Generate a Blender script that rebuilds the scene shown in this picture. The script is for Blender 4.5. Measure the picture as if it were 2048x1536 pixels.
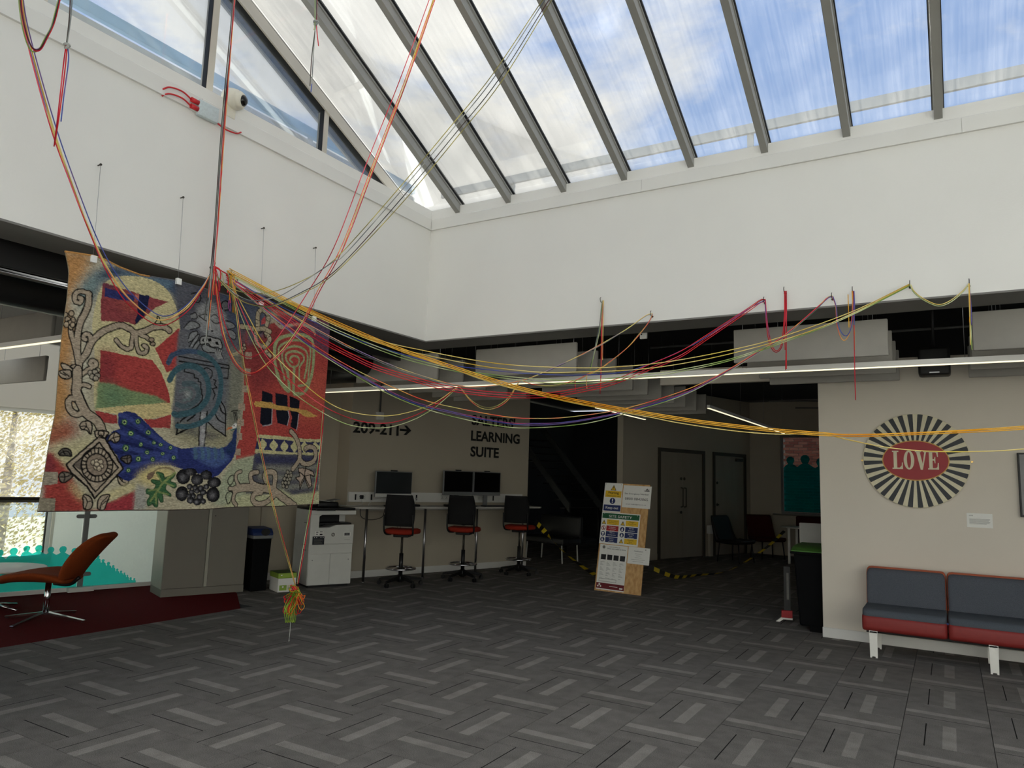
import bpy, bmesh, math, random
import numpy as np
from mathutils import Vector, Matrix

random.seed(7)
rng = np.random.default_rng(7)
S = bpy.context.scene
COL = S.collection
for o in list(bpy.data.objects):
    bpy.data.objects.remove(o)
R = math.radians

# ------------------------------------------------------------------ camera
CAM = np.array([4.7368, -6.0382, 1.5305])
FPX = 1449.7
YAW, PITCH, ROLL = R(-31.0964), R(7.4234), R(1.8496)
def _rot():
    f = np.array([math.sin(YAW)*math.cos(PITCH), math.cos(YAW)*math.cos(PITCH), math.sin(PITCH)])
    r = np.array([math.cos(YAW), -math.sin(YAW), 0.0])
    u = np.cross(r, f)
    c, s = math.cos(ROLL), math.sin(ROLL)
    return np.array([c*r+s*u, -s*r+c*u, f])
CR = _rot()
cd = bpy.data.cameras.new('camera')
cam = bpy.data.objects.new('camera', cd)
COL.objects.link(cam)
cd.sensor_width = 36.0
cd.sensor_fit = 'HORIZONTAL'
cd.lens = FPX/2048*36
cd.clip_end = 300
cam.matrix_world = Matrix(((CR[0][0], CR[1][0], -CR[2][0], CAM[0]), (CR[0][1], CR[1][1], -CR[2][1], CAM[1]),
                           (CR[0][2], CR[1][2], -CR[2][2], CAM[2]), (0, 0, 0, 1)))
S.camera = cam

# ------------------------------------------------------------------ exposure, sky, sun
S.view_settings.view_transform = 'Standard'
S.view_settings.look = 'None'
S.view_settings.gamma = 1.0
S.view_settings.use_curve_mapping = False
S.view_settings.exposure = 0.0

SKY_STRENGTH = 1.08
SUN_STRENGTH = 19.5
w = bpy.data.worlds.new('sky')
S.world = w
w.use_nodes = True
nt = w.node_tree
nt.nodes.clear()
def wn(t, **k):
    n = nt.nodes.new(t)
    for a, b in k.items():
        setattr(n, a, b)
    return n
tc = wn('ShaderNodeTexCoord')
sp = wn('ShaderNodeSeparateXYZ')
nt.links.new(tc.outputs['Generated'], sp.inputs[0])
mz = wn('ShaderNodeMath', operation='MAXIMUM'); mz.inputs[1].default_value = 0.06
nt.links.new(sp.outputs['Z'], mz.inputs[0])
az = wn('ShaderNodeMath', operation='ADD'); az.inputs[1].default_value = 0.12
nt.links.new(mz.outputs[0], az.inputs[0])
dv = wn('ShaderNodeVectorMath', operation='DIVIDE')
cb = wn('ShaderNodeCombineXYZ')
for i in range(3):
    nt.links.new(az.outputs[0], cb.inputs[i])
nt.links.new(tc.outputs['Generated'], dv.inputs[0]); nt.links.new(cb.outputs[0], dv.inputs[1])
mp = wn('ShaderNodeMapping'); mp.inputs['Location'].default_value = (0.3, 1.1, 0.0)
nt.links.new(dv.outputs[0], mp.inputs[0])
n1 = wn('ShaderNodeTexNoise'); n1.inputs['Scale'].default_value = 1.0; n1.inputs['Detail'].default_value = 9
n1.inputs['Roughness'].default_value = 0.62; n1.inputs['Distortion'].default_value = 0.25
nt.links.new(mp.outputs[0], n1.inputs['Vector'])
rp = wn('ShaderNodeValToRGB')
rp.color_ramp.elements[0].position = 0.44; rp.color_ramp.elements[0].color = (0, 0, 0, 1)
rp.color_ramp.elements[1].position = 0.57; rp.color_ramp.elements[1].color = (1, 1, 1, 1)
nt.links.new(n1.outputs['Fac'], rp.inputs[0])
gr = wn('ShaderNodeValToRGB')
gr.color_ramp.elements[0].position = 0.0; gr.color_ramp.elements[0].color = (0.50, 0.62, 0.84, 1)
gr.color_ramp.elements[1].position = 0.75; gr.color_ramp.elements[1].color = (0.27, 0.41, 0.75, 1)
nt.links.new(sp.outputs['Z'], gr.inputs[0])
mx = wn('ShaderNodeMix', data_type='RGBA')
nt.links.new(rp.outputs[0], mx.inputs[0]); nt.links.new(gr.outputs[0], mx.inputs[6])
mx.inputs[7].default_value = (0.94, 0.90, 0.85, 1)
bg = wn('ShaderNodeBackground'); bg.inputs['Strength'].default_value = SKY_STRENGTH
nt.links.new(mx.outputs[2], bg.inputs[0])
wo = wn('ShaderNodeOutputWorld'); nt.links.new(bg.outputs[0], wo.inputs[0])

sl = bpy.data.lights.new('sun', 'SUN')
sl.energy = SUN_STRENGTH; sl.angle = R(0.6); sl.color = (1.0, 0.97, 0.93)
sun = bpy.data.objects.new('sun', sl); COL.objects.link(sun)
_d = Vector((math.cos(R(34))*math.cos(R(-66)), math.cos(R(34))*math.sin(R(-66)), -math.sin(R(34))))
sun.rotation_euler = _d.to_track_quat('-Z', 'Y').to_euler()
sun.location = (-6, 16, 12)

# ------------------------------------------------------------------ measuring: a point of the photograph carried out to a real plane of the place
def _dir(x, y):
    return CR.T @ np.array([(x-1024)/FPX, -(y-768)/FPX, 1.0])
def on_plane(x, y, p, n):
    d = _dir(x, y); n = np.array(n, float)
    return Vector(CAM + d*(np.dot(np.array(p, float)-CAM, n)/np.dot(d, n)))
def on_x(x, y, X): return on_plane(x, y, (X, 0, 0), (1, 0, 0))
def on_y(x, y, Y): return on_plane(x, y, (0, Y, 0), (0, 1, 0))
def on_z(x, y, Z): return on_plane(x, y, (0, 0, Z), (0, 0, 1))
def upright(A, B):      # the upright plane through two anchors, in which a slack line hangs
    A, B = Vector(A), Vector(B); d = (B-A); d.z = 0
    n = (-d.y, d.x, 0)
    return lambda x, y: on_plane(x, y, A, n)
def project(p):
    d = CR @ (np.array(p, float)-CAM)
    return 1024+FPX*d[0]/d[2], 768-FPX*d[1]/d[2], d[2]

# ------------------------------------------------------------------ materials
def lin(c):
    return tuple((v/255/12.92 if v/255 <= 0.04045 else ((v/255+0.055)/1.055)**2.4) for v in c)
MATS = {}
def mat(name, rgb, rough=0.6, metal=0.0, vary=0.06, scale=30.0, bump=0.0, bscale=None, spec=0.5, emit=None, estr=0.0, coord='Object', rgb2=None, stretch=None):
    """plain procedural material: base colour (sRGB 0-255 reflectance) broken up by noise, optional bump"""
    m = bpy.data.materials.new(name); m.use_nodes = True
    t = m.node_tree; b = t.nodes['Principled BSDF']
    c = lin(rgb)
    b.inputs['Roughness'].default_value = rough; b.inputs['Metallic'].default_value = metal
    b.inputs['Specular IOR Level'].default_value = spec
    co = t.nodes.new('ShaderNodeTexCoord')
    src = co.outputs[coord]
    if stretch:
        mpn = t.nodes.new('ShaderNodeMapping'); mpn.inputs['Scale'].default_value = stretch
        t.links.new(src, mpn.inputs[0]); src = mpn.outputs[0]
    no = t.nodes.new('ShaderNodeTexNoise'); no.inputs['Scale'].default_value = scale; no.inputs['Detail'].default_value = 4
    t.links.new(src, no.inputs['Vector'])
    mxn = t.nodes.new('ShaderNodeMix'); mxn.data_type = 'RGBA'
    if rgb2 is None:
        lo = tuple(max(0, v*(1-vary)) for v in c); hi = tuple(min(1, v*(1+vary)) for v in c)
    else:
        lo, hi = c, lin(rgb2)
    mxn.inputs[6].default_value = (*lo, 1); mxn.inputs[7].default_value = (*hi, 1)
    rr = t.nodes.new('ShaderNodeMapRange'); rr.inputs[1].default_value = 0.3; rr.inputs[2].default_value = 0.7
    t.links.new(no.outputs['Fac'], rr.inputs[0]); t.links.new(rr.outputs[0], mxn.inputs[0])
    t.links.new(mxn.outputs[2], b.inputs['Base Color'])
    if bump:
        n2 = t.nodes.new('ShaderNodeTexNoise'); n2.inputs['Scale'].default_value = bscale or scale*4; n2.inputs['Detail'].default_value = 3
        t.links.new(src, n2.inputs['Vector'])
        bp = t.nodes.new('ShaderNodeBump'); bp.inputs['Strength'].default_value = bump; bp.inputs['Distance'].default_value = 0.01
        t.links.new(n2.outputs['Fac'], bp.inputs['Height']); t.links.new(bp.outputs[0], b.inputs['Normal'])
    if emit:
        b.inputs['Emission Color'].default_value = (*lin(emit), 1); b.inputs['Emission Strength'].default_value = estr
    MATS[name] = m
    return m

def glass_mat(name, tint=(0.93, 0.95, 0.95), dirt=0.2, dirt_rgb=(225, 222, 214), streak=(40, 1.5, 40), clear=0.0, gloss=0.08, edge=None):
    """thin pane: mostly see-through, with a reflecting surface and a film of streaky dirt that scatters light"""
    m = bpy.data.materials.new(name); m.use_nodes = True
    t = m.node_tree; t.nodes.clear()
    out = t.nodes.new('ShaderNodeOutputMaterial')
    tr = t.nodes.new('ShaderNodeBsdfTransparent'); tr.inputs[0].default_value = (*tint, 1)
    gl = t.nodes.new('ShaderNodeBsdfGlossy'); gl.inputs['Roughness'].default_value = 0.03
    tl = t.nodes.new('ShaderNodeBsdfTranslucent'); tl.inputs[0].default_value = (*lin(dirt_rgb), 1)
    df = t.nodes.new('ShaderNodeBsdfDiffuse'); df.inputs[0].default_value = (*lin(dirt_rgb), 1)
    ad = t.nodes.new('ShaderNodeMixShader'); ad.inputs[0].default_value = 0.3
    t.links.new(tl.outputs[0], ad.inputs[1]); t.links.new(df.outputs[0], ad.inputs[2])
    lw = t.nodes.new('ShaderNodeFresnel'); lw.inputs[0].default_value = 1.45
    mg = t.nodes.new('ShaderNodeMath'); mg.operation = 'MULTIPLY'; mg.inputs[1].default_value = gloss*6
    t.links.new(lw.outputs[0], mg.inputs[0])
    m1 = t.nodes.new('ShaderNodeMixShader')
    t.links.new(mg.outputs[0], m1.inputs[0]); t.links.new(tr.outputs[0], m1.inputs[1]); t.links.new(gl.outputs[0], m1.inputs[2])
    co = t.nodes.new('ShaderNodeTexCoord')
    mpn = t.nodes.new('ShaderNodeMapping'); mpn.inputs['Scale'].default_value = streak
    t.links.new(co.outputs['Object'], mpn.inputs[0])
    no = t.nodes.new('ShaderNodeTexNoise'); no.inputs['Scale'].default_value = 1.0; no.inputs['Detail'].default_value = 6
    no.inputs['Roughness'].default_value = 0.65
    t.links.new(mpn.outputs[0], no.inputs['Vector'])
    n2 = t.nodes.new('ShaderNodeTexNoise'); n2.inputs['Scale'].default_value = 2.2; n2.inputs['Detail'].default_value = 4
    t.links.new(co.outputs['Object'], n2.inputs['Vector'])
    mm = t.nodes.new('ShaderNodeMath'); mm.operation = 'MULTIPLY'
    t.links.new(no.outputs['Fac'], mm.inputs[0]); t.links.new(n2.outputs['Fac'], mm.inputs[1])
    rr = t.nodes.new('ShaderNodeMapRange'); rr.inputs[1].default_value = 0.16; rr.inputs[2].default_value = 0.42
    rr.inputs[3].default_value = clear; rr.inputs[4].default_value = dirt
    t.links.new(mm.outputs[0], rr.inputs[0])
    m2 = t.nodes.new('ShaderNodeMixShader')
    t.links.new(rr.outputs[0], m2.inputs[0]); t.links.new(m1.outputs[0], m2.inputs[1]); t.links.new(ad.outputs[0], m2.inputs[2])
    t.links.new(m2.outputs[0], out.inputs[0])
    MATS[name] = m
    return m

def yarn_mat(name, cols):
    """variegated yarn: the dye changes along the thread"""
    m = bpy.data.materials.new(name); m.use_nodes = True
    t = m.node_tree; b = t.nodes['Principled BSDF']; b.inputs['Roughness'].default_value = 0.9
    b.inputs['Specular IOR Level'].default_value = 0.1
    co = t.nodes.new('ShaderNodeTexCoord')
    no = t.nodes.new('ShaderNodeTexNoise'); no.inputs['Scale'].default_value = 2.6; no.inputs['Detail'].default_value = 1
    t.links.new(co.outputs['Object'], no.inputs['Vector'])
    r_ = t.nodes.new('ShaderNodeValToRGB'); e = r_.color_ramp.elements
    r_.color_ramp.interpolation = 'EASE'
    n = len(cols)
    pos = [0.34+0.32*i/max(1, n-1) for i in range(n)]
    e[0].position = pos[0]; e[0].color = (*lin(cols[0]), 1)
    e[1].position = pos[-1]; e[1].color = (*lin(cols[-1]), 1)
    for i in range(1, n-1):
        q = e.new(pos[i]); q.color = (*lin(cols[i]), 1)
    t.links.new(no.outputs['Fac'], r_.inputs[0]); t.links.new(r_.outputs[0], b.inputs['Base Color'])
    MATS[name] = m
    return m

# ------------------------------------------------------------------ geometry helpers
class MB:
    def __init__(s): s.v = []; s.f = []; s.sm = []
    def add(s, vs, fs, smooth=False):
        o = len(s.v); s.v += [tuple(v) for v in vs]; s.f += [tuple(i+o for i in f) for f in fs]; s.sm += [smooth]*len(fs); return s
    def box(s, x0, x1, y0, y1, z0, z1, M=None):
        vs = [Vector((x, y, z)) for x in (x0, x1) for y in (y0, y1) for z in (z0, z1)]
        if M is not None: vs = [M @ v for v in vs]
        return s.add(vs, [(0, 1, 3, 2), (4, 6, 7, 5), (0, 4, 5, 1), (2, 3, 7, 6), (0, 2, 6, 4), (1, 5, 7, 3)])
    def cyl(s, a, b, r, r2=None, n=12, cap=True, smooth=True):
        a, b = Vector(a), Vector(b); r2 = r if r2 is None else r2
        d = (b-a).normalized(); u = d.orthogonal().normalized(); w_ = d.cross(u)
        vs = []
        for p, q in ((a, r), (b, r2)):
            vs += [p+u*math.cos(2*math.pi*i/n)*q+w_*math.sin(2*math.pi*i/n)*q for i in range(n)]
        s.add(vs, [(i, (i+1) % n, n+(i+1) % n, n+i) for i in range(n)], smooth)
        if cap:
            o = len(s.v)-2*n
            s.f += [tuple(o+n-1-i for i in range(n)), tuple(o+n+i for i in range(n))]; s.sm += [False, False]
        return s
    def tube(s, pts, r, n=6, smooth=True):
        pts = [Vector(p) for p in pts]; m = len(pts)
        vs = []; u = None
        for i, p in enumerate(pts):
            d = (pts[min(i+1, m-1)]-pts[max(i-1, 0)])
            d = d.normalized() if d.length > 1e-9 else Vector((0, 0, 1))
            u = d.orthogonal().normalized() if u is None else (u-d*u.dot(d)).normalized()
            w_ = d.cross(u); rr = r[i] if isinstance(r, (list, tuple)) else r
            vs += [p+u*math.cos(2*math.pi*k/n)*rr+w_*math.sin(2*math.pi*k/n)*rr for k in range(n)]
        fs = [(i*n+k, i*n+(k+1) % n, (i+1)*n+(k+1) % n, (i+1)*n+k) for i in range(m-1) for k in range(n)]
        fs += [tuple(range(n-1, -1, -1)), tuple((m-1)*n+k for k in range(n))]
        return s.add(vs, fs, smooth)
    def ring(s, c, r, t, n=28, k=8, M=None):
        vs = []
        for i in range(n):
            a = 2*math.pi*i/n
            for j in range(k):
                b = 2*math.pi*j/k
                v = Vector(((r+t*math.cos(b))*math.cos(a), (r+t*math.cos(b))*math.sin(a), t*math.sin(b)))
                vs.append(Vector(c)+(M @ v if M is not None else v))
        return s.add(vs, [(i*k+j, ((i+1) % n)*k+j, ((i+1) % n)*k+(j+1) % k, i*k+(j+1) % k) for i in range(n) for j in range(k)], True)
    def lathe(s, prof, n=24, c=(0, 0, 0), smooth=True):
        vs = [Vector((c[0]+r*math.cos(2*math.pi*i/n), c[1]+r*math.sin(2*math.pi*i/n), c[2]+z)) for r, z in prof for i in range(n)]
        m = len(prof)
        fs = [(j*n+i, j*n+(i+1) % n, (j+1)*n+(i+1) % n, (j+1)*n+i) for j in range(m-1) for i in range(n)]
        fs += [tuple(range(n-1, -1, -1)), tuple((m-1)*n+i for i in range(n))]
        return s.add(vs, fs, smooth)
    def prism(s, poly, t0, t1, M=None, plane='xz'):
        """extrude a 2D outline; plane 'xz': thickness along y, 'xy': along z, 'yz': along x"""
        def P3(a, b, t):
            v = Vector((a, t, b)) if plane == 'xz' else (Vector((a, b, t)) if plane == 'xy' else Vector((t, a, b)))
            return M @ v if M is not None else v
        n = len(poly)
        vs = [P3(a, b, t0) for a, b in poly]+[P3(a, b, t1) for a, b in poly]
        fs = [tuple(range(n-1, -1, -1)), tuple(range(n, 2*n))]+[(i, (i+1) % n, n+(i+1) % n, n+i) for i in range(n)]
        return s.add(vs, fs)
    def mesh(s, name):
        me = bpy.data.meshes.new(name); me.from_pydata(s.v, [], s.f); 
        me.polygons.foreach_set('use_smooth', s.sm); me.update(); return me
    def build(s, name, m, parent=None, bevel=0.0, seg=2, fix=True):
        me = s.mesh(name)
        if fix:
            bm = bmesh.new(); bm.from_mesh(me); bmesh.ops.recalc_face_normals(bm, faces=bm.faces); bm.to_mesh(me); bm.free()
        return link(name, me, m, parent, bevel, seg)
def link(name, me, m, parent=None, bevel=0.0, seg=2):
    o = bpy.data.objects.new(name, me); COL.objects.link(o)
    if m is not None:
        me.materials.clear(); me.materials.append(MATS[m] if isinstance(m, str) else m)
    if parent is not None: o.parent = parent
    if bevel:
        b = o.modifiers.new('bevel', 'BEVEL'); b.width = bevel; b.segments = seg; b.limit_method = 'ANGLE'; b.angle_limit = R(40)
    return o
def box(name, m, parent, x0, x1, y0, y1, z0, z1, bevel=0.0, seg=2):
    return MB().box(x0, x1, y0, y1, z0, z1).build(name, m, parent, bevel, seg)
def tag(o, label=None, cat=None, group=None, kind=None):
    if label: o['label'] = label
    if cat: o['category'] = cat
    if group: o['group'] = group
    if kind: o['kind'] = kind
    return o
def thing(name, label, cat, loc=(0, 0, 0), rz=0.0, group=None):
    o = bpy.data.objects.new(name, None); COL.objects.link(o)
    o.location = loc; o.rotation_euler = (0, 0, R(rz)); o.empty_display_size = 0.1
    return tag(o, label, cat, group)
def struct(name, o_=None):
    if o_ is None:
        o_ = bpy.data.objects.new(name, None); COL.objects.link(o_)
    o_['kind'] = 'structure'; return o_
def sbox(name, m, x0, x1, y0, y1, z0, z1, bevel=0.0):
    return struct(name, box(name, m, None, x0, x1, y0, y1, z0, z1, bevel))
def copy_tree(o, parent=None):
    c = o.copy(); COL.objects.link(c); c.parent = parent
    for ch in list(o.children):
        k = copy_tree(ch, c); k.matrix_parent_inverse = ch.matrix_parent_inverse.copy()
    return c
def spline(pts, k=8):
    P = [Vector(p) for p in pts]
    if len(P) < 3: 
        return [P[0].lerp(P[1], i/k) for i in range(k+1)]
    Q = [P[0]*2-P[1]]+P+[P[-1]*2-P[-2]]
    out = []
    for i in range(1, len(Q)-2):
        for j in range(k):
            t = j/k
            a, b, c, d = Q[i-1], Q[i], Q[i+1], Q[i+2]
            out.append(0.5*((2*b)+(c-a)*t+(2*a-5*b+4*c-d)*t*t+(3*b-3*c+d-a)*t**3))
    out.append(P[-1]); return out
def text(name, s, m, parent, x, z, width=None, height=0.1, y=0.0, bold=0.0, depth=0.002, spacing=1.0, align='LEFT'):
    """flat lettering standing in the local xz plane, facing -y; (x, z) is the left end of its foot"""
    cu = bpy.data.curves.new(name, 'FONT'); cu.body = s; cu.size = 1.0; cu.offset = bold; cu.space_character = spacing
    cu.resolution_u = 3
    to = bpy.data.objects.new(name, cu)
    me = bpy.data.meshes.new_from_object(to)
    bpy.data.objects.remove(to); bpy.data.curves.remove(cu)
    n = len(me.vertices); co = np.empty(n*3, np.float32); me.vertices.foreach_get('co', co); co = co.reshape(-1, 3)
    x0, x1 = co[:, 0].min(), co[:, 0].max()
    k = height/0.73
    kx = (width/(x1-x0)) if width else k
    w_ = (x1-x0)*kx
    ox = x-(w_/2 if align == 'CENTER' else 0)
    nc = np.stack([ox+(co[:, 0]-x0)*kx, np.full(n, y), z+co[:, 1]*k], 1).astype(np.float32)
    me.vertices.foreach_set('co', nc.ravel()); me.update()
    bm = bmesh.new(); bm.from_mesh(me)
    bmesh.ops.remove_doubles(bm, verts=bm.verts, dist=1e-6)
    for f in bm.faces:
        if f.normal.y > 0: f.normal_flip()
    r_ = bmesh.ops.extrude_face_region(bm, geom=list(bm.faces))
    vs = [g for g in r_['geom'] if isinstance(g, bmesh.types.BMVert)]
    bmesh.ops.translate(bm, verts=vs, vec=(0, -depth, 0))
    bmesh.ops.recalc_face_normals(bm, faces=bm.faces)
    bm.to_mesh(me); bm.free()
    return link(name, me, m, parent)
def rbox_mesh(x0, x1, y0, y1, z0, z1, r, seg=3):
    bm = bmesh.new()
    M_ = Matrix.Translation(((x0+x1)/2, (y0+y1)/2, (z0+z1)/2)) @ Matrix.Diagonal((x1-x0, y1-y0, z1-z0, 1))
    bmesh.ops.create_cube(bm, size=1, matrix=M_)
    bmesh.ops.bevel(bm, geom=list(bm.edges), offset=r, segments=seg, affect='EDGES', profile=0.5)
    me = bpy.data.meshes.new('m'); bm.to_mesh(me); bm.free()
    me.polygons.foreach_set('use_smooth', [True]*len(me.polygons)); return me
def rbox(name, m, parent, x0, x1, y0, y1, z0, z1, r, seg=3):
    return link(name, rbox_mesh(x0, x1, y0, y1, z0, z1, r, seg), m, parent)
# ------------------------------------------------------------------ material list
mat('white_wall', (232, 231, 226), 0.75, vary=0.02, scale=1.2, bump=0.05, bscale=90)
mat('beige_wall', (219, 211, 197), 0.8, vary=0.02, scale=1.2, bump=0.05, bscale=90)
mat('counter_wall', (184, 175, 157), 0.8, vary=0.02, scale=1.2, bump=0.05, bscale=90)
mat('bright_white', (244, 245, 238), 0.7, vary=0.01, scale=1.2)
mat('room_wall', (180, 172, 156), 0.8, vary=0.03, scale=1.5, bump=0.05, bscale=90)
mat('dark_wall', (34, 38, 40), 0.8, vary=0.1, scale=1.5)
mat('soffit_grey', (120, 118, 114), 0.7, vary=0.05, scale=3)
mat('black_ceiling', (20, 20, 21), 0.9, vary=0.15, scale=2.0, bump=0.1, bscale=20)
mat('duct_black', (26, 26, 27), 0.45, vary=0.15, scale=3)
mat('duct_grey', (96, 96, 96), 0.5, metal=0.3, vary=0.12, scale=8)
mat('trim_white', (226, 225, 220), 0.45, vary=0.02, scale=2)
mat('rafter_grey', (150, 149, 143), 0.5, metal=0.1, vary=0.05, scale=6)
mat('gasket_black', (16, 16, 16), 0.6, vary=0.1)
mat('gable_frame', (190, 184, 172), 0.5, vary=0.04, scale=6)
mat('rail_white', (176, 178, 178), 0.5, vary=0.03, scale=4)
mat('rail_blue', (150, 180, 205), 0.5, vary=0.05, scale=5)
mat('baffle', (160, 157, 150), 0.95, vary=0.03, scale=8, bump=0.1, bscale=300)
mat('steel', (170, 170, 172), 0.28, metal=1.0, vary=0.05, scale=20)
mat('chrome', (215, 215, 218), 0.12, metal=1.0, vary=0.02, scale=20)
mat('dark_steel', (70, 66, 58), 0.45, metal=0.6, vary=0.1, scale=20)
mat('led', (255, 244, 214), 0.5, emit=(255, 240, 200), estr=1.3)
mat('red_carpet', (98, 24, 26), 0.98, vary=0.22, scale=60, bump=0.6, bscale=700, spec=0.1)
mat('slab', (60, 60, 60), 0.95, vary=0.1)
mat('ground', (150, 150, 132), 0.95, vary=0.2, scale=2)
glass_mat('roof_glass', dirt=0.05, clear=0.0)
glass_mat('gable_glass', tint=(0.93, 0.96, 0.97), dirt=0.05, clear=0.005, streak=(12, 12, 4))
glass_mat('clear_glass', tint=(0.92, 0.96, 0.95), dirt=0.03, clear=0.0, gloss=0.1)
glass_mat('window_glass', tint=(0.92, 0.94, 0.93), dirt=0.22, clear=0.05, streak=(8, 8, 30))

def film_mat(name, rgb, see=0.45):
    m = bpy.data.materials.new(name); m.use_nodes = True
    t = m.node_tree; t.nodes.clear()
    out = t.nodes.new('ShaderNodeOutputMaterial')
    tr = t.nodes.new('ShaderNodeBsdfTransparent'); tr.inputs[0].default_value = (*lin(rgb), 1)
    tl = t.nodes.new('ShaderNodeBsdfTranslucent'); tl.inputs[0].default_value = (*lin(rgb), 1)
    df = t.nodes.new('ShaderNodeBsdfDiffuse'); df.inputs[0].default_value = (*lin(rgb), 1)
    a = t.nodes.new('ShaderNodeMixShader'); a.inputs[0].default_value = 0.4
    t.links.new(tl.outputs[0], a.inputs[1]); t.links.new(df.outputs[0], a.inputs[2])
    b = t.nodes.new('ShaderNodeMixShader'); b.inputs[0].default_value = see
    co = t.nodes.new('ShaderNodeTexCoord'); no = t.nodes.new('ShaderNodeTexNoise'); no.inputs['Scale'].default_value = 3
    t.links.new(co.outputs['Object'], no.inputs['Vector'])
    mr = t.nodes.new('ShaderNodeMapRange'); mr.inputs[3].default_value = see-0.05; mr.inputs[4].default_value = see+0.05
    t.links.new(no.outputs['Fac'], mr.inputs[0]); t.links.new(mr.outputs[0], b.inputs[0])
    t.links.new(a.outputs[0], b.inputs[1]); t.links.new(tr.outputs[0], b.inputs[2])
    t.links.new(b.outputs[0], out.inputs[0]); MATS[name] = m
film_mat('teal_film', (124, 244, 238), 0.68)
film_mat('teal_film_thin', (70, 205, 210), 0.9)

# carpet tile: pale woven stripe and a thin dark line printed across a heathered grey pile
def carpet_mat():
    m = bpy.data.materials.new('carpet_tile'); m.use_nodes = True
    t = m.node_tree; b = t.nodes['Principled BSDF']; b.inputs['Roughness'].default_value = 0.97; b.inputs['Specular IOR Level'].default_value = 0.15
    uv = t.nodes.new('ShaderNodeUVMap'); uv.uv_map = 'UVMap'
    sx = t.nodes.new('ShaderNodeSeparateXYZ'); t.links.new(uv.outputs[0], sx.inputs[0])
    co = t.nodes.new('ShaderNodeNewGeometry')
    def band(lo, hi):
        a = t.nodes.new('ShaderNodeMath'); a.operation = 'GREATER_THAN'; a.inputs[1].default_value = lo
        c = t.nodes.new('ShaderNodeMath'); c.operation = 'LESS_THAN'; c.inputs[1].default_value = hi
        d = t.nodes.new('ShaderNodeMath'); d.operation = 'MULTIPLY'
        t.links.new(sx.outputs[0], a.inputs[0]); t.links.new(sx.outputs[0], c.inputs[0])
        t.links.new(a.outputs[0], d.inputs[0]); t.links.new(c.outputs[0], d.inputs[1]); return d
    n1 = t.nodes.new('ShaderNodeTexNoise'); n1.inputs['Scale'].default_value = 260; n1.inputs['Detail'].default_value = 2
    n2 = t.nodes.new('ShaderNodeTexNoise'); n2.inputs['Scale'].default_value = 9; n2.inputs['Detail'].default_value = 4
    t.links.new(co.outputs['Position'], n1.inputs['Vector']); t.links.new(co.outputs['Position'], n2.inputs['Vector'])
    def mixc(f, c1, c2, d1=None):
        k = t.nodes.new('ShaderNodeMix'); k.data_type = 'RGBA'
        if isinstance(f, float): k.inputs[0].default_value = f
        else: t.links.new(f, k.inputs[0])
        for i, c in ((6, c1), (7, c2)):
            if isinstance(c, tuple): k.inputs[i].default_value = (*lin(c), 1)
            else: t.links.new(c, k.inputs[i])
        return k.outputs[2]
    def rng_(o, a, c):
        k = t.nodes.new('ShaderNodeMapRange'); k.inputs[1].default_value = a; k.inputs[2].default_value = c; t.links.new(o, k.inputs[0]); return k.outputs[0]
    f1 = rng_(n1.outputs['Fac'], 0.28, 0.72)
    base = mixc(f1, (80, 78, 76), (152, 148, 143))
    pale = mixc(f1, (110, 107, 103), (182, 178, 171))
    st = band(0.46, 0.61)
    c = mixc(st.outputs[0], base, pale)
    ln = band(0.262, 0.276)
    c = mixc(ln.outputs[0], c, (16, 16, 16))
    f2 = rng_(n2.outputs['Fac'], 0.3, 0.7)
    dk = t.nodes.new('ShaderNodeMix'); dk.data_type = 'RGBA'; dk.blend_type = 'MULTIPLY'; dk.inputs[0].default_value = 1.0
    g = mixc(f2, (225, 225, 225), (255, 255, 255)); t.links.new(c, dk.inputs[6]); t.links.new(g, dk.inputs[7])
    oi = t.nodes.new('ShaderNodeVertexColor'); oi.layer_name = 'dye'
    d2 = t.nodes.new('ShaderNodeMix'); d2.data_type = 'RGBA'; d2.blend_type = 'MULTIPLY'; d2.inputs[0].default_value = 1.0
    t.links.new(dk.outputs[2], d2.inputs[6]); t.links.new(oi.outputs[0], d2.inputs[7])
    t.links.new(d2.outputs[2], b.inputs['Base Color'])
    bp = t.nodes.new('ShaderNodeBump'); bp.inputs['Strength'].default_value = 0.5; bp.inputs['Distance'].default_value = 0.004
    t.links.new(n1.outputs['Fac'], bp.inputs['Height']); t.links.new(bp.outputs[0], b.inputs['Normal'])
    MATS['carpet_tile'] = m
carpet_mat()

# ------------------------------------------------------------------ floor
floor = struct('floor', MB().prism([(-6.85, -11.0), (11.0, -11.0), (11.0, 13.0), (-4.6, 13.0), (-3.95, 1.16)], -0.25, -0.006, plane='xy').build('floor', 'slab'))
TX0, TY0, TS = 4.4083, 0.7778, 0.5
def tile_data(turn, dye):
    """carpet tile, 50 cm, corner at 0; turn = quarter turns of its pattern"""
    g = 0.0012; h = TS-g
    vs = [(g, g, -0.006), (h, g, -0.006), (h, h, -0.006), (g, h, -0.006), (g, g, 0), (h, g, 0), (h, h, 0), (g, h, 0)]
    e = 0.0015
    vs[4:] = [(g+e, g+e, 0), (h-e, g+e, 0), (h-e, h-e, 0), (g+e, h-e, 0)]
    fs = [(4, 5, 6, 7), (0, 1, 5, 4), (1, 2, 6, 5), (2, 3, 7, 6), (3, 0, 4, 7)]
    def uv(v):
        x, y = v[0]/TS, v[1]/TS
        return [(x, y), (y, x), (1-x, y), (1-y, x)][turn]
    return vs, fs, uv, dye
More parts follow.
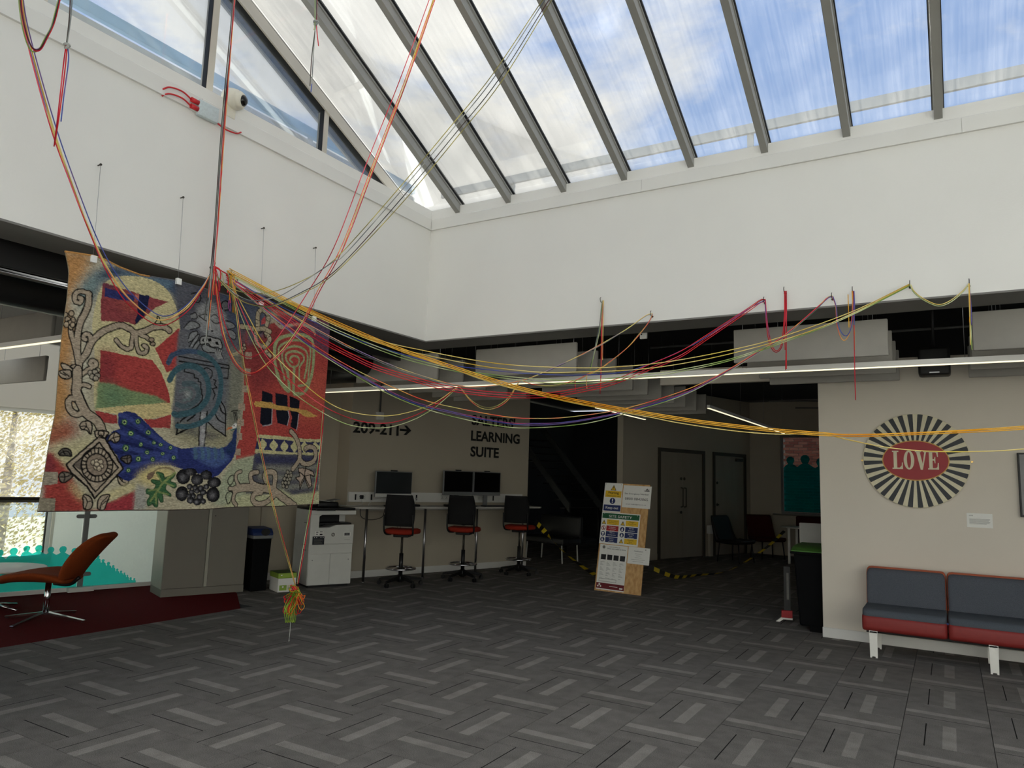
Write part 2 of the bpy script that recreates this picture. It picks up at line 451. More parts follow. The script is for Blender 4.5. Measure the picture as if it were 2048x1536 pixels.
def tile_mesh(tiles, name):
    V, F, U, Dy = [], [], [], []
    for (ox, oy), (vs, fs, uv, dye) in tiles:
        o = len(V); V += [(x+ox, y+oy, z) for x, y, z in vs]
        for f in fs:
            F.append(tuple(i+o for i in f)); U += [uv(vs[i]) for i in f]; Dy += [dye]*len(f)
    me = bpy.data.meshes.new(name); me.from_pydata(V, [], F)
    ul = me.uv_layers.new(name='UVMap'); ul.data.foreach_set('uv', [c for u in U for c in u])
    ca = me.color_attributes.new('dye', 'FLOAT_COLOR', 'CORNER'); ca.data.foreach_set('color', [c for d in Dy for c in (d, d, d, 1.0)])
    me.update(); return me
tiles = []
for i in range(-27, 13):
    for b in range(-24, 24):
        x = TX0+TS*i; y = TY0-TS*(b+1)
        if x > 10.6 or y < -10.5 or y > 12: continue
        if x < -2.2 and y < -0.6: continue
        if x < -4.1: continue
        turn = 0 if (i+b) % 2 == 0 else 1
        rr = random.random()
        if rr < 0.07: turn += 2
        if (i, b) == (-2, 2): turn = 2
        dye = random.choice((0.94, 1.0, 1.0, 1.05))
        px, py, dz = project((x+0.25, y+0.25, 0)) if np.dot(np.array([x+.25, y+.25, 0])-CAM, CR[2]) > 0.5 else (9e9, 9e9, 9e9)
        vis = -60 < px < 2110 and py < 1620 and dz < 40
        tiles.append((dz if vis else 1e6+dz, x, y, turn, dye))
tiles.sort(key=lambda t_: t_[0])
cache = {}
for k, (dz, x, y, turn, dye) in enumerate(tiles[:300]):
    if (turn, dye) not in cache:
        cache[(turn, dye)] = tile_mesh([((0, 0), tile_data(turn, dye))], 'carpet_tile')
    o = link('carpet_tile', cache[(turn, dye)], 'carpet_tile', floor); o.location = (x, y, 0)
rest = link('carpet_tile_field', tile_mesh([((x, y), tile_data(turn, dye)) for dz, x, y, turn, dye in tiles[300:]], 'carpet_tile_field'), 'carpet_tile', floor)
rest['kind'] = 'stuff'
red = MB().prism([(-2.085, -11), (-2.085, -0.42), (-2.95, 0.22), (-4.06, 0.70), (-6.82, -11)], -0.006, 0.002, plane='xy').build('floor', 'red_carpet')
struct('floor', red)

# ------------------------------------------------------------------ atrium upstand walls (white band around the rooflight) and their dark undersides
ZB, ZT = 2.956, 4.165
struct('wall_left', box('wall_left', 'white_wall', None, -0.38, 0.0, -9.38, 0.38, ZB, 4.40))
struct('wall_back', box('wall_back', 'white_wall', None, 0.0, 10.55, 0.0, 0.38, ZB, 4.40))
sbox('wall_right', 'white_wall', 10.17, 10.55, -9.0, 0.0, ZB, 4.40)
sbox('wall_front', 'white_wall', 0.0, 10.55, -9.38, -9.0, ZB, 4.40)
sbox('trim_1', 'soffit_grey', -0.385, 0.0, -9.38, 0.385, ZB-0.014, ZB)
sbox('trim_2', 'soffit_grey', 0.0, 10.55, 0.0, 0.385, ZB-0.014, ZB)
# sill linings at the foot of the glazing, in lengths with open joints
def sill_left(y0, y1):
    return MB().prism([(0.022, 4.172), (0.022, 4.186), (0.010, 4.190), (0.010, 4.300), (-0.13, 4.425), (-0.30, 4.44), (-0.30, 4.172)], y0, y1, plane='xz')
t3 = struct('trim_3')
ys = [-9.0, -7.6, -5.2, -2.86, -0.012]
for a, b in zip(ys[:-1], ys[1:]):
    sill_left(a+0.001, b-0.001).build('sill_lining', 'trim_white', t3)
t4 = struct('trim_4')
xs = [0.012, 2.42, 4.92, 7.4, 10.1]
for a, b in zip(xs[:-1], xs[1:]):
    MB().prism([(-0.022, 4.172), (-0.022, 4.186), (-0.010, 4.190), (-0.010, 4.290), (0.03, 4.335), (0.2, 4.40), (0.2, 4.172)], a+0.001, b-0.001, plane='yz').build('sill_lining', 'trim_white', t4)

sbox('trim_7', 'gasket_black', 0.03, 10.1, 0.028, 0.06, 4.333, 4.352)
# ------------------------------------------------------------------ rooflight
EY, EZ, SL = 0.10, 4.385, math.tan(R(24.8))
RIDGE = -4.5
LEN = (EY-RIDGE)/math.cos(R(24.8))
RX = [0.35+0.632*k for k in range(16)]
def slope(name, front):
    wdw = struct(name)
    wdw.location = (0, EY if not front else 2*RIDGE-EY, EZ)
    wdw.rotation_euler = (R(-24.8), 0, 0) if not front else (R(-24.8), 0, math.pi)
    sx = -1 if front else 1
    # local y runs down the slope towards the eaves; glass lies in z = 0
    edges = [-0.262]+RX+[10.45]
    for a, b in zip(edges[:-1], edges[1:]):
        a_, b_ = sorted((sx*a, sx*b))
        p = box('glass_pane', 'roof_glass', wdw, -(b_-a_)/2+0.012, (b_-a_)/2-0.012, -LEN, 0.02, 0.0, 0.012)
        p.location.x = (a_+b_)/2
    rm = MB().box(-0.028, 0.028, -LEN, 0.03, -0.10, -0.004)
    rm.box(-0.036, -0.022, -LEN, 0.03, -0.022, -0.004).box(0.022, 0.036, -LEN, 0.03, -0.022, -0.004)
    rme = rm.mesh('rafter'); gm = MB().box(-0.042, 0.042, -LEN, 0.03, -0.004, 0.0).box(-0.042, 0.042, -LEN, 0.03, 0.012, 0.03).mesh('gasket')
    for x in RX:
        r_ = link('rafter', rme, 'rafter_grey', wdw); r_.location.x = sx*x
        g_ = link('gasket', gm, 'gasket_black', wdw); g_.location.x = sx*x
    for x in (-0.30, 10.49):
        MB().box(-0.075, 0.055, -LEN, 0.06, -0.12, 0.03).build('gable_rafter', 'gasket_black', wdw).location.x = sx*x
        MB().box(0.056, 0.075, -LEN, 0.06, -0.11, 0.0).box(-0.10, -0.076, -LEN, 0.06, -0.14, -0.02).build('gable_edge', 'gable_frame', wdw).location.x = sx*x
    box('eaves_gasket', 'gasket_black', wdw, min(sx*-0.26, sx*10.45), max(sx*-0.26, sx*10.45), -0.01, 0.03, -0.012, -0.001)
    return wdw
slope('window_1', False)
slope('window_2', True)
box_r = sbox('trim_5', 'rafter_grey', -0.35, 10.55, RIDGE-0.06, RIDGE+0.06, EZ+(EY-RIDGE)*SL-0.2, EZ+(EY-RIDGE)*SL-0.03)
def roof_z(y): return EZ+(EY-y)*SL if y > RIDGE else EZ+(y-(2*RIDGE-EY))*SL
def gable(name, X):
    g = struct(name)
    ms = [0.02, -1.38, -2.64, -3.90, -4.5, -5.16, -6.42, -7.68, -9.02]
    for a, b in zip(ms[:-1], ms[1:]):
        pts = [(b+0.02, 4.43), (a-0.02, 4.43), (a-0.02, roof_z(a-0.02)-0.13), (b+0.02, roof_z(b+0.02)-0.13)]
        pts = [(y, max(4.431, z)) if i > 1 else (y, z) for i, (y, z) in enumerate(pts)]
        MB().prism(pts, X-0.006, X+0.006, plane='yz').build('glass_pane', 'gable_glass', g)
    for y in ms[1:-1]:
        if y == -4.5: continue
        MB().box(X-0.05, X+0.03, y-0.03, y+0.03, 4.42, roof_z(y)-0.11).build('mullion', 'gable_frame', g)
        MB().box(X-0.02, X+0.031, y-0.038, y-0.031, 4.42, roof_z(y)-0.11).build('gasket', 'gasket_black', g)
    box('frame_foot', 'gable_frame', g, X-0.05, X+0.03, -9.0, 0.0, 4.40, 4.435)
gable('window_3', -0.27)
gable('window_4', 10.45)

# guard rails on the roof outside
gr1 = thing('guard_rail', 'white handrail on posts standing on the roof beyond the sloping panes', 'railing', (0, 0.95, 4.3))
zr = on_y(1500, 258, 0.95).z-4.3
MB().box(-0.6, 10.5, -0.02, 0.02, zr-0.05, zr+0.05).build('top_rail', 'rail_white', gr1, 0.005)
for px in (1023, 1500):
    x = on_y(px, 330, 0.95).x
    MB().box(x-0.03, x+0.03, 0.021, 0.05, 0, zr+0.04).build('post', 'rail_white', gr1)
MB().box(7.5, 7.56, 0.021, 0.05, 0, zr+0.04).build('post', 'rail_white', gr1)
gr2 = thing('guard_rail', 'pale blue roof rail seen through the upright gable panes on the left', 'railing', (-1.1, 0, 4.3))
za = on_x(280, 74, -1.1).z-4.3
MB().box(-0.03, 0.03, -9, 1.0, za-0.05, za+0.05).build('top_rail', 'rail_blue', gr2, 0.005)
zb2 = on_x(300, 115, -1.1).z-4.3
MB().box(-0.03, 0.03, -9, 1.0, zb2-0.03, zb2+0.03).build('mid_rail', 'rail_white', gr2)
for y in (-0.75, -3.6, -6.5):
    MB().box(-0.055, -0.031, y-0.03, y+0.03, 0, za+0.04).build('post', 'rail_white', gr2)
sbox('ceiling', 'black_ceiling', -4.9, -0.38, -11, 13, 3.55, 4.25)
sbox('ceiling', 'black_ceiling', -9, -4.9, 0.9, 13, 3.55, 4.25)
sbox('ceiling', 'black_ceiling', -9, -4.9, -11, -8.2, 3.55, 4.25)
sbox('added_downstand', 'white_wall', -4.99, -4.9, -8.2, 0.78, 3.02, 3.55)  # downstand added to screen the sky showing through the void rooflight
sbox('added_downstand', 'white_wall', -4.99, -4.9, -8.2, 0.78, 3.55, 3.92)
w7 = struct('added_rooflight')        # rooflight added over the void to brighten the white wall below
for k in range(6): box('glass_pane', 'gable_glass', w7, -9.0, -4.9, -8.2+1.516*k+0.03, -8.2+1.516*(k+1)-0.03, 4.0, 4.012)
for k in range(7): box('rafter', 'rafter_grey', w7, -9.0, -4.9, -8.2+1.516*k-0.03, -8.2+1.516*k+0.03, 3.92, 4.02)
sbox('ceiling', 'black_ceiling', -0.38, 11, 0.38, 13, 3.55, 4.25)
sbox('ceiling', 'black_ceiling', -0.38, 11, -11, -9.38, 3.55, 4.25)
sbox('ceiling', 'black_ceiling', 10.55, 11, -9.38, 0.38, 3.55, 4.25)

# ------------------------------------------------------------------ walls around
sbox('wall_love', 'beige_wall', 3.55, 11.0, 2.38, 2.46, 0, 2.90)
sbox('baseboard_love', 'trim_white', 3.545, 11.0, 2.362, 2.38, 0, 0.10, 0.003)
sbox('trim_6', 'beige_wall', 1.75, 3.549, 2.42, 2.50, 2.72, 2.90)
# wall of the work counter, turned 18 degrees from the atrium
DW = Matrix.Translation((-2.89, 2.15, 0)) @ Matrix.Rotation(R(72), 4, 'Z')
def wall_in(M, name, m, x0, x1, y0, y1, z0, z1, bevel=0):
    o = box(name, m, None, x0, x1, y0, y1, z0, z1, bevel); o.matrix_world = M; return struct(name, o)
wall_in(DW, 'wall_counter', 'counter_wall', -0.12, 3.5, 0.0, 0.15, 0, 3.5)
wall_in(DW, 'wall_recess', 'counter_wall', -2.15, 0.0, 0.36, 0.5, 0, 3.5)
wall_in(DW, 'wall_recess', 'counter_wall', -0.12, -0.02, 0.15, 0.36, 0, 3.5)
wall_in(DW, 'baseboard_counter', 'trim_white', -0.12, 3.5, -0.015, 0.0, 0, 0.10, 0.003)
wall_in(DW, 'baseboard_recess', 'trim_white', -2.15, -0.13, 0.345, 0.36, 0, 0.10, 0.003)
# white wall beyond the glass balustrade, and the outside wall with its window
CX = -8.42
sbox('wall_white', 'bright_white', CX, -3.95, 0.78, 0.9, -1.5, 3.99)
GW = Matrix.Translation((CX, 0.78, 0)) @ Matrix.Rotation(R(76.6), 4, 'Z')     # local -x runs towards the camera
wall_in(GW, 'wall_outside', 'beige_wall', -9.0, 0.35, 0.0, 0.2, 2.44, 4.02)
wall_in(GW, 'wall_outside', 'beige_wall', -9.0, 0.35, 0.0, 0.2, -1.5, -0.05)
wall_in(GW, 'wall_outside', 'beige_wall', -0.04, 0.35, 0.0, 0.2, -0.05, 2.44)
w5 = struct('window_5'); w5.matrix_world = GW
for a in range(4):
    x1 = -0.10-2.0*a
    box('glass_pane', 'window_glass', w5, x1-1.94, x1, 0.09, 0.10, 0.93, 2.38)
    box('glass_pane', 'window_glass', w5, x1-1.94, x1, 0.09, 0.10, 0.0, 0.87)
    box('mullion', 'trim_white', w5, x1, x1+0.06, 0.05, 0.14, -0.05, 2.44)
    box('gasket', 'gasket_black', w5, x1-0.018, x1, 0.06, 0.12, 0.0, 2.38)
box('transom', 'dark_steel', w5, -8.1, -0.10, 0.04, 0.14, 0.87, 0.93)
box('head', 'trim_white', w5, -8.1, -0.04, 0.05, 0.14, 2.38, 2.44)
box('sill', 'trim_white', w5, -8.1, -0.04, -0.05, 0.14, -0.05, 0.0)
# corridor with the doors, turned 19 degrees
RW = Matrix.Translation((-0.36, 8.37, 0)) @ Matrix.Rotation(R(71), 4, 'Z')
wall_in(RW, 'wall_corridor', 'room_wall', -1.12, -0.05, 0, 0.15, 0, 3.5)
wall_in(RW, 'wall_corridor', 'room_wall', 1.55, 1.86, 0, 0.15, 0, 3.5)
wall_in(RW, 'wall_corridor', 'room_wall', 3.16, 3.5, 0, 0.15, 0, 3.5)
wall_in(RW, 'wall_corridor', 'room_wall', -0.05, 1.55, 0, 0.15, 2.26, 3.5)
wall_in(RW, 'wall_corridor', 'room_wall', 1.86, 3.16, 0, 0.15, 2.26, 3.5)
wall_in(RW, 'baseboard_corridor', 'room_wall', -1.12, -0.06, -0.015, 0, 0, 0.12)
wall_in(RW, 'baseboard_corridor', 'room_wall', 1.56, 1.85, -0.015, 0, 0, 0.12)
mat('door_face', (150, 142, 128), 0.6, vary=0.05, scale=6, stretch=(1, 1, 0.15))
mat('door_frame', (66, 60, 48), 0.6, vary=0.08, scale=8)
def door(name, x0, x1, double):
    d = struct(name); d.matrix_world = RW
    box('frame_jamb', 'door_frame', d, x0, x0+0.07, -0.03, 0.12, 0, 2.19)
    box('frame_jamb', 'door_frame', d, x1-0.07, x1, -0.03, 0.12, 0, 2.19)
    box('frame_head', 'door_frame', d, x0, x1, -0.03, 0.12, 2.19, 2.26)
    if double:
        xm = (x0+x1)/2+0.03
        for a, b, s in ((x0+0.075, xm-0.002, -1), (xm+0.002, x1-0.075, 1)):
            lf = box('door_leaf', 'door_face', d, a, b, 0.0, 0.045, 0.01, 2.185)
            hx = xm+s*0.055
            MB().tube(spline([(hx, 0, 1.05), (hx, -0.05, 1.06), (hx, -0.055, 1.10), (hx, -0.055, 1.40), (hx, -0.05, 1.44), (hx, 0, 1.45)], 4), 0.011, 8).build('pull_handle', 'dark_steel', lf)
            MB().cyl((hx, 0, 1.64), (hx, -0.012, 1.64), 0.032, n=18).build('lock_cover', 'dark_steel', lf)
        MB().cyl((xm-0.055, 0, 0.94), (xm-0.055, -0.012, 0.94), 0.03, n=18).build('lock_cover', 'dark_steel', d)
    else:
        lf = box('door_leaf', 'door_face', d, x0+0.075, x1-0.075, 0.0, 0.045, 0.01, 2.185)
        hx = x0+0.17
        MB().cyl((hx, 0, 1.10), (hx, -0.012, 1.10), 0.03, n=18).cyl((hx, -0.012, 1.10), (hx, -0.05, 1.10), 0.012).build('door_knob', 'dark_steel', lf)
        MB().cyl((hx, 0, 1.58), (hx, -0.012, 1.58), 0.028, n=18).build('lock_cover', 'dark_steel', lf)
        box('door_closer', 'dark_steel', lf, x1-0.42, x1-0.16, -0.05, 0, 2.08, 2.15, 0.005)
door('door_1', -0.05, 1.55, True)
door('door_2', 1.86, 3.16, False)
# end wall of the corridor with a window on to brickwork
c2 = RW @ Vector((3.45, 0, 0))
YE = 11.55
sbox('wall_end', 'room_wall', c2.x-0.3, 1.42, YE, YE+0.12, 0, 3.5)
sbox('wall_end', 'room_wall', 1.42, 3.9, YE, YE+0.12, 2.72, 3.5)
sbox('wall_end', 'room_wall', 1.42, 3.9, YE, YE+0.12, 0, 0.93)
sbox('wall_end', 'room_wall', 3.5, 6.2, YE, YE+0.12, 0.93, 2.72)
sbox('wall_side', 'room_wall', 6.1, 6.2, 2.46, 11.55, 0, 3.5)
w6 = struct('window_6')
box('glass_pane', 'clear_glass', w6, 1.47, 3.45, YE+0.05, YE+0.058, 0.98, 2.67)
for nm, a in (('frame_jamb', (1.42, 1.47, 0.93, 2.72)), ('frame_jamb', (3.45, 3.5, 0.93, 2.72)), ('frame_head', (1.47, 3.45, 2.67, 2.72)), ('frame_foot', (1.47, 3.45, 0.93, 0.98))):
    box(nm, 'duct_grey', w6, a[0], a[1], YE+0.02, YE+0.1, a[2], a[3])
box('sill_board', 'dark_steel', w6, 1.25, 3.6, YE-0.12, YE+0.02, 0.90, 0.93)
# far enclosure, unseen or in the dark
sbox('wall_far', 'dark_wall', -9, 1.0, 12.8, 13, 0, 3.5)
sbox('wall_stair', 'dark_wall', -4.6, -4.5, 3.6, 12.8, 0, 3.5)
sbox('wall_east_unseen', 'white_wall', 10.17, 10.3, -9.0, 2.38, 0, ZB)  # unseen white wall, added to bounce sunlight into the atrium
sbox('wall_south_unseen', 'white_wall', -0.38, 10.55, -9.12, -9.0, 0, ZB)  # added out of view: white surface catching sun, reflecting it to the back walls
sbox('wall_south_unseen', 'beige_wall', -9, -0.38, -11, -10.9, 0, 3.5)
sbox('ground', 'ground', -40, 40, -40, 60, -1.7, -1.5)

# brick wall outside the corridor window
mat('mortar', (176, 168, 160), 0.95, vary=0.08, scale=20)
for k, c in enumerate(((150, 84, 70), (165, 98, 80), (138, 74, 62), (172, 110, 92))):
    mat('brick_%d' % k, c, 0.9, vary=0.14, scale=40, bump=0.2, bscale=200)
bw = struct('wall_brick', box('wall_brick', 'mortar', None, -0.5, 5.5, 14.412, 14.6, -1.5, 5.5))
bme = [MB().box(-0.1075, 0.1075, -0.012, 0.0, -0.0325, 0.0325).mesh('brick') for k in range(4)]
for k in range(4): bme[k].materials.append(MATS['brick_%d' % k])
for r_ in range(30):
    z = 0.75+0.075*r_
    for c_ in range(10):
        x = 1.0+0.2275*c_+(0.11375 if r_ % 2 else 0)
        o = bpy.data.objects.new('brick', bme[random.randrange(4)]); COL.objects.link(o); o.parent = bw
        o.location = (x, 14.412+random.uniform(-0.002, 0.002), z)
# ------------------------------------------------------------------ hung acoustic baffles
def baffle(x0, x1, y, label, zb=2.61, grp='acoustic baffles hung under the dark ceiling'):
    t = thing('acoustic_baffle', label, 'baffle', ((x0+x1)/2, y, zb), 0, grp)
    h = (x1-x0)/2
    link('panel', rbox_mesh(-h, h, -0.02, 0.02, 0, 0.30, 0.006, 1), 'baffle', t)
    for s in (-1, 1):
        MB().cyl((s*h*0.7, 0, 0.298), (s*h*0.7, 0, 3.546-zb), 0.002, n=5).build('wire', 'steel', t)
ORD = ['first', 'second', 'third', 'fourth', 'fifth', 'sixth', 'seventh', 'eighth', 'ninth', 'tenth', 'eleventh']
rows = [0.44+0.505*k for k in range(10)]
for k in range(4):
    baffle(3.135, 4.36, rows[k], 'pale acoustic baffle above the round sign, %s from the white upstand' % ORD[k])
    baffle(4.935, 6.16, rows[k], 'pale acoustic baffle at the right edge above the red sofa, %s row back' % ORD[k])
for k in range(10):
    baffle(0.37, 1.58, rows[k], 'pale acoustic baffle above the leaning safety board, %s row back' % ORD[k])
for k in range(5):
    baffle(-1.36, -0.15, rows[k], 'pale acoustic baffle over the counter stools, %s row back from the corner' % ORD[k])
for k, (x0, y) in enumerate(((-3.6, -2.55), (-3.4, -1.95), (-5.4, -2.7), (-5.6, -1.6))):
    baffle(x0, x0+1.21, y, 'grey acoustic baffle left of the tapestry, %s from the lit strip' % ORD[k], zb=(2.66, 2.72, 2.55, 2.5)[k])

# linear lights
def led(label, a, b, drop=0.045):
    a, b = Vector(a), Vector(b); d = b-a; L = d.length
    t = thing('linear_light', label, 'light', a, math.degrees(math.atan2(d.y, d.x)))
    box('housing', 'trim_white', t, 0, L, -0.02, 0.02, 0.006, drop+0.006)
    box('diffuser', 'led', t, 0.002, L-0.002, -0.018, 0.018, 0, 0.006)
    n = max(2, int(L/1.6)+1)
    for k in range(n):
        x = 0.15+(L-0.3)*k/(n-1)
        MB().cyl((x, 0, drop+0.006), (x, 0, 3.546-a.z), 0.0025, n=5).build('wire', 'steel', t)
led('long thin glowing strip light across the back above the yarn', (-2.2, 0.69, 2.55), (8.5, 0.69, 2.55))
led('short glowing strip light pointing away above the safety board', (0.31, 3.72, 2.6), (0.31, 5.75, 2.6))
led('glowing strip light pointing away in front of the corridor doors', (1.86, 4.12, 2.6), (1.92, 9.3, 2.6))
led('warm glowing strip light left of the tapestry', (-5.5, -2.74, 2.59), (-1.45, -2.74, 2.59))

# services in the dark ceiling void
def run(name, label, cat, pts, r, m, n=10):
    o = MB().tube(pts, r, n).build(name, m); return tag(o, label, cat)
o = run('air_duct', 'fat black round duct left of the tapestry under the ceiling', 'duct', [(-1.15, -9, 2.83), (-1.15, 0.3, 2.83)], 0.16, 'duct_black', 20)
for y in (-7, -5, -3, -1): MB().ring((-1.15, y, 2.83), 0.163, 0.008, 24, 6, Matrix.Rotation(R(90), 3, 'X')).build('duct_band', 'duct_black', o)
MB().box(-0.62, -0.58, -9, 0.3, 2.82, 3.5).build('shroud_panel', 'duct_black').name = 'shroud_panel'
tag(bpy.data.objects['shroud_panel'], 'flat black shroud panel behind the left upstand beside the tapestry', 'panel')
run('conduit', 'pale conduit running under the black shroud left of the tapestry', 'pipe', [(-0.66, -9, 2.79), (-0.66, 0.2, 2.79)], 0.012, 'steel', 8)
for k, (y, z, r_, x0) in enumerate(((0.62, 3.32, 0.022, 1.7), (1.2, 3.20, 0.015, 1.7), (1.75, 3.3, 0.03, 1.7), (2.2, 3.15, 0.014, 1.7))):
    run('conduit', 'dark pipe in the ceiling void behind the white upstand, %s one back' % ORD[k], 'pipe', [(x0, y, z), (9.5, y, z)], r_, 'duct_grey', 8)
for k, (x, y, z) in enumerate(((2.2, 6.5, 2.95), (2.5, 7.2, 2.9))):
    run('conduit', 'thin dark pipe under the corridor ceiling, %s from the glowing strip' % ORD[k], 'pipe', spline([(x, y, z), (3.6, y, z), (3.6, y, z+0.3), (3.6, y, 3.548)], 4), 0.012, 'duct_grey', 8)
o = run('air_duct', 'grey round duct behind the right edge of the tapestry', 'duct', [(-2.9, 1.2, 2.86), (-1.45, 1.2, 2.86)], 0.11, 'duct_black', 18)
for x in (-2.6, -1.7): MB().cyl((x, 1.2, 2.9), (x, 1.2, 3.548), 0.004, n=6).build('hanger', 'steel', o)
run('cable_tray', 'flat cable tray behind the baffles above the round sign', 'tray', [(1.7, 1.5, 3.42), (9.5, 1.5, 3.42)], 0.05, 'duct_black', 4)
# ceiling loudspeaker in front of the round-sign wall
t = thing('ceiling_speaker', 'black loudspeaker hanging above the round sign', 'speaker', (4.66, 1.7, 2.60))
link('cabinet', rbox_mesh(-0.13, 0.13, -0.09, 0.09, 0, 0.26, 0.025, 3), 'gasket_black', t)
MB().cyl((0, 0, 0.26), (0, 0, 0.95), 0.012).build('hanger', 'duct_black', t)
MB().box(-0.04, 0.04, -0.092, -0.089, 0.02, 0.03).build('badge', 'steel', t)
# small sensor box under the upstand
t = thing('sensor_box', 'small white sensor box under the back upstand', 'sensor', on_y(1286, 670, 0.5))
rbox('case', 'trim_white', t, -0.035, 0.035, 0.0, 0.03, -0.035, 0.035, 0.006)
MB().cyl((-0.015, 0, 0.005), (-0.015, -0.006, 0.005), 0.006).build('lens', 'gasket_black', t)
MB().cyl((0, 0.02, 0.03), (0, 0.02, 0.6), 0.004).build('stem', 'duct_grey', t)
# drop socket on the counter wall
t = thing('drop_socket', 'grey drop socket box on a pipe above the numbers on the counter wall', 'socket', DW @ Vector((0.34, -0.01, 2.36)), 72)
rbox('box_body', 'trim_white', t, -0.06, 0.06, -0.06, 0, 0, 0.12, 0.008)
MB().cyl((0, -0.03, 0.12), (0, -0.03, 1.1), 0.014).build('pipe', 'duct_grey', t)
# ------------------------------------------------------------------ more materials
mat('plastic_white', (214, 214, 208), 0.45, vary=0.03, scale=8)
mat('plastic_grey', (120, 122, 122), 0.5, vary=0.05, scale=8)
mat('plastic_black', (9, 9, 10), 0.5, vary=0.15, scale=20)
mat('mesh_black', (7, 7, 8), 0.85, vary=0.25, scale=200, bump=0.3, bscale=600)
mat('screen_black', (8, 9, 10), 0.12, vary=0.1)
mat('screen_grey', (46, 50, 52), 0.2, vary=0.1, scale=3)
mat('desk_top', (205, 203, 196), 0.4, vary=0.03, scale=6)
mat('seat_red', (150, 44, 28), 0.9, vary=0.12, scale=120, bump=0.3, bscale=500, spec=0.2)
mat('rust_cloth', (138, 62, 24), 0.9, vary=0.12, scale=90, bump=0.3, bscale=500, spec=0.2)
mat('sofa_red', (136, 38, 34), 0.55, vary=0.06, scale=30, bump=0.08, bscale=300)
mat('sofa_tan', (186, 96, 66), 0.6, vary=0.06, scale=30)
mat('sofa_grey', (92, 96, 104), 0.95, vary=0.22, scale=220, bump=0.5, bscale=600, spec=0.1)
mat('sofa_grey_flat', (86, 92, 100), 0.9, vary=0.12, scale=160, bump=0.3, bscale=600, spec=0.15)
mat('leg_white', (236, 234, 226), 0.4, vary=0.03, scale=14)
mat('cabinet_grey', (124, 119, 109), 0.5, vary=0.03, scale=3)
mat('cabinet_side', (168, 166, 152), 0.5, vary=0.03, scale=3)
mat('paper', (236, 236, 230), 0.8, vary=0.02, scale=30)
mat('ink', (24, 24, 24), 0.7, vary=0.1)
mat('ink_soft', (120, 118, 112), 0.8, vary=0.1)
mat('navy', (26, 42, 96), 0.6, vary=0.06)
mat('sign_yellow', (232, 190, 40), 0.6, vary=0.05)
mat('sign_green', (22, 92, 56), 0.6, vary=0.05)
mat('sign_red', (168, 34, 40), 0.6, vary=0.05)
mat('sign_maroon', (110, 20, 30), 0.6, vary=0.06)
mat('osb', (186, 138, 84), 0.85, scale=26, rgb2=(222, 184, 128), bump=0.25, bscale=60, stretch=(1.0, 1.0, 0.45))
mat('cream', (222, 214, 184), 0.6, vary=0.05, scale=20)
mat('near_black', (20, 26, 34), 0.5, vary=0.1, scale=20)
mat('love_red', (158, 26, 34), 0.5, vary=0.06, scale=14)
mat('gold', (206, 158, 66), 0.5, vary=0.08, scale=20)
mat('brass', (190, 160, 100), 0.35, metal=0.9)
mat('bin_blue', (22, 44, 96), 0.5, vary=0.06)
mat('bin_black', (5, 6, 8), 0.75, vary=0.12, scale=12, spec=0.15)
mat('lid_green', (78, 122, 52), 0.45, vary=0.05, scale=12)
mat('box_green', (150, 182, 70), 0.6, vary=0.06, scale=20)
mat('box_dark_green', (70, 96, 44), 0.6, vary=0.3, scale=30)
mat('tape_yellow', (236, 206, 40), 0.5, vary=0.05)
mat('tape_black', (20, 20, 18), 0.5, vary=0.05)
mat('cable_red', (200, 36, 44), 0.5, vary=0.05)
mat('cable_white', (215, 215, 210), 0.5, vary=0.05)
mat('box_clear', (200, 212, 214), 0.35, vary=0.08, scale=60)
mat('camera_cream', (226, 222, 206), 0.4, vary=0.03)
mat('dark_stringer', (62, 64, 64), 0.6, vary=0.1)
mat('dark_red_cloth', (66, 20, 16), 0.9, vary=0.1, scale=80, spec=0.2)

# ------------------------------------------------------------------ round painted sign
t = thing('round_sign', 'round painted sign with black and cream rays reading LOVE', 'sign', (4.452, 2.376, 1.84))
def circ(rx, rz, n=96, a0=0): return [(rx*math.cos(a0+2*math.pi*i/n), rz*math.sin(a0+2*math.pi*i/n)) for i in range(n)]
MB().prism(circ(0.475, 0.472), -0.03, 0.0).build('board', 'cream', t, 0.003)
NR = 32
for k in range(NR):
    a = 2*math.pi*(k+0.35)/NR; da = math.pi/NR*1.04
    def edge(a_, r_): return (r_*math.cos(a_), r_*math.sin(a_))
    def inner(a_): 
        return 1/math.sqrt((math.cos(a_)/0.285)**2+(math.sin(a_)/0.19)**2)
    a1, a2 = a-da/2, a+da/2
    poly = [edge(a1, inner(a1)), edge(a1, 0.468), edge(a, 0.4695), edge(a2, 0.468), edge(a2, inner(a2))]
    MB().prism(poly, -0.0315, -0.0295).build('ray', 'near_black', t)
MB().prism(circ(0.297, 0.202, 72), -0.034, -0.029).build('oval_rim', 'gold', t)
ov = MB().prism(circ(0.288, 0.193, 72), -0.0365, -0.033).build('oval', 'love_red', t)
for s in (-1, 1):
    MB().prism(circ(0.014, 0.010, 14), -0.012, 0.0, Matrix.Translation((s*0.482, 0, -0.005))).cyl((s*0.486, -0.012, -0.005), (s*0.486, -0.016, -0.005), 0.004).build('fixing', 'brass', t)
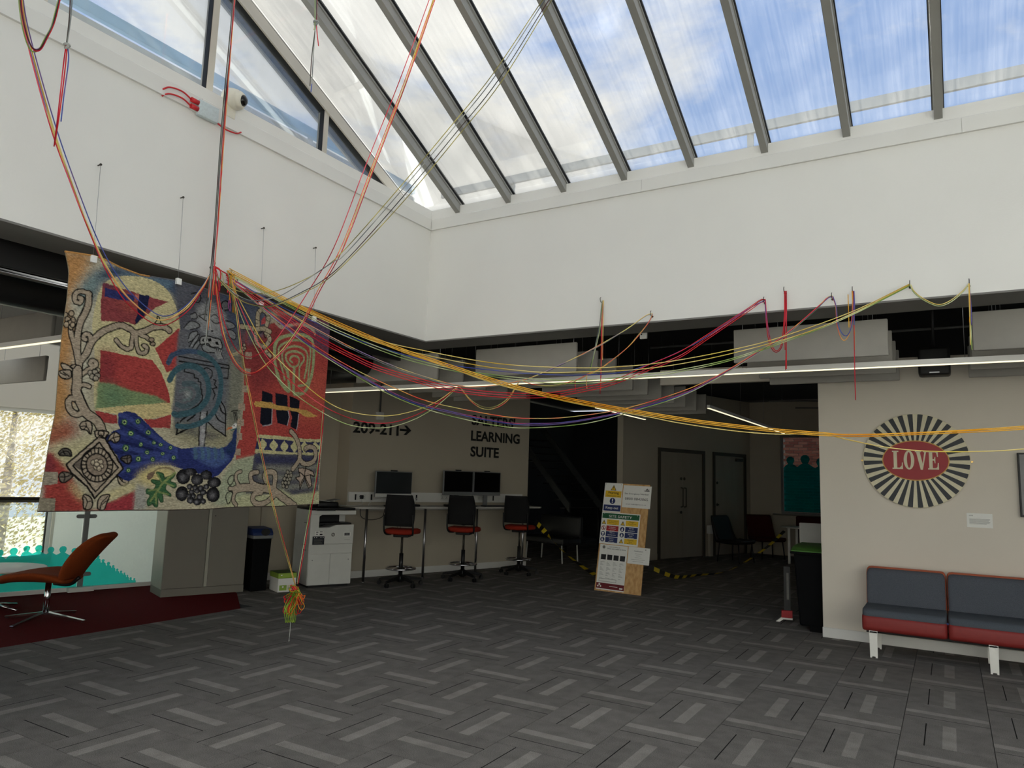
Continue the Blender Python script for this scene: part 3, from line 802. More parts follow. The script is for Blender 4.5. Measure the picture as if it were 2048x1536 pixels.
# slab-serif letters
def letters(par):
    H = 0.185; z0 = -0.088; y0, y1 = -0.0385, -0.036
    def put(polys, ox, wd, nm):
        mb = MB()
        for p in polys: mb.prism([(ox+x*wd, z0+z*H) for x, z in p], y0, y1)
        mb.build(nm, 'cream', par)
    L = [[(0, 0), (0, .07), (.13, .07), (.13, .93), (0, .93), (0, 1), (.62, 1), (.62, .93), (.46, .93), (.46, .08), (.70, .08), (.90, .20), (.92, .36), (1, .36), (1, 0)]]
    O = []
    n = 28
    for i in range(n):
        a, b = 2*math.pi*i/n, 2*math.pi*(i+1)/n
        O.append([(.5+.5*math.cos(a), .5+.52*math.sin(a)), (.5+.5*math.cos(b), .5+.52*math.sin(b)), (.5+.19*math.cos(b), .5+.43*math.sin(b)), (.5+.19*math.cos(a), .5+.43*math.sin(a))])
    V = [[(0, .93), (0, 1), (.5, 1), (.5, .93), (.40, .93), (.60, .30), (.76, .93), (.66, .93), (.66, 1), (1, 1), (1, .93), (.90, .93), (.60, -.02), (.42, -.02), (.10, .93)]]
    Ee = [[(0, 0), (0, .07), (.12, .07), (.12, .93), (0, .93), (0, 1), (.95, 1), (.95, .68), (.87, .68), (.80, .88), (.70, .92), (.44, .92), (.44, .56), (.58, .56), (.64, .68), (.70, .68), (.70, .34), (.64, .34), (.58, .48), (.44, .48), (.44, .08), (.74, .08), (.86, .14), (.92, .36), (1, .36), (1, 0)]]
    put(L, -0.205, 0.094, 'letter'); put(O, -0.102, 0.094, 'letter'); put(V, 0.000, 0.108, 'letter'); put(Ee, 0.110, 0.094, 'letter')
letters(ov)

# caption card and the dark screen at the right edge
t = thing('caption_card', 'small white caption card on the wall right of the round sign', 'card', (4.975, 2.379, 1.205))
box('card', 'paper', t, -0.105, 0.105, -0.006, 0, 0, 0.135)
text('heading', 'LOVE', 'ink', t, -0.085, 0.108, height=0.010, y=-0.006)
for k in range(6):
    MB().box(-0.085, 0.085-(0.03 if k == 5 else 0.006*(k % 3)), -0.0075, -0.006, 0.078-0.009*k, 0.081-0.009*k).build('text_line', 'ink_soft', t)
t = thing('wall_screen', 'black flat screen cut by the right edge of the view', 'screen', (5.30, 2.378, 1.325))
box('casing', 'plastic_black', t, 0, 1.1, -0.05, 0, 0, 0.60, 0.004)
box('display', 'screen_black', t, 0.015, 1.085, -0.053, -0.05, 0.02, 0.585)

# ------------------------------------------------------------------ sofa
sofa = thing('sofa', 'low grey and red upholstered sofa on white legs against the wall', 'sofa', (3.985, 1.64, 0))
MW = 0.692
def seat_profile(mb, x0, x1, prof, rnd):
    """extrude a side outline (y,z) along x with rounded ends"""
    n = len(prof); cx = sum(p[0] for p in prof)/n; cz = sum(p[1] for p in prof)/n
    secs = [(x0, 0.90), (x0+0.006, 0.955), (x0+0.02, 0.99), (x0+0.045, 1.0), (x1-0.045, 1.0), (x1-0.02, 0.99), (x1-0.006, 0.955), (x1, 0.90)]
    vs = []
    for x, k in secs:
        d = (1-k)*rnd
        for y, z in prof:
            l = math.hypot(y-cx, z-cz) or 1
            vs.append((x, y-(y-cx)/l*d, z-(z-cz)/l*d))
    m = len(secs)
    fs = [(j*n+i, (j+1)*n+i, (j+1)*n+(i+1) % n, j*n+(i+1) % n) for j in range(m-1) for i in range(n)]
    fs += [tuple(range(n)), tuple((m-1)*n+i for i in range(n-1, -1, -1))]
    mb.add(vs, fs, True); return mb
def smooth_poly(pts, k=5):
    P = [Vector((a, b, 0)) for a, b in pts]; n = len(P); out = []
    for i in range(n):
        a, b, c, d = P[i-1], P[i], P[(i+1) % n], P[(i+2) % n]
        for j in range(k):
            q = j/k; v = 0.5*((2*b)+(c-a)*q+(2*a-5*b+4*c-d)*q*q+(3*b-3*c+d-a)*q**3); out.append((v.x, v.y))
    return out
def round_rect(y0, y1, z0, z1, r, tilt=0.0, k=5):
    pts = []
    for cy, cz, a0 in ((y1-r, z1-r, 0), (y0+r, z1-r, 90), (y0+r, z0+r, 180), (y1-r, z0+r, 270)):
        for i in range(k+1):
            a = R(a0+90*i/k); y = cy+r*math.cos(a); z = cz+r*math.sin(a); pts.append((y+(z-z0)*tilt, z))
    return pts
for k in range(3):
    x0, x1 = k*MW+0.003, (k+1)*MW-0.003
    sh = seat_profile(MB(), x0, x1, round_rect(0.0, 0.62, 0.235, 0.385, 0.045), 0.35).build('seat_shell', 'sofa_red', sofa)
    seat_profile(MB(), x0+0.004, x1-0.004, round_rect(0.012, 0.61, 0.33, 0.432, 0.045, 0.0), 0.35).build('seat_cushion', 'sofa_grey_flat', sofa)
    bs = seat_profile(MB(), x0, x1, round_rect(0.50, 0.60, 0.36, 0.775, 0.04, 0.16), 0.45).build('back_shell', 'sofa_tan', sofa)
    seat_profile(MB(), x0+0.008, x1-0.008, round_rect(0.455, 0.545, 0.40, 0.762, 0.04, 0.16), 0.45).build('back_cushion', 'sofa_grey', sofa)
box('under_rail', 'gasket_black', sofa, 0.02, 3*MW-0.02, 0.22, 0.42, 0.19, 0.236)
for x in (0.095, 1.025, 1.955):
    for y in (0.02, 0.47):
        mb = MB().prism([(x-0.034, 0.24), (x+0.034, 0.24), (x+0.031, 0.0), (x+0.016, 0.0), (x+0.014, 0.012), (x-0.014, 0.012), (x-0.016, 0.0), (x-0.031, 0.0)], y, y+0.012)
        mb.build('leg', 'leg_white', sofa)
    box('leg_bridge', 'leg_white', sofa, x-0.03, x+0.03, 0.02, 0.48, 0.222, 0.235)
tg = MB().cyl((MW, -0.012, 0.382), (MW, -0.018, 0.382), 0.010, n=14).build('zip_tag', 'navy', sofa)

# ------------------------------------------------------------------ leaning safety board
SB = thing('safety_board', 'leaning wooden board covered in site safety signs and notices', 'sign board', (0.36, 3.66, 0))
SB.rotation_euler = (R(-9.5), R(1.0), R(-2))
BWd, BH = 0.70, 1.535
box('board', 'osb', SB, 0, BWd, 0, 0.018, 0, BH)
MB().box(0.05, 0.09, 0.02, 0.045, 0.25, 1.40).box(0.56, 0.60, 0.02, 0.045, 0.25, 1.40).build('batten', 'osb', SB)
M_ = Matrix.Translation((0, 0.045, 1.30)) @ Matrix.Rotation(R(20), 4, 'X')
MB().box(0.08, 0.12, 0, 0.025, -1.30, 0, M_).build('prop', 'osb', SB); MB().box(0.34, 0.38, 0, 0.025, -1.30, 0, M_).build('prop', 'osb', SB)
def U(u): return u*BWd
def Zv(v): return BH*(1-v)
def panel(nm, u0, u1, v0, v1, m='paper', y=0.0):
    return box(nm, m, SB, U(u0), U(u1), y-0.004, y, Zv(v1), Zv(v0))
def patch(nm, m, par, u0, u1, v0, v1, y=-0.004, d=0.001):
    return box(nm, m, par, U(u0), U(u1), y-d, y, Zv(v1), Zv(v0))
def ctext(s, m, par, u, v, h, width=None, y=-0.0055, bold=0.0):
    return text('lettering', s, m, par, U(u), Zv(v), width=width, height=h, y=y, bold=bold, depth=0.0006, align='CENTER')
def tri(par, u, v, s, y=-0.004):
    x, z = U(u), Zv(v)
    MB().prism([(x-s, z-s*0.85), (x+s, z-s*0.85), (x, z+s*0.9)], y-0.001, y).build('triangle', 'ink', par)
    MB().prism([(x-s*0.72, z-s*0.68), (x+s*0.72, z-s*0.68), (x, z+s*0.60)], y-0.0016, y-0.0008).build('triangle_fill', 'sign_yellow', par)
    MB().prism([(x-s*0.09, z-s*0.1), (x+s*0.09, z-s*0.1), (x+s*0.12, z+s*0.36), (x-s*0.12, z+s*0.36)], y-0.0022, y-0.0015).box(x-s*0.1, x+s*0.1, y-0.0022, y-0.0015, z-s*0.46, z-s*0.26).build('exclamation_mark', 'ink', par)
def disc(par, u, v, s, m='navy', y=-0.004, icon='man'):
    x, z = U(u), Zv(v); T_ = Matrix.Translation((x, 0, z))
    MB().prism(circ(s, s, 20), y-0.001, y, T_).build('disc', m, par)
    if icon == 'bang':
        MB().prism([(-s*.13, -s*.15), (s*.13, -s*.15), (s*.2, s*.7), (-s*.2, s*.7)], y-0.0018, y-0.0009, T_).prism(circ(s*.17, s*.17, 12), y-0.0018, y-0.0009, Matrix.Translation((x, 0, z-s*.5))).build('mark', 'paper', par)
    elif icon == 'no':
        MB().prism(circ(s*.76, s*.76, 20), y-0.0016, y-0.0009, T_).build('disc_field', 'paper', par)
        MB().prism([(-s*.2, -s*.6), (s*.2, -s*.6), (s*.12, s*.5), (-s*.12, s*.5)], y-0.0022, y-0.0015, T_).build('mark', 'ink', par)
        MB().prism([(-s*.62, s*.45), (-s*.45, s*.62), (s*.62, -s*.45), (s*.45, -s*.62)], y-0.0027, y-0.0021, T_).build('bar', 'sign_red', par)
    elif icon == 'hat':
        MB().prism([(-s*.6, s*.05), (-s*.5, s*.45), (0, s*.7), (s*.5, s*.45), (s*.6, s*.05)], y-0.0018, y-0.0009, T_).prism([(-s*.35, -s*.05), (s*.35, -s*.05), (s*.25, -s*.6), (-s*.25, -s*.6)], y-0.0018, y-0.0009, T_).build('mark', 'paper', par)
    elif icon == 'boot':
        MB().prism([(-s*.35, s*.6), (s*.1, s*.6), (s*.12, -s*.1), (s*.5, -s*.3), (s*.5, -s*.55), (-s*.35, -s*.55)], y-0.0018, y-0.0009, T_).build('mark', 'paper', par)
    else:
        MB().prism(circ(s*.25, s*.28, 12), y-0.0018, y-0.0009, Matrix.Translation((x, 0, z+s*.35))).prism([(-s*.4, -s*.65), (s*.4, -s*.65), (s*.35, s*.05), (-s*.35, s*.05)], y-0.0018, y-0.0009, T_).build('mark', 'paper', par)
p = panel('warning_sign', 0.0, 0.405, 0.0, 0.275)
tri(p, 0.205, 0.045, 0.045)
patch('yellow_band', 'sign_yellow', p, 0.03, 0.39, 0.075, 0.135)
ctext('Warning', 'ink', p, 0.21, 0.103, 0.034, 0.17, bold=0.012); ctext('Construction site', 'ink', p, 0.21, 0.127, 0.018, 0.20, bold=0.01)
disc(p, 0.205, 0.17, 0.044, 'navy', icon='bang')
patch('blue_band', 'navy', p, 0.02, 0.40, 0.208, 0.265)
ctext('Keep out', 'paper', p, 0.21, 0.246, 0.038, 0.20, bold=0.012)
for u, v in ((0.03, 0.012), (0.37, 0.012)): MB().cyl((U(u), -0.004, Zv(v)), (U(u), -0.007, Zv(v)), 0.006, n=10).build('screw', 'steel', p)
p = panel('emergency_number_sign', 0.425, 1.04, 0.015, 0.222, y=-0.001)
ctext('Site Emergency Number', 'ink', p, 0.73, 0.098, 0.022, 0.37, y=-0.0056); ctext('0800 0843065', 'ink', p, 0.73, 0.150, 0.036, 0.35, y=-0.0056)
ctext('email hello@site.co.uk', 'ink', p, 0.73, 0.193, 0.014, 0.31, y=-0.0056)
MB().box(U(.89), U(1.0), -0.0065, -0.005, Zv(0.062), Zv(0.056)).prism([(U(.92), Zv(.053)), (U(.96), Zv(.053)), (U(.955), Zv(.035)), (U(.935), Zv(.042))], -0.0065, -0.005).prism([(U(.965), Zv(.053)), (U(.995), Zv(.053)), (U(.985), Zv(.04))], -0.0065, -0.005).build('logo', 'ink', p)
p = panel('site_safety_sign', 0.0, 0.85, 0.278, 0.572, y=-0.0005)
patch('green_band', 'sign_green', p, 0.015, 0.835, 0.287, 0.335)
ctext('SITE SAFETY', 'paper', p, 0.42, 0.325, 0.036, 0.36, bold=0.012)
rowv = [0.345, 0.402, 0.455, 0.508]
cells = [('sign_yellow', 'ink', ['Warning. Parents are', 'advised that sites', 'are dangerous']), ('sign_red', 'paper', ['No admittance', 'for unauthorised', 'personnel']), ('navy', 'paper', ['This is a', 'hard hat area']), ('navy', 'paper', ['Protective', 'footwear', 'must be worn']),
         ('sign_yellow', 'ink', ['Danger', 'Demolition work', 'in progress']), ('navy', 'paper', ['Use ear', 'protectors']), ('navy', 'paper', ['High visibility', 'jackets', 'must be worn']), ('sign_yellow', 'ink', ['Warning', 'Risk of', 'electric shock'])]
icons = ['tri', 'no', 'hat', 'boot', 'tri', 'man', 'man', 'tri']
for i in range(8):
    col_, row_ = divmod(i, 4); u0 = 0.13+0.42*col_; v0 = rowv[row_]
    cm, im, ls = cells[i]
    patch('cell', cm, p, u0, u0+0.27, v0, v0+0.048, y=-0.0045)
    hs = 0.017 if len(ls) == 2 else 0.0125
    for j, s_ in enumerate(ls):
        ctext(s_, im, p, u0+0.135, v0+0.016*(48/48)+j*(0.015 if len(ls) == 3 else 0.02), hs*(1.5 if s_ in ('Danger', 'Warning') else 1), y=-0.0058)
    if icons[i] == 'tri': tri(p, u0-0.065, v0+0.026, 0.034, y=-0.0045)
    else: disc(p, u0-0.065, v0+0.024, 0.033, 'sign_red' if icons[i] == 'no' else 'navy', y=-0.0045, icon=icons[i])
for u in (0.06, 0.79): MB().cyl((U(u), -0.0055, Zv(.293)), (U(u), -0.008, Zv(.293)), 0.006, n=10).build('screw', 'steel', p)
p = panel('law_poster', 0.03, 0.64, 0.578, 0.985)
patch('footer_band', 'sign_maroon', p, 0.03, 0.64, 0.925, 0.975)
ctext('Health and Safety Law', 'ink', p, 0.36, 0.600, 0.013, 0.17, y=-0.0055); ctext('What you need to know', 'ink', p, 0.40, 0.618, 0.020, 0.29, y=-0.0055)
MB().prism(circ(0.024, 0.024, 6), -0.0055, -0.004, Matrix.Translation((U(.12), 0, Zv(.602)))).build('crest', 'ink_soft', p)
for i in range(4):
    patch('photo', ('ink', 'ink', 'ink', 'near_black')[i], p, 0.075+0.14*i, 0.185+0.14*i, 0.668, 0.715)
    for j in range(16):
        if j % 5 == 4: continue
        MB().box(U(.075+.14*i), U(.165+.14*i-0.02*((i*3+j*7) % 4)), -0.0047, -0.004, Zv(.735+.0095*j)-0.003, Zv(.735+.0095*j)).build('text_line', 'ink_soft', p)
patch('form_box', 'ink_soft', p, 0.08, 0.46, 0.885, 0.912); patch('form_field', 'paper', p, 0.085, 0.455, 0.888, 0.909, y=-0.005)
MB().prism(circ(0.014, 0.014, 12), -0.0062, -0.005, Matrix.Translation((U(.10), 0, Zv(.94)))).prism(circ(0.012, 0.012, 12), -0.0062, -0.005, Matrix.Translation((U(.07), 0, Zv(.956)))).prism(circ(0.012, 0.012, 12), -0.0062, -0.005, Matrix.Translation((U(.13), 0, Zv(.956)))).build('logo', 'paper', p)
MB().box(U(.54), U(.61), -0.0062, -0.005, Zv(.965), Zv(.952)).build('logo_block', 'paper', p)
MB().box(U(.32), U(.50), -0.0062, -0.005, Zv(.951), Zv(.947)).build('text_line', 'paper', p)
p = panel('notice_sheet', 0.66, 1.12, 0.575, 0.725, y=-0.001)
ctext('Notification', 'ink', p, 0.88, 0.615, 0.016, 0.13, y=-0.0056)
for j, wd in enumerate((.08, .05, .08, .16, .12)): MB().box(U(.88)-wd/2*1.3, U(.88)+wd/2*1.3, -0.0057, -0.005, Zv(.633+.017*j)-0.003, Zv(.633+.017*j)).build('text_line', 'ink_soft', p)
MB().cyl((U(1.03), -0.005, Zv(.592)), (U(1.03), -0.008, Zv(.592)), 0.006, n=10).build('screw', 'ink', p)

# ------------------------------------------------------------------ wall lettering at the counter
t = thing('wall_lettering', 'black numbers 209 to 211 with an arrow on the counter wall', 'lettering', DW @ Vector((0, -0.001, 0)), 72)
text('numbers', '209-211', 'ink', t, -0.085, 2.145, width=0.80, height=0.165, y=0, bold=0.03)
ax, azz = 0.735, 2.235
MB().prism([(ax, azz-0.018), (ax+0.13, azz-0.018), (ax+0.075, azz-0.075), (ax+0.125, azz-0.075), (ax+0.215, azz), (ax+0.125, azz+0.075), (ax+0.075, azz+0.075), (ax+0.13, azz+0.018), (ax, azz+0.018)], -0.002, 0).build('arrow', 'ink', t)
t = thing('wall_lettering', "black capitals reading SALTERS' LEARNING SUITE on the counter wall", 'lettering', DW @ Vector((0, -0.001, 0)), 72)
text('line', "SALTERS'", 'ink', t, 2.16, 2.425, width=0.99, height=0.17, bold=0.03)
text('line', 'LEARNING', 'ink', t, 2.16, 2.155, width=1.11, height=0.17, bold=0.03)
text('line', 'SUITE', 'ink', t, 2.16, 1.885, width=0.63, height=0.17, bold=0.03)

# ------------------------------------------------------------------ counter along the wall
t = thing('work_counter', 'long high white counter on slim steel legs along the wall', 'counter', DW @ Vector((0, 0, 0)), 72)
pts = [(-0.30, -0.005), (3.42, -0.005), (3.42, -0.46), (3.30, -0.56), (-0.22, -0.56), (-0.30, -0.48)]
MB().prism(pts, 1.035, 1.06, plane='xy').build('worktop', 'desk_top', t, 0.004)
for x in (-0.05, 0.96, 1.97, 2.97):
    lg = MB().cyl((x, -0.49, 0.012), (x, -0.49, 1.036), 0.018, n=14).build('leg', 'steel', t)
    MB().cyl((x, -0.49, 0), (x, -0.49, 0.014), 0.026, n=14).build('foot', 'chrome', lg)
box('wall_rail', 'desk_top', t, -0.1, 3.4, -0.03, -0.002, 0.985, 1.034)
t = thing('socket_trunking', 'white dado trunking with sockets along the wall above the counter', 'trunking', DW @ Vector((0, 0, 1.11)), 72)
box('channel', 'trim_white', t, -0.11, 3.34, -0.045, -0.001, 0, 0.15, 0.004)
for x in (0.10, 0.86, 1.62, 2.38):
    sp_ = box('socket_plate', 'plastic_white', t, x-0.075, x+0.075, -0.053, -0.046, 0.03, 0.12, 0.003)
    for s in (-1, 1):
        MB().box(x+s*0.04-0.003, x+s*0.04+0.003, -0.0545, -0.053, 0.075, 0.09).box(x+s*0.04-0.014, x+s*0.04-0.006, -0.0545, -0.053, 0.055, 0.062).box(x+s*0.04+0.006, x+s*0.04+0.014, -0.0545, -0.053, 0.055, 0.062).build('socket_holes', 'ink', sp_)
for x in (-0.0, 0.27, 0.98, 1.08, 1.75, 2.2, 2.66):
    box('data_plate', 'ink', t, x-0.012, x+0.012, -0.05, -0.0455, 0.03, 0.115)

def cable(label, pts, r, m, cat='cable', par=None, name='cable'):
    o = MB().tube(spline(pts, 6), r, 6).build(name, m, par)
    if par is None: tag(o, label, cat)
    return o
def monitor(label, x, z0, w_, h, scr, off):
    t = thing('desktop_computer', label, 'computer', DW @ Vector((x, -off, 1.06)), 72)
    z = z0-1.06
    bz = box('casing', 'plastic_grey', t, 0, w_, 0.0, 0.035, z, z+h, 0.006)
    box('display', scr, t, 0.012, w_-0.012, -0.003, 0.0, z+0.055, z+h-0.012)
    box('chin', 'plastic_white' if scr == 'screen_grey' else 'plastic_grey', t, 0.002, w_-0.002, -0.004, 0.0, z+0.002, z+0.05)
    box('webcam', 'plastic_black', t, w_/2-0.055, w_/2+0.055, 0.005, 0.03, z+h, z+h+0.018, 0.003)
    MB().box(w_/2-0.04, w_/2+0.04, 0.036, 0.06, 0.01, z+0.2).build('stand', 'plastic_grey', t)
    box('foot', 'plastic_grey', t, w_/2-0.11, w_/2+0.11, -0.04, 0.12, 0.0, 0.012, 0.003)
    return t
monitor('grey-screened desktop computer on the counter nearest the printer', 0.19, 1.195, 0.64, 0.385, 'screen_grey', 0.28)
monitor('black-screened desktop computer in the middle of the counter', 1.43, 1.235, 0.59, 0.39, 'screen_black', 0.28)
monitor('black-screened desktop computer at the far end of the counter', 2.04, 1.235, 0.575, 0.39, 'screen_black', 0.28)
for lab, x in (('black keyboard in front of the grey-screened computer', 0.30), ('black keyboard in front of the middle computer', 1.55), ('black keyboard in front of the far computer', 2.14)):
    t = thing('keyboard', lab, 'keyboard', DW @ Vector((x, -0.36, 1.06)), 72)
    box('body', 'plastic_black', t, 0, 0.42, -0.13, 0, 0, 0.018, 0.004)
    for r_ in range(4): box('key_row', 'plastic_grey', t, 0.012, 0.408, -0.12+0.029*r_, -0.098+0.029*r_, 0.018, 0.022, 0.002)
for lab, x in (('black computer mouse right of the nearest keyboard', 0.86), ('black computer mouse left of the middle keyboard', 1.42)):
    t = thing('computer_mouse', lab, 'mouse', DW @ Vector((x, -0.40, 1.06)), 72)
    link('shell', rbox_mesh(-0.032, 0.032, -0.055, 0.055, 0, 0.034, 0.016, 4), 'plastic_black', t)
    MB().cyl((-0.004, 0.03, 0.031), (0.004, 0.03, 0.031), 0.008).build('wheel', 'plastic_grey', t)
def dw(x, y, z): return DW @ Vector((x, y, z))
t = thing('mains_plug', 'black plug in the socket left of the grey-screened computer', 'plug', dw(0.09, -0.054, 1.185), 72)
rbox('plug_body', 'plastic_black', t, -0.028, 0.028, -0.03, 0, -0.028, 0.028, 0.008)
cable('', [(0, -0.02, -0.028), (0.0, -0.03, -0.06), (-0.03, -0.10, -0.10), (-0.2, -0.16, -0.118), (-0.28, -0.1, -0.117)], 0.004, 'cable_white', par=t, name='lead')
cable('white cable curling on the counter beside the grey-screened computer', [dw(0.08, -0.30, 1.064), dw(0.12, -0.25, 1.10), dw(0.22, -0.2, 1.15), dw(0.34, -0.2, 1.17)], 0.004, 'cable_white')
cable('black cable looping under the counter by the nearest stool', [dw(0.0, -0.2, 1.03), dw(0.02, -0.22, 0.90), dw(0.16, -0.24, 0.86), dw(0.35, -0.25, 0.90), dw(0.42, -0.2, 1.03)], 0.005, 'plastic_black')
cable('thin cable hanging under the counter behind the nearest stool', [dw(0.7, -0.12, 1.03), dw(0.72, -0.1, 0.75), dw(0.80, -0.08, 0.62), dw(0.78, -0.08, 0.80), dw(0.74, -0.1, 1.03)], 0.003, 'plastic_black')
cable('black cable looping under the counter between the two far stools', [dw(1.78, -0.1, 1.03), dw(1.80, -0.1, 0.85), dw(2.0, -0.1, 0.74), dw(2.2, -0.1, 0.84), dw(2.24, -0.1, 1.03)], 0.005, 'plastic_black')
cable('thin cable dangling to a low loop between the far stools', [dw(2.22, -0.06, 1.03), dw(2.20, -0.06, 0.75), dw(2.30, -0.06, 0.52), dw(2.33, -0.06, 0.56), dw(2.26, -0.06, 0.75), dw(2.26, -0.06, 1.03)], 0.003, 'plastic_black')
cable('white cable tangle on the counter between the computers', [dw(0.90, -0.1, 1.07), dw(0.98, -0.16, 1.13), dw(1.05, -0.10, 1.18), dw(1.02, -0.12, 1.08), dw(1.15, -0.2, 1.064), dw(1.25, -0.15, 1.064)], 0.004, 'cable_white')

# ------------------------------------------------------------------ drafting stools
def stool(label, x, off, rot):
    t = thing('draughtsman_stool', label, 'stool', dw(x, -off, 0), 72+rot, 'stools at the counter')
    hub = MB().lathe([(0.03, 0.05), (0.055, 0.06), (0.055, 0.13), (0.035, 0.15)], 18).build('hub', 'plastic_black', t)
    for k in range(5):
        a = R(72*k+15); d = Vector((math.cos(a), math.sin(a), 0)); n_ = Vector((-d.y, d.x, 0))
        mb = MB()
        a1, a2 = d*0.04+Vector((0, 0, 0.115)), d*0.31+Vector((0, 0, 0.075))
        vs = []
        for p_, hw, hz in ((a1, 0.028, 0.028), (a2, 0.016, 0.014)):
            vs += [p_+n_*hw+Vector((0, 0, hz)), p_-n_*hw+Vector((0, 0, hz)), p_-n_*hw-Vector((0, 0, hz)), p_+n_*hw-Vector((0, 0, hz))]
        mb.add(vs, [(0, 1, 2, 3), (7, 6, 5, 4), (0, 4, 5, 1), (1, 5, 6, 2), (2, 6, 7, 3), (3, 7, 4, 0)])
        lg = mb.build('base_leg', 'plastic_black', t, 0.006)
        c_ = d*0.305+Vector((0, 0, 0.028))
        MB().cyl(c_-n_*0.024, c_-n_*0.008, 0.028, n=14).cyl(c_+n_*0.008, c_+n_*0.024, 0.028, n=14).cyl(c_+Vector((0, 0, 0.01)), c_+Vector((0, 0, 0.05)), 0.010, n=8).build('castor', 'plastic_black', lg)
    MB().cyl((0, 0, 0.14), (0, 0, 0.44), 0.029, n=16).build('column', 'plastic_black', t)
    MB().cyl((0, 0, 0.44), (0, 0, 0.68), 0.017, n=14).build('gas_lift', 'dark_steel', t)
    rg = MB().ring((0, 0, 0.235), 0.205, 0.013, 40, 8).build('foot_ring', 'chrome', t)
    for k in range(3):
        a = R(120*k+40); MB().cyl((0.03*math.cos(a), 0.03*math.sin(a), 0.235), (0.2*math.cos(a), 0.2*math.sin(a), 0.235), 0.009, n=8).build('ring_spoke', 'chrome', rg)
    box('mechanism', 'plastic_black', t, -0.09, 0.09, -0.11, 0.11, 0.665, 0.705, 0.012)
    MB().tube([(0.08, 0.02, 0.68), (0.17, 0.02, 0.672), (0.23, 0.02, 0.65)], 0.008, 8).build('height_lever', 'plastic_black', t)
    # seat cushion, waterfall front (local +x is the front)
    sec = []
    st_ = MB(); n = 20; rings = [(0.80, 0.705), (0.97, 0.712), (1.0, 0.735), (0.97, 0.765), (0.80, 0.780), (0.4, 0.782)]
    vs = []
    for k_, z in rings:
        for i in range(n):
            a = 2*math.pi*i/n; c, s_ = math.cos(a), math.sin(a)
            x_ = 0.235*k_*math.copysign(abs(c)**0.55, c); y_ = 0.235*k_*math.copysign(abs(s_)**0.55, s_)
            vs.append((x_+0.02, y_, z-0.03*max(0, x_/0.235)**3+0.012*(y_/0.235)**2))
    m_ = len(rings)
    fs = [(j*n+i, j*n+(i+1) % n, (j+1)*n+(i+1) % n, (j+1)*n+i) for j in range(m_-1) for i in range(n)]+[tuple(range(n-1, -1, -1)), tuple((m_-1)*n+i for i in range(n))]
    st_.add(vs, fs, True).build('seat', 'seat_red', t)
    # curved mesh back on two uprights
    bk = MB(); nu, nv = 10, 8; vs = []
    for side in (0, 1):
        for j in range(nv+1):
            v = j/nv; z = 0.825+0.43*v
            hw = 0.205-0.05*max(0, v-0.55)**1.2*1.2+0.01*math.sin(v*3)
            for i in range(nu+1):
                u = -1+2*i/nu
                x_ = -0.245-0.05*(v-0.2)**2+0.05*(u*u)+0.028*math.sin(v*math.pi)
                vs.append((x_-0.014*side, u*hw, z))
    W = nu+1; N_ = W*(nv+1)
    fs = []
    for j in range(nv):
        for i in range(nu):
            a = j*W+i; fs += [(a, a+1, a+W+1, a+W), (N_+a+W, N_+a+W+1, N_+a+1, N_+a)]
    for i in range(nu): fs += [(i, N_+i, N_+i+1, i+1), (nv*W+i+1, N_+nv*W+i+1, N_+nv*W+i, nv*W+i)]
    for j in range(nv): fs += [(j*W, (j+1)*W, N_+(j+1)*W, N_+j*W), (j*W+nu, N_+j*W+nu, N_+(j+1)*W+nu, (j+1)*W+nu)]
    bk.add(vs, fs, True).build('backrest', 'mesh_black', t)
    for s in (-1, 1):
        MB().tube(spline([(-0.05, s*0.15, 0.70), (-0.16, s*0.19, 0.71), (-0.215, s*0.205, 0.76), (-0.235, s*0.205, 0.86), (-0.25, s*0.20, 0.98)], 5), 0.012, 8).build('back_upright', 'plastic_black', t)
    return t
stool('black-backed red drafting stool nearest the printer', 0.27, 0.95, 42)
stool('black-backed red drafting stool in the middle of the counter', 1.40, 0.90, 38)
stool('black-backed red drafting stool at the far end of the counter', 2.62, 0.80, 30)

# ------------------------------------------------------------------ printer
PR = thing('office_printer', 'white floor-standing office copier with stickers, left of the stools', 'printer', on_z(612.5, 1177, 0), 66)
PW, PD = 0.62, 0.62
box('plinth', 'gasket_black', PR, 0.03, PW-0.03, 0.03, PD-0.03, 0.0, 0.03)
box('base_body', 'plastic_white', PR, 0, PW, 0.012, PD, 0.03, 0.60, 0.008)
for a, b in ((0.006, 0.300), (0.306, PW-0.006)):
    d_ = box('cupboard_door', 'plastic_white', PR, a, b, 0, 0.012, 0.035, 0.44, 0.004)
    MB().cyl((a+0.05 if a < 0.1 else b-0.05, 0, 0.36), (a+0.05 if a < 0.1 else b-0.05, -0.002, 0.36), 0.007).build('screw_cover', 'plastic_grey', d_)
box('paper_drawer', 'plastic_white', PR, 0.006, PW-0.006, 0, 0.012, 0.447, 0.565, 0.004)
up = MB().prism([(0, 0.57), (PW, 0.57), (PW, 0.83), (0.36, 0.825), (0.27, 0.79), (0.12, 0.79), (0.12, 0.94), (0.16, 0.96), (PW, 0.96), (PW, 1.02), (0, 1.02)], 0.0, PD-0.02).build('upper_body', 'plastic_white', PR, 0.006)
box('rear_body', 'plastic_white', PR, 0.13, PW, 0.33, PD-0.02, 0.78, 0.965)
box('output_cavity', 'gasket_black', PR, 0.125, PW-0.10, 0.30, 0.328, 0.792, 0.955)
box('output_tray', 'plastic_black', PR, 0.14, PW-0.03, 0.02, 0.30, 0.832, 0.85, 0.004)
box('control_ledge', 'plastic_white', PR, -0.005, PW+0.01, -0.03, 0.1, 0.965, 1.02, 0.006)
lid = rbox('scanner_lid', 'plastic_black', PR, 0.0, PW+0.02, 0.02, PD-0.03, 1.021, 1.055, 0.012)
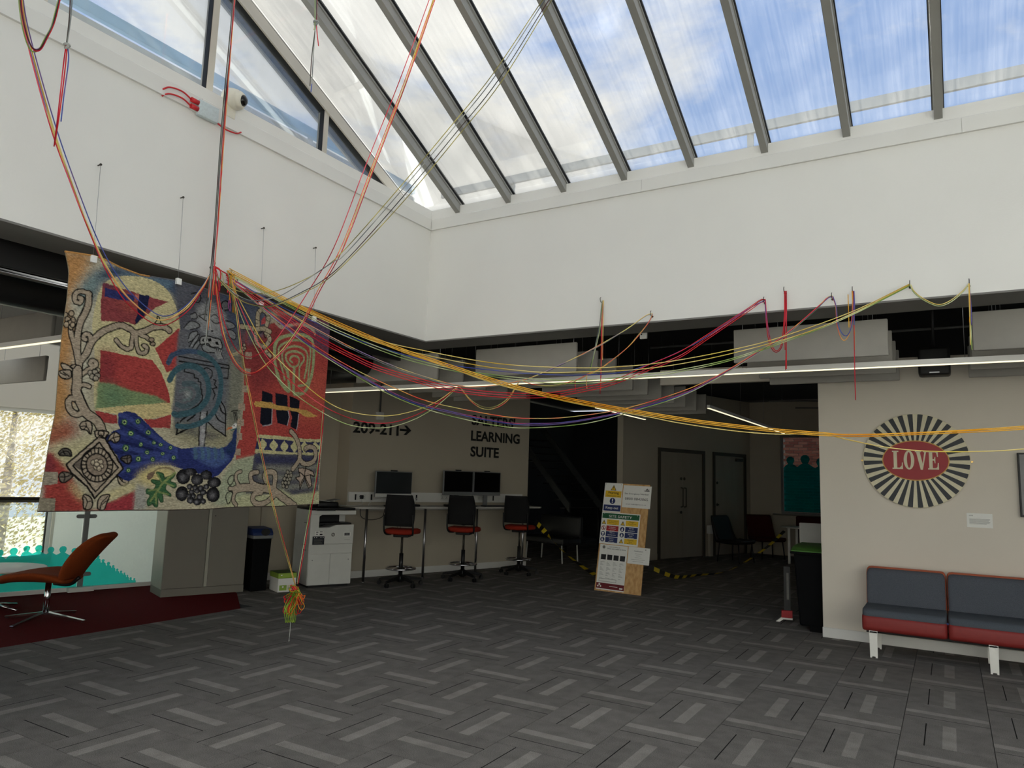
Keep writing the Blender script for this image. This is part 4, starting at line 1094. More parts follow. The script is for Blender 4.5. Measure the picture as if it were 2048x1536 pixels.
fd = rbox('document_feeder', 'plastic_black', PR, 0.12, 0.42, 0.10, PD-0.08, 1.056, 1.13, 0.02)
box('feeder_tray', 'plastic_grey', PR, 0.43, PW-0.06, 0.18, PD-0.1, 1.075, 1.083, 0.003)
MB().prism([(0.13, 1.10), (0.46, 1.16), (0.46, 1.166), (0.13, 1.106)], 0.15, 0.4).build('feeder_flap', 'plastic_grey', PR)
box('touch_panel', 'screen_black', PR, 0.04, 0.30, -0.10, -0.02, 1.021, 1.034, 0.004)
MB().prism([(0.30, 1.135), (0.02, 1.165), (-0.12, 1.21), (-0.12, 1.214), (0.02, 1.170), (0.30, 1.139)], 0.14, 0.38).build('paper_sheet', 'paper', PR)
lg = MB().prism(circ(0.026, 0.026, 24), -0.0015, 0.0, Matrix.Translation((0.325, 0, 0.695))).build('logo_disc', 'ink_soft', PR)
text('logo_letters', 'hp', 'paper', lg, 0.325, 0.687, width=0.026, height=0.022, y=-0.0015, align='CENTER')
st1 = box('sticker', 'paper', PR, 0.07, 0.185, -0.001, 0, 0.685, 0.745)
for k, (x, z, w_) in enumerate(((0.085, 0.725, 0.03), (0.085, 0.698, 0.025), (0.135, 0.73, 0.04), (0.135, 0.70, 0.04), (0.135, 0.692, 0.04))): MB().box(x, x+w_, -0.0016, -0.001, z, z+0.009).build('print', 'ink', st1)
st2 = box('sticker', 'near_black', PR, 0.04, 0.205, -0.001, 0, 0.565, 0.675)
for k in range(5): MB().box(0.06, 0.18-0.01*(k % 3), -0.0016, -0.001, 0.58+0.014*k, 0.583+0.014*k).build('print', 'ink_soft', st2)
for x in (0.06, 0.09, 0.15, 0.18): MB().box(x, x+0.012, -0.0016, -0.001, 0.655, 0.665).build('print', 'paper', st2)
st3 = box('sticker', 'paper', PR, 0.475, 0.575, -0.001, 0, 0.67, 0.725)
MB().box(0.485, 0.565, -0.0014, -0.001, 0.678, 0.718).build('print', 'plastic_grey', st3)
for x in (0.492, 0.515, 0.54): MB().box(x, x+0.018, -0.002, -0.0014, 0.692, 0.708).build('print', 'ink', st3)
MB().box(0.49, 0.57, -0.001, 0.0, 0.625, 0.628).build('model_line', 'ink_soft', PR)
for z in (0.84, 0.55, 0.48): box('side_handle', 'plastic_grey', PR, -0.003, 0.0, 0.12, 0.24, z, z+0.012)

# ------------------------------------------------------------------ cupboard, bins, paper box on the left
CB = thing('metal_cupboard', 'grey two-door metal cupboard below the tapestry', 'cupboard', on_z(320.3, 1195.3, 0), 70)
CWd, CD, CH = 0.975, 0.5, 1.22
box('plinth', 'cabinet_grey', CB, 0, CWd, 0.0, CD, 0, 0.09, 0.003)
box('carcass', 'cabinet_side', CB, 0, CWd, 0.02, CD, 0.09, CH, 0.003)
box('door', 'cabinet_grey', CB, 0.004, 0.476, 0, 0.02, 0.094, CH-0.004, 0.003)
d2 = box('door', 'cabinet_grey', CB, 0.520, CWd-0.004, 0, 0.02, 0.094, CH-0.004, 0.003)
box('door_edge', 'cabinet_side', CB, 0.482, 0.518, -0.004, 0.02, 0.094, CH-0.004, 0.003)
MB().cyl((0.56, 0, 0.95), (0.56, -0.003, 0.95), 0.006).build('keyhole', 'ink', d2)
box('cupboard_top', 'cabinet_side', CB, -0.004, CWd+0.004, -0.004, CD, CH, CH+0.02, 0.003)

def tapered(name, m, par, x0, x1, y0, y1, z0, z1, k, bevel=0.01):
    cx, cy = (x0+x1)/2, (y0+y1)/2
    vs = [(cx+(x-cx)*k, cy+(y-cy)*k, z0) for x in (x0, x1) for y in (y0, y1)]+[(x, y, z1) for x in (x0, x1) for y in (y0, y1)]
    return MB().add(vs, [(0, 2, 3, 1), (4, 5, 7, 6), (0, 1, 5, 4), (2, 6, 7, 3), (0, 4, 6, 2), (1, 3, 7, 5)]).build(name, m, par, bevel)
t = thing('slim_bin', 'tall slim black recycling bin with a dark blue lid beside the cupboard', 'bin', on_z(502, 1184, 0), 72)
tapered('body', 'bin_black', t, -0.02, 0.225, 0.0, 0.42, 0, 0.70, 0.86)
MB().box(-0.028, 0.233, -0.012, 0.43, 0.66, 0.70).build('rim', 'plastic_grey', t, 0.006)
ld = MB().prism([(-0.012, 0.70), (0.43, 0.70), (0.43, 0.775), (0.30, 0.80), (0.04, 0.785), (-0.012, 0.73)], -0.032, 0.237, plane='yz').build('lid', 'bin_blue', t, 0.01)
MB().prism(circ(0.06, 0.045, 20), -0.0165, -0.012, Matrix.Translation((0.13, 0, 0.742))).build('lid_opening', 'ink', ld)
t = thing('paper_box', 'green and white cardboard box of copier paper on the floor', 'box', on_z(554.7, 1185, 0), 68)
box('carton', 'paper', t, 0, 0.235, 0, 0.31, 0, 0.17, 0.002)
lid_ = box('lid', 'box_green', t, -0.003, 0.238, -0.003, 0.313, 0.171, 0.235, 0.002)
box('lid_top', 'box_dark_green', lid_, -0.003, 0.238, -0.003, 0.313, 0.2352, 0.238)
box('printed_panel', 'box_green', t, 0.02, 0.115, -0.001, 0, 0.02, 0.085)
box('printed_panel', 'cream', t, 0.125, 0.215, -0.001, 0, 0.02, 0.085)
MB().prism(circ(0.012, 0.012, 12), -0.002, -0.001, Matrix.Translation((0.065, 0, 0.065))).prism(circ(0.01, 0.006, 12), -0.005, -0.003, Matrix.Translation((0.04, 0, 0.21))).build('leaf_mark', 'paper', t)
MB().box(0.13, 0.20, -0.002, -0.001, 0.05, 0.054).box(0.13, 0.19, -0.002, -0.001, 0.035, 0.039).build('print', 'ink_soft', t)
t = thing('wall_pipe', 'vertical grey pipe on the wall behind the slim bin', 'pipe', dw(-1.22, 0.325, 0), 72)
box('boxing', 'room_wall', t, -0.04, 0.04, -0.005, 0.03, 0.1, 3.4)
MB().cyl((-0.28, 0.034, 0.92), (-0.28, 0.018, 0.92), 0.05, n=20).build('blank_plate', 'room_wall', t)

# wheelie bin behind the wall end, with what stands beyond it
t = thing('wheelie_bin', 'big black wheelie bin with a green lid at the end of the wall', 'bin', (3.24, 2.52, 0), 0)
tapered('body', 'bin_black', t, 0.0, 0.56, 0.0, 0.62, 0.05, 0.84, 0.84, 0.02)
lid = MB().prism([(-0.04, 0.84), (-0.04, 0.852), (0.05, 0.878), (0.20, 0.895), (0.66, 0.90), (0.66, 0.84)], -0.02, 0.58, plane='yz').build('lid', 'lid_green', t, 0.012)
MB().box(-0.025, 0.585, -0.05, 0.66, 0.815, 0.842).build('rim', 'bin_black', t, 0.006)
for x in (0.04, 0.52): MB().cyl((x-0.03, 0.52, 0.1), (x+0.03, 0.52, 0.1), 0.1, n=20).build('wheel', 'plastic_black', t)
MB().cyl((0.02, 0.67, 0.80), (0.54, 0.67, 0.80), 0.014).build('handle', 'bin_black', t)
MB().box(0.15, 0.41, 0.05, 0.3, 0.0, 0.06).build('foot_block', 'bin_black', t)
t = thing('luggage_trolley', 'small black and red folded trolley beside the wheelie bin', 'trolley', (3.02, 2.98, 0), 10)
MB().box(0.03, 0.10, 0, 0.02, 0.10, 0.62).build('back_plate', 'plastic_black', t)
box('label_strip', 'ink_soft', t, 0.06, 0.085, -0.002, 0, 0.25, 0.55)
box('red_foot', 'sign_red', t, 0.0, 0.12, -0.04, 0.03, 0.05, 0.13, 0.006)
MB().prism([(-0.06, 0.0), (0.0, 0.05), (0.12, 0.05), (0.12, 0.03), (0.02, 0.03), (-0.02, 0.0)], -0.03, 0.02).build('kick_stand', 'leg_white', t)
t = thing('stacking_chair', 'black-backed chair with a pale frame behind the wheelie bin', 'chair', (3.42, 3.75, 0), -20)
def simple_chair(t, shell, leg):
    link('seat', rbox_mesh(-0.22, 0.22, -0.22, 0.22, 0.43, 0.465, 0.016, 3), shell, t)
    o = link('backrest', rbox_mesh(-0.21, 0.21, -0.018, 0.018, 0, 0.42, 0.016, 3), shell, t); o.location = (0, 0.23, 0.62); o.rotation_euler = (R(-8), 0, 0)
    for sx in (-1, 1):
        MB().tube([(sx*0.20, -0.2, 0.43), (sx*0.22, -0.22, 0)], 0.012, 8).build('leg', leg, t)
        MB().tube([(sx*0.20, 0.19, 0.43), (sx*0.22, 0.25, 0)], 0.012, 8).build('leg', leg, t)
        MB().tube([(sx*0.20, 0.19, 0.45), (sx*0.20, 0.235, 0.66), (sx*0.20, 0.27, 0.95)], 0.012, 8).build('back_upright', leg, t)
simple_chair(t, 'plastic_black', 'leg_white')
t = thing('stacking_chair', 'white plastic chair behind the black-backed chair by the wheelie bin', 'chair', (3.15, 4.9, 0), 15)
simple_chair(t, 'plastic_white', 'leg_white')

# waiting chairs and table under the corridor window
def lounge(t, m):
    pts = smooth_poly([(-0.30, 0.40), (-0.28, 0.45), (0.05, 0.43), (0.20, 0.46), (0.34, 0.86), (0.38, 0.86), (0.30, 0.44), (0.20, 0.37), (-0.2, 0.36)], 4)
    sh = seat_profile(MB(), -0.29, 0.29, pts, 0.3).build('shell', m, t)
    for sx in (-1, 1):
        for y in (-0.24, 0.20): MB().cyl((sx*0.23, y, 0.38), (sx*0.26, y*1.15, 0), 0.013, n=8).build('leg', 'plastic_black', t)
for lab, m, px, py, rz in (('black low-backed lounge chair in front of the far door', 'plastic_black', 0.95, 9.2, 70), ('dark red lounge chair left of the white corridor table', 'dark_red_cloth', 1.30, 10.55, 40), ('dark red lounge chair behind the white corridor table', 'dark_red_cloth', 2.15, 10.85, 10)):
    t = thing('lounge_chair', lab, 'chair', (px, py, 0), rz); lounge(t, m)
t = thing('corridor_table', 'small white table standing under the corridor window', 'table', (2.12, 9.9, 0))
MB().lathe([(0.0, 0.715), (0.40, 0.715), (0.41, 0.725), (0.40, 0.735), (0.0, 0.735)], 30).build('table_top', 'leg_white', t)
for a in (0.5, 2.1, 3.7, 5.3): MB().box(-0.022, 0.022, -0.022, 0.022, 0, 0.715, Matrix.Translation((0.26*math.cos(a), 0.26*math.sin(a), 0))).build('leg', 'leg_white', t)
t = thing('wall_heater', 'white boxed pipe casing between the two corridor doors', 'casing', RW @ Vector((1.70, -0.02, 0)), 71)
box('casing', 'plastic_white', t, -0.10, 0.12, -0.10, 0, 0.48, 0.66, 0.01)
box('pipe_cover', 'room_wall', t, -0.05, 0.06, -0.06, 0, 0.0, 0.48)

# bench and stair in the dark opening
t = thing('low_bench', 'dark upholstered bench with pale legs in the dark opening', 'bench', (-1.85, 6.55, 0), -19)
rbox('cushion', 'duct_black', t, -0.55, 0.55, -0.25, 0.25, 0.33, 0.46, 0.03)
rbox('backrest', 'duct_black', t, -0.55, 0.55, 0.2, 0.3, 0.44, 0.85, 0.03)
for x in (-0.48, 0.48):
    for y in (-0.2, 0.2): MB().cyl((x, y, 0.34), (x*1.05, y, 0), 0.014, n=8).build('leg', 'plastic_white', t)
t = thing('staircase', 'dark stair flight rising behind the end of the counter wall', 'stairs', (-2.05, 8.5, 0), 161)
for s in (-0.5, 0.5):
    MB().prism([(0.0, 0.85), (0.0, 1.05), (1.9, 2.75), (2.1, 2.75)], s-0.02, s+0.02).build('stringer', 'dark_stringer', t)
for k in range(10): box('tread', 'duct_black', t, 0.06+0.19*k, 0.32+0.19*k, -0.48, 0.48, 0.92+0.17*k, 0.95+0.17*k)
MB().cyl((0.1, -0.5, 0), (0.1, -0.5, 0.95), 0.03).build('support', 'duct_black', t); MB().cyl((0.1, 0.5, 0), (0.1, 0.5, 0.95), 0.03).build('support', 'duct_black', t)

# hazard tape, stripes as alternate lengths
def tape(label, pts, wd=0.05, twist=0.0):
    P_ = spline(pts, 10); t = thing('hazard_tape', label, 'tape', P_[0])
    o0 = Vector(P_[0]); n = len(P_)-1; d = 0
    for i in range(n):
        a, b = P_[i]-o0, P_[i+1]-o0
        dr = (b-a).normalized(); sd = dr.cross(Vector((0, 0, 1))).normalized(); up = sd.cross(dr)
        def w_(q): an = twist*q/n; return (up*math.cos(an)+sd*math.sin(an))*wd/2
        w0, w1 = w_(i), w_(i+1); e = sd*0.0004
        vs = [a-w0, b-w1, b+w1, a+w0]; vs = [v+e for v in vs]+[v-e for v in vs]
        MB().add(vs, [(0, 1, 2, 3), (7, 6, 5, 4), (0, 4, 5, 1), (1, 5, 6, 2), (2, 6, 7, 3), (3, 7, 4, 0)]).build('stripe', 'tape_yellow' if (i//2) % 2 else 'tape_black', t)
    return t
tape('yellow and black tape drooping from the counter end to the safety board', [dw(3.43, -0.3, 0.80), dw(3.75, -0.3, 0.55), Vector((-1.0, 5.4, 0.30)), Vector((-0.3, 5.0, 0.06)), Vector((0.2, 4.4, 0.12)), Vector((0.42, 3.98, 0.35))], 0.085, 3.0)
tape('yellow and black tape sagging along the floor in front of the doors', [Vector((1.04, 3.98, 0.36)), Vector((1.02, 5.2, 0.10)), Vector((1.05, 6.2, 0.03)), Vector((1.35, 7.2, 0.05)), Vector((1.66, 8.6, 0.35)), Vector((1.86, 9.5, 0.66))], 0.06, 2.0)

# ------------------------------------------------------------------ left: balustrade, chair, table
GB = Matrix.Translation((-4.63, -1.69, 0)) @ Matrix.Rotation(R(76.6), 4, 'Z')
bal = thing('glass_balustrade', 'clear glass balustrade with turquoise crowd silhouettes and steel posts', 'balustrade'); bal.matrix_world = GB
for a, b in ((-3.2, -1.62), (-1.58, 0.77), (0.83, 2.3)):
    pn = box('glass_panel', 'clear_glass', bal, a, b, -0.006, 0.006, 0.05, 1.06)
MB().cyl((-3.3, 0, 1.11), (2.3, 0, 1.11), 0.022, n=14).build('handrail', 'dark_steel', bal)
box('floor_channel', 'trim_white', bal, -3.3, 2.3, -0.03, 0.03, 0.0, 0.05)
for x in (-1.6, 0.80):
    ps = box('post', 'plastic_grey', bal, x-0.028, x+0.028, -0.05, -0.012, 0.0, 1.09, 0.004)
    box('base_plate', 'trim_white', bal, x-0.14, x+0.14, -0.11, 0.02, 0.0, 0.055, 0.003)
    for z in (0.20, 0.90):
        MB().prism([(x-0.09+0.024*math.cos(R(90+180*i/8)), z+0.024*math.sin(R(90+180*i/8))) for i in range(9)]+[(x+0.09+0.024*math.cos(R(-90+180*i/8)), z+0.024*math.sin(R(-90+180*i/8))) for i in range(9)], -0.03, -0.012).build('glass_clamp', 'plastic_grey', ps)
# crowd silhouettes: bodies and heads along the top edge of the film
def crowd(x0, x1, base, top, size):
    """outline of the film: base line, then head-and-shoulder bumps from right to left"""
    out = [(x0, base), (x1, base)]
    x = x1; k = 0
    while x > x0+0.02:
        f = size(x); wd = f*random.uniform(0.85, 1.2); h = top(x)+f*random.uniform(-0.12, 0.12)
        wd = min(wd, x-x0)
        r_ = wd*0.30
        c = x-wd/2
        out += [(x, h-r_*1.7), (c+wd*0.36, h-r_*1.35), (c+r_*0.55, h-r_*0.95)]
        out += [(c+r_*math.cos(R(a)), h+r_*math.sin(R(a))) for a in (-40, 0, 35, 70, 110, 145, 180, 220)]
        out += [(c-r_*0.55, h-r_*0.95), (c-wd*0.36, h-r_*1.35)]
        x -= wd; k += 1
    out.append((x0, top(x0)-size(x0)*0.4))
    return out
fo = crowd(-3.2, 0.77, 0.052, lambda x: 0.50+0.02*math.sin(5*x), lambda x: 0.125)
MB().prism(fo, -0.008, -0.0065).build('silhouette_film', 'teal_film', bal)
fo = crowd(0.83, 1.45, 0.052, lambda x: 0.47-(x-0.83)*0.60 if x < 1.0 else max(0.10, 0.44-(x-0.95)*0.72), lambda x: 0.09-0.05*min(1, max(0, (x-0.83)/0.5)))
MB().prism(fo, -0.008, -0.0065).build('silhouette_film', 'teal_film', bal)
# the same film on the corridor window
fl = MB().prism(crowd(1.48, 3.44, 0.985, lambda x: 2.13+0.05*math.sin(4*x), lambda x: 0.34), YE+0.045, YE+0.0465).build('silhouette_film', 'teal_film_thin', w6)

sw = thing('swivel_chair', 'rust upholstered swivel chair with a chrome four-star base', 'chair', (-2.96, -2.04, 0), 0)
FX = Vector((-0.80, -0.55, 0)).normalized()           # the way the chair faces
sw.rotation_euler = (0, 0, math.atan2(FX.y, FX.x))
def slab(secs, thick, name, m, par, nu=12):
    """padded shell from (x, z, half width, curl) sections; the curl lifts the sides"""
    vs = []; n = nu+1
    for (x, z, hw, curl, nx, nz) in secs:
        for side in (1, -1):
            for i in range(n):
                u = -1+2*i/nu
                e = math.sqrt(max(0, 1-abs(u)**4))
                th = thick*(0.35+0.65*e)*side*0.5
                vs.append((x+nx*th+nx*curl*u*u, u*hw, z+nz*th+nz*curl*u*u))
    m_ = len(secs); W = 2*n; fs = []
    for j in range(m_-1):
        for i in range(nu):
            a = j*W+i; fs.append((a, a+1, a+W+1, a+W)); b = j*W+n+i; fs.append((b+W, b+W+1, b+1, b))
        fs += [(j*W, (j+1)*W, (j+1)*W+n, j*W+n), (j*W+nu, j*W+n+nu, (j+1)*W+n+nu, (j+1)*W+nu)]
    for j in (0, m_-1):
        for i in range(nu): 
            q = (j*W+i, j*W+n+i, j*W+n+i+1, j*W+i+1); fs.append(q if j == 0 else q[::-1])
    o = MB().add(vs, fs, True).build(name, m, par)
    s = o.modifiers.new('smooth', 'SUBSURF'); s.levels = 1; s.render_levels = 1
    return o
slab([(0.40, 0.385, 0.10, 0.0, 0.1, 1), (0.385, 0.395, 0.20, 0.0, 0.1, 1), (0.32, 0.41, 0.275, 0.02, 0.1, 1), (0.15, 0.415, 0.30, 0.05, 0, 1), (0.0, 0.41, 0.29, 0.07, 0, 1), (-0.14, 0.40, 0.26, 0.05, 0.1, 1), (-0.24, 0.40, 0.20, 0.0, 0.3, 1)], 0.085, 'seat', 'rust_cloth', sw)
slab([(-0.20, 0.40, 0.20, 0.0, 0.87, 0.5), (-0.235, 0.46, 0.25, 0.03, 0.87, 0.5), (-0.32, 0.565, 0.275, 0.06, 0.80, 0.6), (-0.42, 0.69, 0.27, 0.07, 0.80, 0.6), (-0.50, 0.785, 0.25, 0.05, 0.80, 0.6), (-0.54, 0.835, 0.20, 0.02, 0.80, 0.6), (-0.55, 0.85, 0.12, 0.0, 0.80, 0.6)], 0.07, 'backrest', 'rust_cloth', sw)
MB().tube(spline([(-0.05, 0, 0.355), (-0.2, 0, 0.35), (-0.29, 0, 0.42)], 5), 0.018, 8).build('seat_bracket', 'plastic_black', sw)
MB().cyl((0, 0, 0.06), (0, 0, 0.38), 0.028, n=18).build('column', 'chrome', sw)
for k in range(4):
    a = R(90*k+80); d = Vector((math.cos(a), math.sin(a), 0)); n_ = Vector((-d.y, d.x, 0))
    a1, a2 = d*0.01+Vector((0, 0, 0.07)), d*0.42+Vector((0, 0, 0.014))
    vs = []
    for p_, hw, hz in ((a1, 0.026, 0.014), (a2, 0.020, 0.008)):
        vs += [p_+n_*hw+Vector((0, 0, hz)), p_-n_*hw+Vector((0, 0, hz)), p_-n_*hw-Vector((0, 0, hz)), p_+n_*hw-Vector((0, 0, hz))]
    lg = MB().add(vs, [(0, 1, 2, 3), (7, 6, 5, 4), (0, 4, 5, 1), (1, 5, 6, 2), (2, 6, 7, 3), (3, 7, 4, 0)]).build('base_leg', 'chrome', sw, 0.003)
    MB().cyl(d*0.405, d*0.405+Vector((0, 0, 0.008)), 0.014).build('glide', 'plastic_black', lg)
tb = thing('round_table', 'round white low table at the left edge by the chair', 'table', (-3.88, -2.10, 0))
MB().lathe([(0.0, 0.41), (0.42, 0.41), (0.45, 0.418), (0.45, 0.428), (0.44, 0.432), (0.0, 0.432)], 40).build('table_top', 'leg_white', tb)
MB().cyl((0, 0, 0.05), (0, 0, 0.41), 0.03, n=18).build('column', 'chrome', tb)
for k in range(4):
    a = R(90*k+20); d = Vector((math.cos(a), math.sin(a), 0))
    MB().tube([d*0.01+Vector((0, 0, 0.06)), d*0.30+Vector((0, 0, 0.014))], [0.016, 0.011], 8).build('base_leg', 'chrome', tb)
MB().cyl((0, 0, 0.0), (0, 0, 0.05), 0.03).build('foot_hub', 'chrome', tb)

# ------------------------------------------------------------------ camera and junction box on the left sill
t = thing('dome_camera', 'cream dome security camera on the sill of the left upstand', 'camera', on_x(445, 228, 0.012))
d = Vector((0.75, 0.35, -0.12)).normalized()
cb_ = Vector((0.02, 0.10, 0.16))
def along(c, d, prof, n=28):
    c, d = Vector(c), Vector(d).normalized(); u = d.orthogonal().normalized(); w_ = d.cross(u); vs = []
    for r_, h in prof: vs += [c+d*h+(u*math.cos(2*math.pi*i/n)+w_*math.sin(2*math.pi*i/n))*r_ for i in range(n)]
    m_ = len(prof); mb = MB()
    return mb.add(vs, [(j*n+i, j*n+(i+1) % n, (j+1)*n+(i+1) % n, (j+1)*n+i) for j in range(m_-1) for i in range(n)]+[tuple(range(n-1, -1, -1)), tuple((m_-1)*n+i for i in range(n))], True)
along(cb_, d, [(0.075, -0.09), (0.085, -0.06), (0.085, -0.03), (0.08, 0.0), (0.075, 0.015), (0.068, 0.02), (0.072, 0.028), (0.055, 0.055), (0.05, 0.058)]).build('housing', 'camera_cream', t)
along(cb_, d, [(0.045, 0.05), (0.042, 0.068), (0.025, 0.082), (0.005, 0.087)]).build('lens_dome', 'screen_black', t)
MB().cyl(cb_-d*0.09, (-0.02, 0.06, 0.10), 0.03).build('arm', 'camera_cream', t)
rbox('mount', 'camera_cream', t, -0.04, 0.0, 0.0, 0.12, 0.0, 0.15, 0.01)
t = thing('junction_box', 'clear plastic junction box with red cables below the dome camera', 'box', on_x(392, 215, 0.011))
rbox('case', 'box_clear', t, 0.0, 0.04, 0.0, 0.17, -0.06, 0.06, 0.006)
for z in (-0.02, 0.03):
    g_ = MB().cyl((0.025, 0.0, z), (0.025, -0.06, z), 0.018, n=14).build('gland', 'cable_red', t)
    MB().tube(spline([(0.025, -0.06, z), (0.03, -0.14, z+0.02), (0.02, -0.23, z+0.01), (-0.005, -0.27, z-0.02)], 6), 0.006, 8).build('red_cable', 'cable_red', g_)
MB().tube(spline([(0.025, 0.17, -0.05), (0.03, 0.24, -0.07), (0.03, 0.34, -0.06), (0.01, 0.40, -0.02)], 6), 0.006, 8).build('red_cable', 'cable_red', t)
# ------------------------------------------------------------------ tapestry: woven picture held as colour on a dense cloth
TXP = 0.06                                   # the cloth hangs 6 cm clear of the upstand
GY0, GY1, GZ0, GZ1, GS = -3.90, -1.30, 1.12, 2.98, 0.0040
GW_, GH_ = int((GY1-GY0)/GS), int((GZ1-GZ0)/GS)
IMG = np.zeros((GH_, GW_, 3), np.float32)    # row 0 = bottom
def tmap(pts, T=(0, 0, 1.0)):
    out = []
    for x, y in pts:
        p = on_x(T[0]+x*T[2], T[1]+y*T[2], TXP); out.append(((p.y-GY0)/GS, (p.z-GZ0)/GS))
    return np.array(out)
def crm(P, closed, k=6):
    n = len(P); Q = []
    idx = range(n) if closed else range(n-1)
    for i in idx:
        a, b, c, d = (P[(i-1) % n], P[i], P[(i+1) % n], P[(i+2) % n]) if closed else (P[max(i-1, 0)], P[i], P[i+1], P[min(i+2, n-1)])
        for j in range(k):
            t_ = j/k; Q.append(0.5*((2*b)+(c-a)*t_+(2*a-5*b+4*c-d)*t_*t_+(3*b-3*c+d-a)*t_**3))
    if not closed: Q.append(P[-1])
    return np.array(Q)
def bbox(P, m):
    x0 = max(0, int(P[:, 0].min()-m)); x1 = min(GW_, int(P[:, 0].max()+m)+2); y0 = max(0, int(P[:, 1].min()-m)); y1 = min(GH_, int(P[:, 1].max()+m)+2)
    return x0, x1, y0, y1
def polymask(P, x0, x1, y0, y1):
    xs_, ys_ = np.meshgrid(np.arange(x0, x1)+0.5, np.arange(y0, y1)+0.5)
    ins = np.zeros(xs_.shape, bool); n = len(P)
    for i in range(n):
        ax_, ay_ = P[i]; bx_, by_ = P[(i+1) % n]
        if ay_ == by_: continue
        c = ((ay_ > ys_) != (by_ > ys_)) & (xs_ < (bx_-ax_)*(ys_-ay_)/(by_-ay_)+ax_)
        ins ^= c
    return ins
def blur(a, r):
    for ax_ in (0, 1):
        for _ in range(2):
            c = np.cumsum(np.pad(a, [(r+1, r) if k == ax_ else (0, 0) for k in (0, 1)], mode='edge'), axis=ax_)
            n = a.shape[ax_]
            a = (np.take(c, range(2*r+1, n+2*r+1), ax_)-np.take(c, range(0, n), ax_))/(2*r+1)
    return a
def C_(c): return np.array(lin(c), np.float32)
def fill(pts, col, T=(0, 0, 1.0), soft=0, smooth=False, col2=None, grad='v', al=1.0):
    P = tmap(pts, T)
    if smooth: P = crm(P, True)
    x0, x1, y0, y1 = bbox(P, soft*3+1)
    if x1 <= x0 or y1 <= y0: return
    m_ = polymask(P, x0, x1, y0, y1).astype(np.float32)
    if soft:
        m_ = blur(m_, soft); m_ = np.clip(m_+(rng.random(m_.shape)-0.5)*0.55*(m_*(1-m_)*4), 0, 1)
    c = C_(col)
    if col2 is not None:
        h, w_ = m_.shape
        t_ = (np.linspace(1, 0, h)[:, None]*np.ones((1, w_)) if grad == 'v' else np.linspace(0, 1, w_)[None, :]*np.ones((h, 1)))
        t_ = np.clip(t_+(rng.random(t_.shape)-0.5)*0.35, 0, 1)[..., None]
        c = c*(1-t_)+C_(col2)*t_
    m_ = (m_*al)[..., None]
    IMG[y0:y1, x0:x1] = IMG[y0:y1, x0:x1]*(1-m_)+c*m_
def stroke(pts, col, wd, T=(0, 0, 1.0), smooth=True, closed=False, al=1.0):
    """wd in cloth cells (4 mm)"""
    P = tmap(pts, T)
    if smooth and len(P) > 2: P = crm(P, closed)
    elif closed: P = np.vstack([P, P[:1]])
    if smooth and closed and len(P) > 2: P = np.vstack([P, P[:1]])
    x0, x1, y0, y1 = bbox(P, wd+1)
    if x1 <= x0 or y1 <= y0: return
    xs_, ys_ = np.meshgrid(np.arange(x0, x1)+0.5, np.arange(y0, y1)+0.5)
    D = np.full(xs_.shape, 1e9)
    for a, b in zip(P[:-1], P[1:]):
        d = b-a; L = d@d
        if L < 1e-12: continue
        t_ = np.clip(((xs_-a[0])*d[0]+(ys_-a[1])*d[1])/L, 0, 1)
        D = np.minimum(D, (xs_-a[0]-t_*d[0])**2+(ys_-a[1]-t_*d[1])**2)
    m_ = (np.clip(wd/2+0.5-np.sqrt(D), 0, 1)*al)[..., None]
    IMG[y0:y1, x0:x1] = IMG[y0:y1, x0:x1]*(1-m_)+C_(col)*m_
def ell(cx, cy, rx, ry, rot=0, n=18):
    c, s = math.cos(rot), math.sin(rot)
    return [(cx+rx*math.cos(2*math.pi*i/n)*c-ry*math.sin(2*math.pi*i/n)*s, cy+rx*math.cos(2*math.pi*i/n)*s+ry*math.sin(2*math.pi*i/n)*c) for i in range(n)]
T0 = (60, 480, 640/1695); T1 = (120, 500, 280/1654); T2 = (90, 740, 280/1483); T3 = (340, 560, 180/1382)
T4 = (330, 740, 190/1006); T5 = (470, 580, 200/1396); T6 = (440, 780, 230/1413)
BLK = (26, 23, 22); VINE = (176, 158, 134); CREAM = (208, 196, 142); GREY = (112, 112, 118); REDC = (178, 58, 52); NAVY = (38, 50, 112)
IMG[:] = C_((188, 178, 146))
# grounds
fill([(0, 60), (420, 60), (330, 700), (150, 1536), (0, 1536)], (190, 184, 160), T0, soft=10)
fill([(120, 40), (330, 60), (300, 180), (190, 330), (250, 520), (205, 700), (225, 860), (150, 1040), (40, 1080)], (192, 138, 72), T0, soft=9)
fill([(60, 1000), (240, 940), (250, 1040), (70, 1130)], (168, 90, 60), T0, soft=9)
fill([(60, 1120), (150, 1080), (340, 1040), (300, 1180), (150, 1240)], (196, 186, 138), T0, soft=6)
# blue arc over the head of the panel
fill([(420, 130), (800, 200), (900, 260), (980, 330), (830, 430), (760, 300), (640, 210), (480, 200), (370, 230), (320, 320), (250, 300), (330, 180)], (58, 80, 108), T0, soft=6)
fill([(480, 170), (760, 220), (740, 260), (480, 200)], (96, 124, 142), T0, soft=5)
fill([(300, 200), (390, 160), (340, 290), (250, 360), (230, 330)], (126, 150, 148), T0, soft=8)
# dark ground at the top middle and the right
fill([(760, 190), (1240, 320), (1240, 560), (1140, 600), (1080, 640), (1060, 900), (790, 900), (770, 300)], (92, 94, 104), T0, soft=4)
fill([(1000, 260), (1260, 340), (1210, 480), (1070, 470)], (74, 84, 108), T0, soft=5)
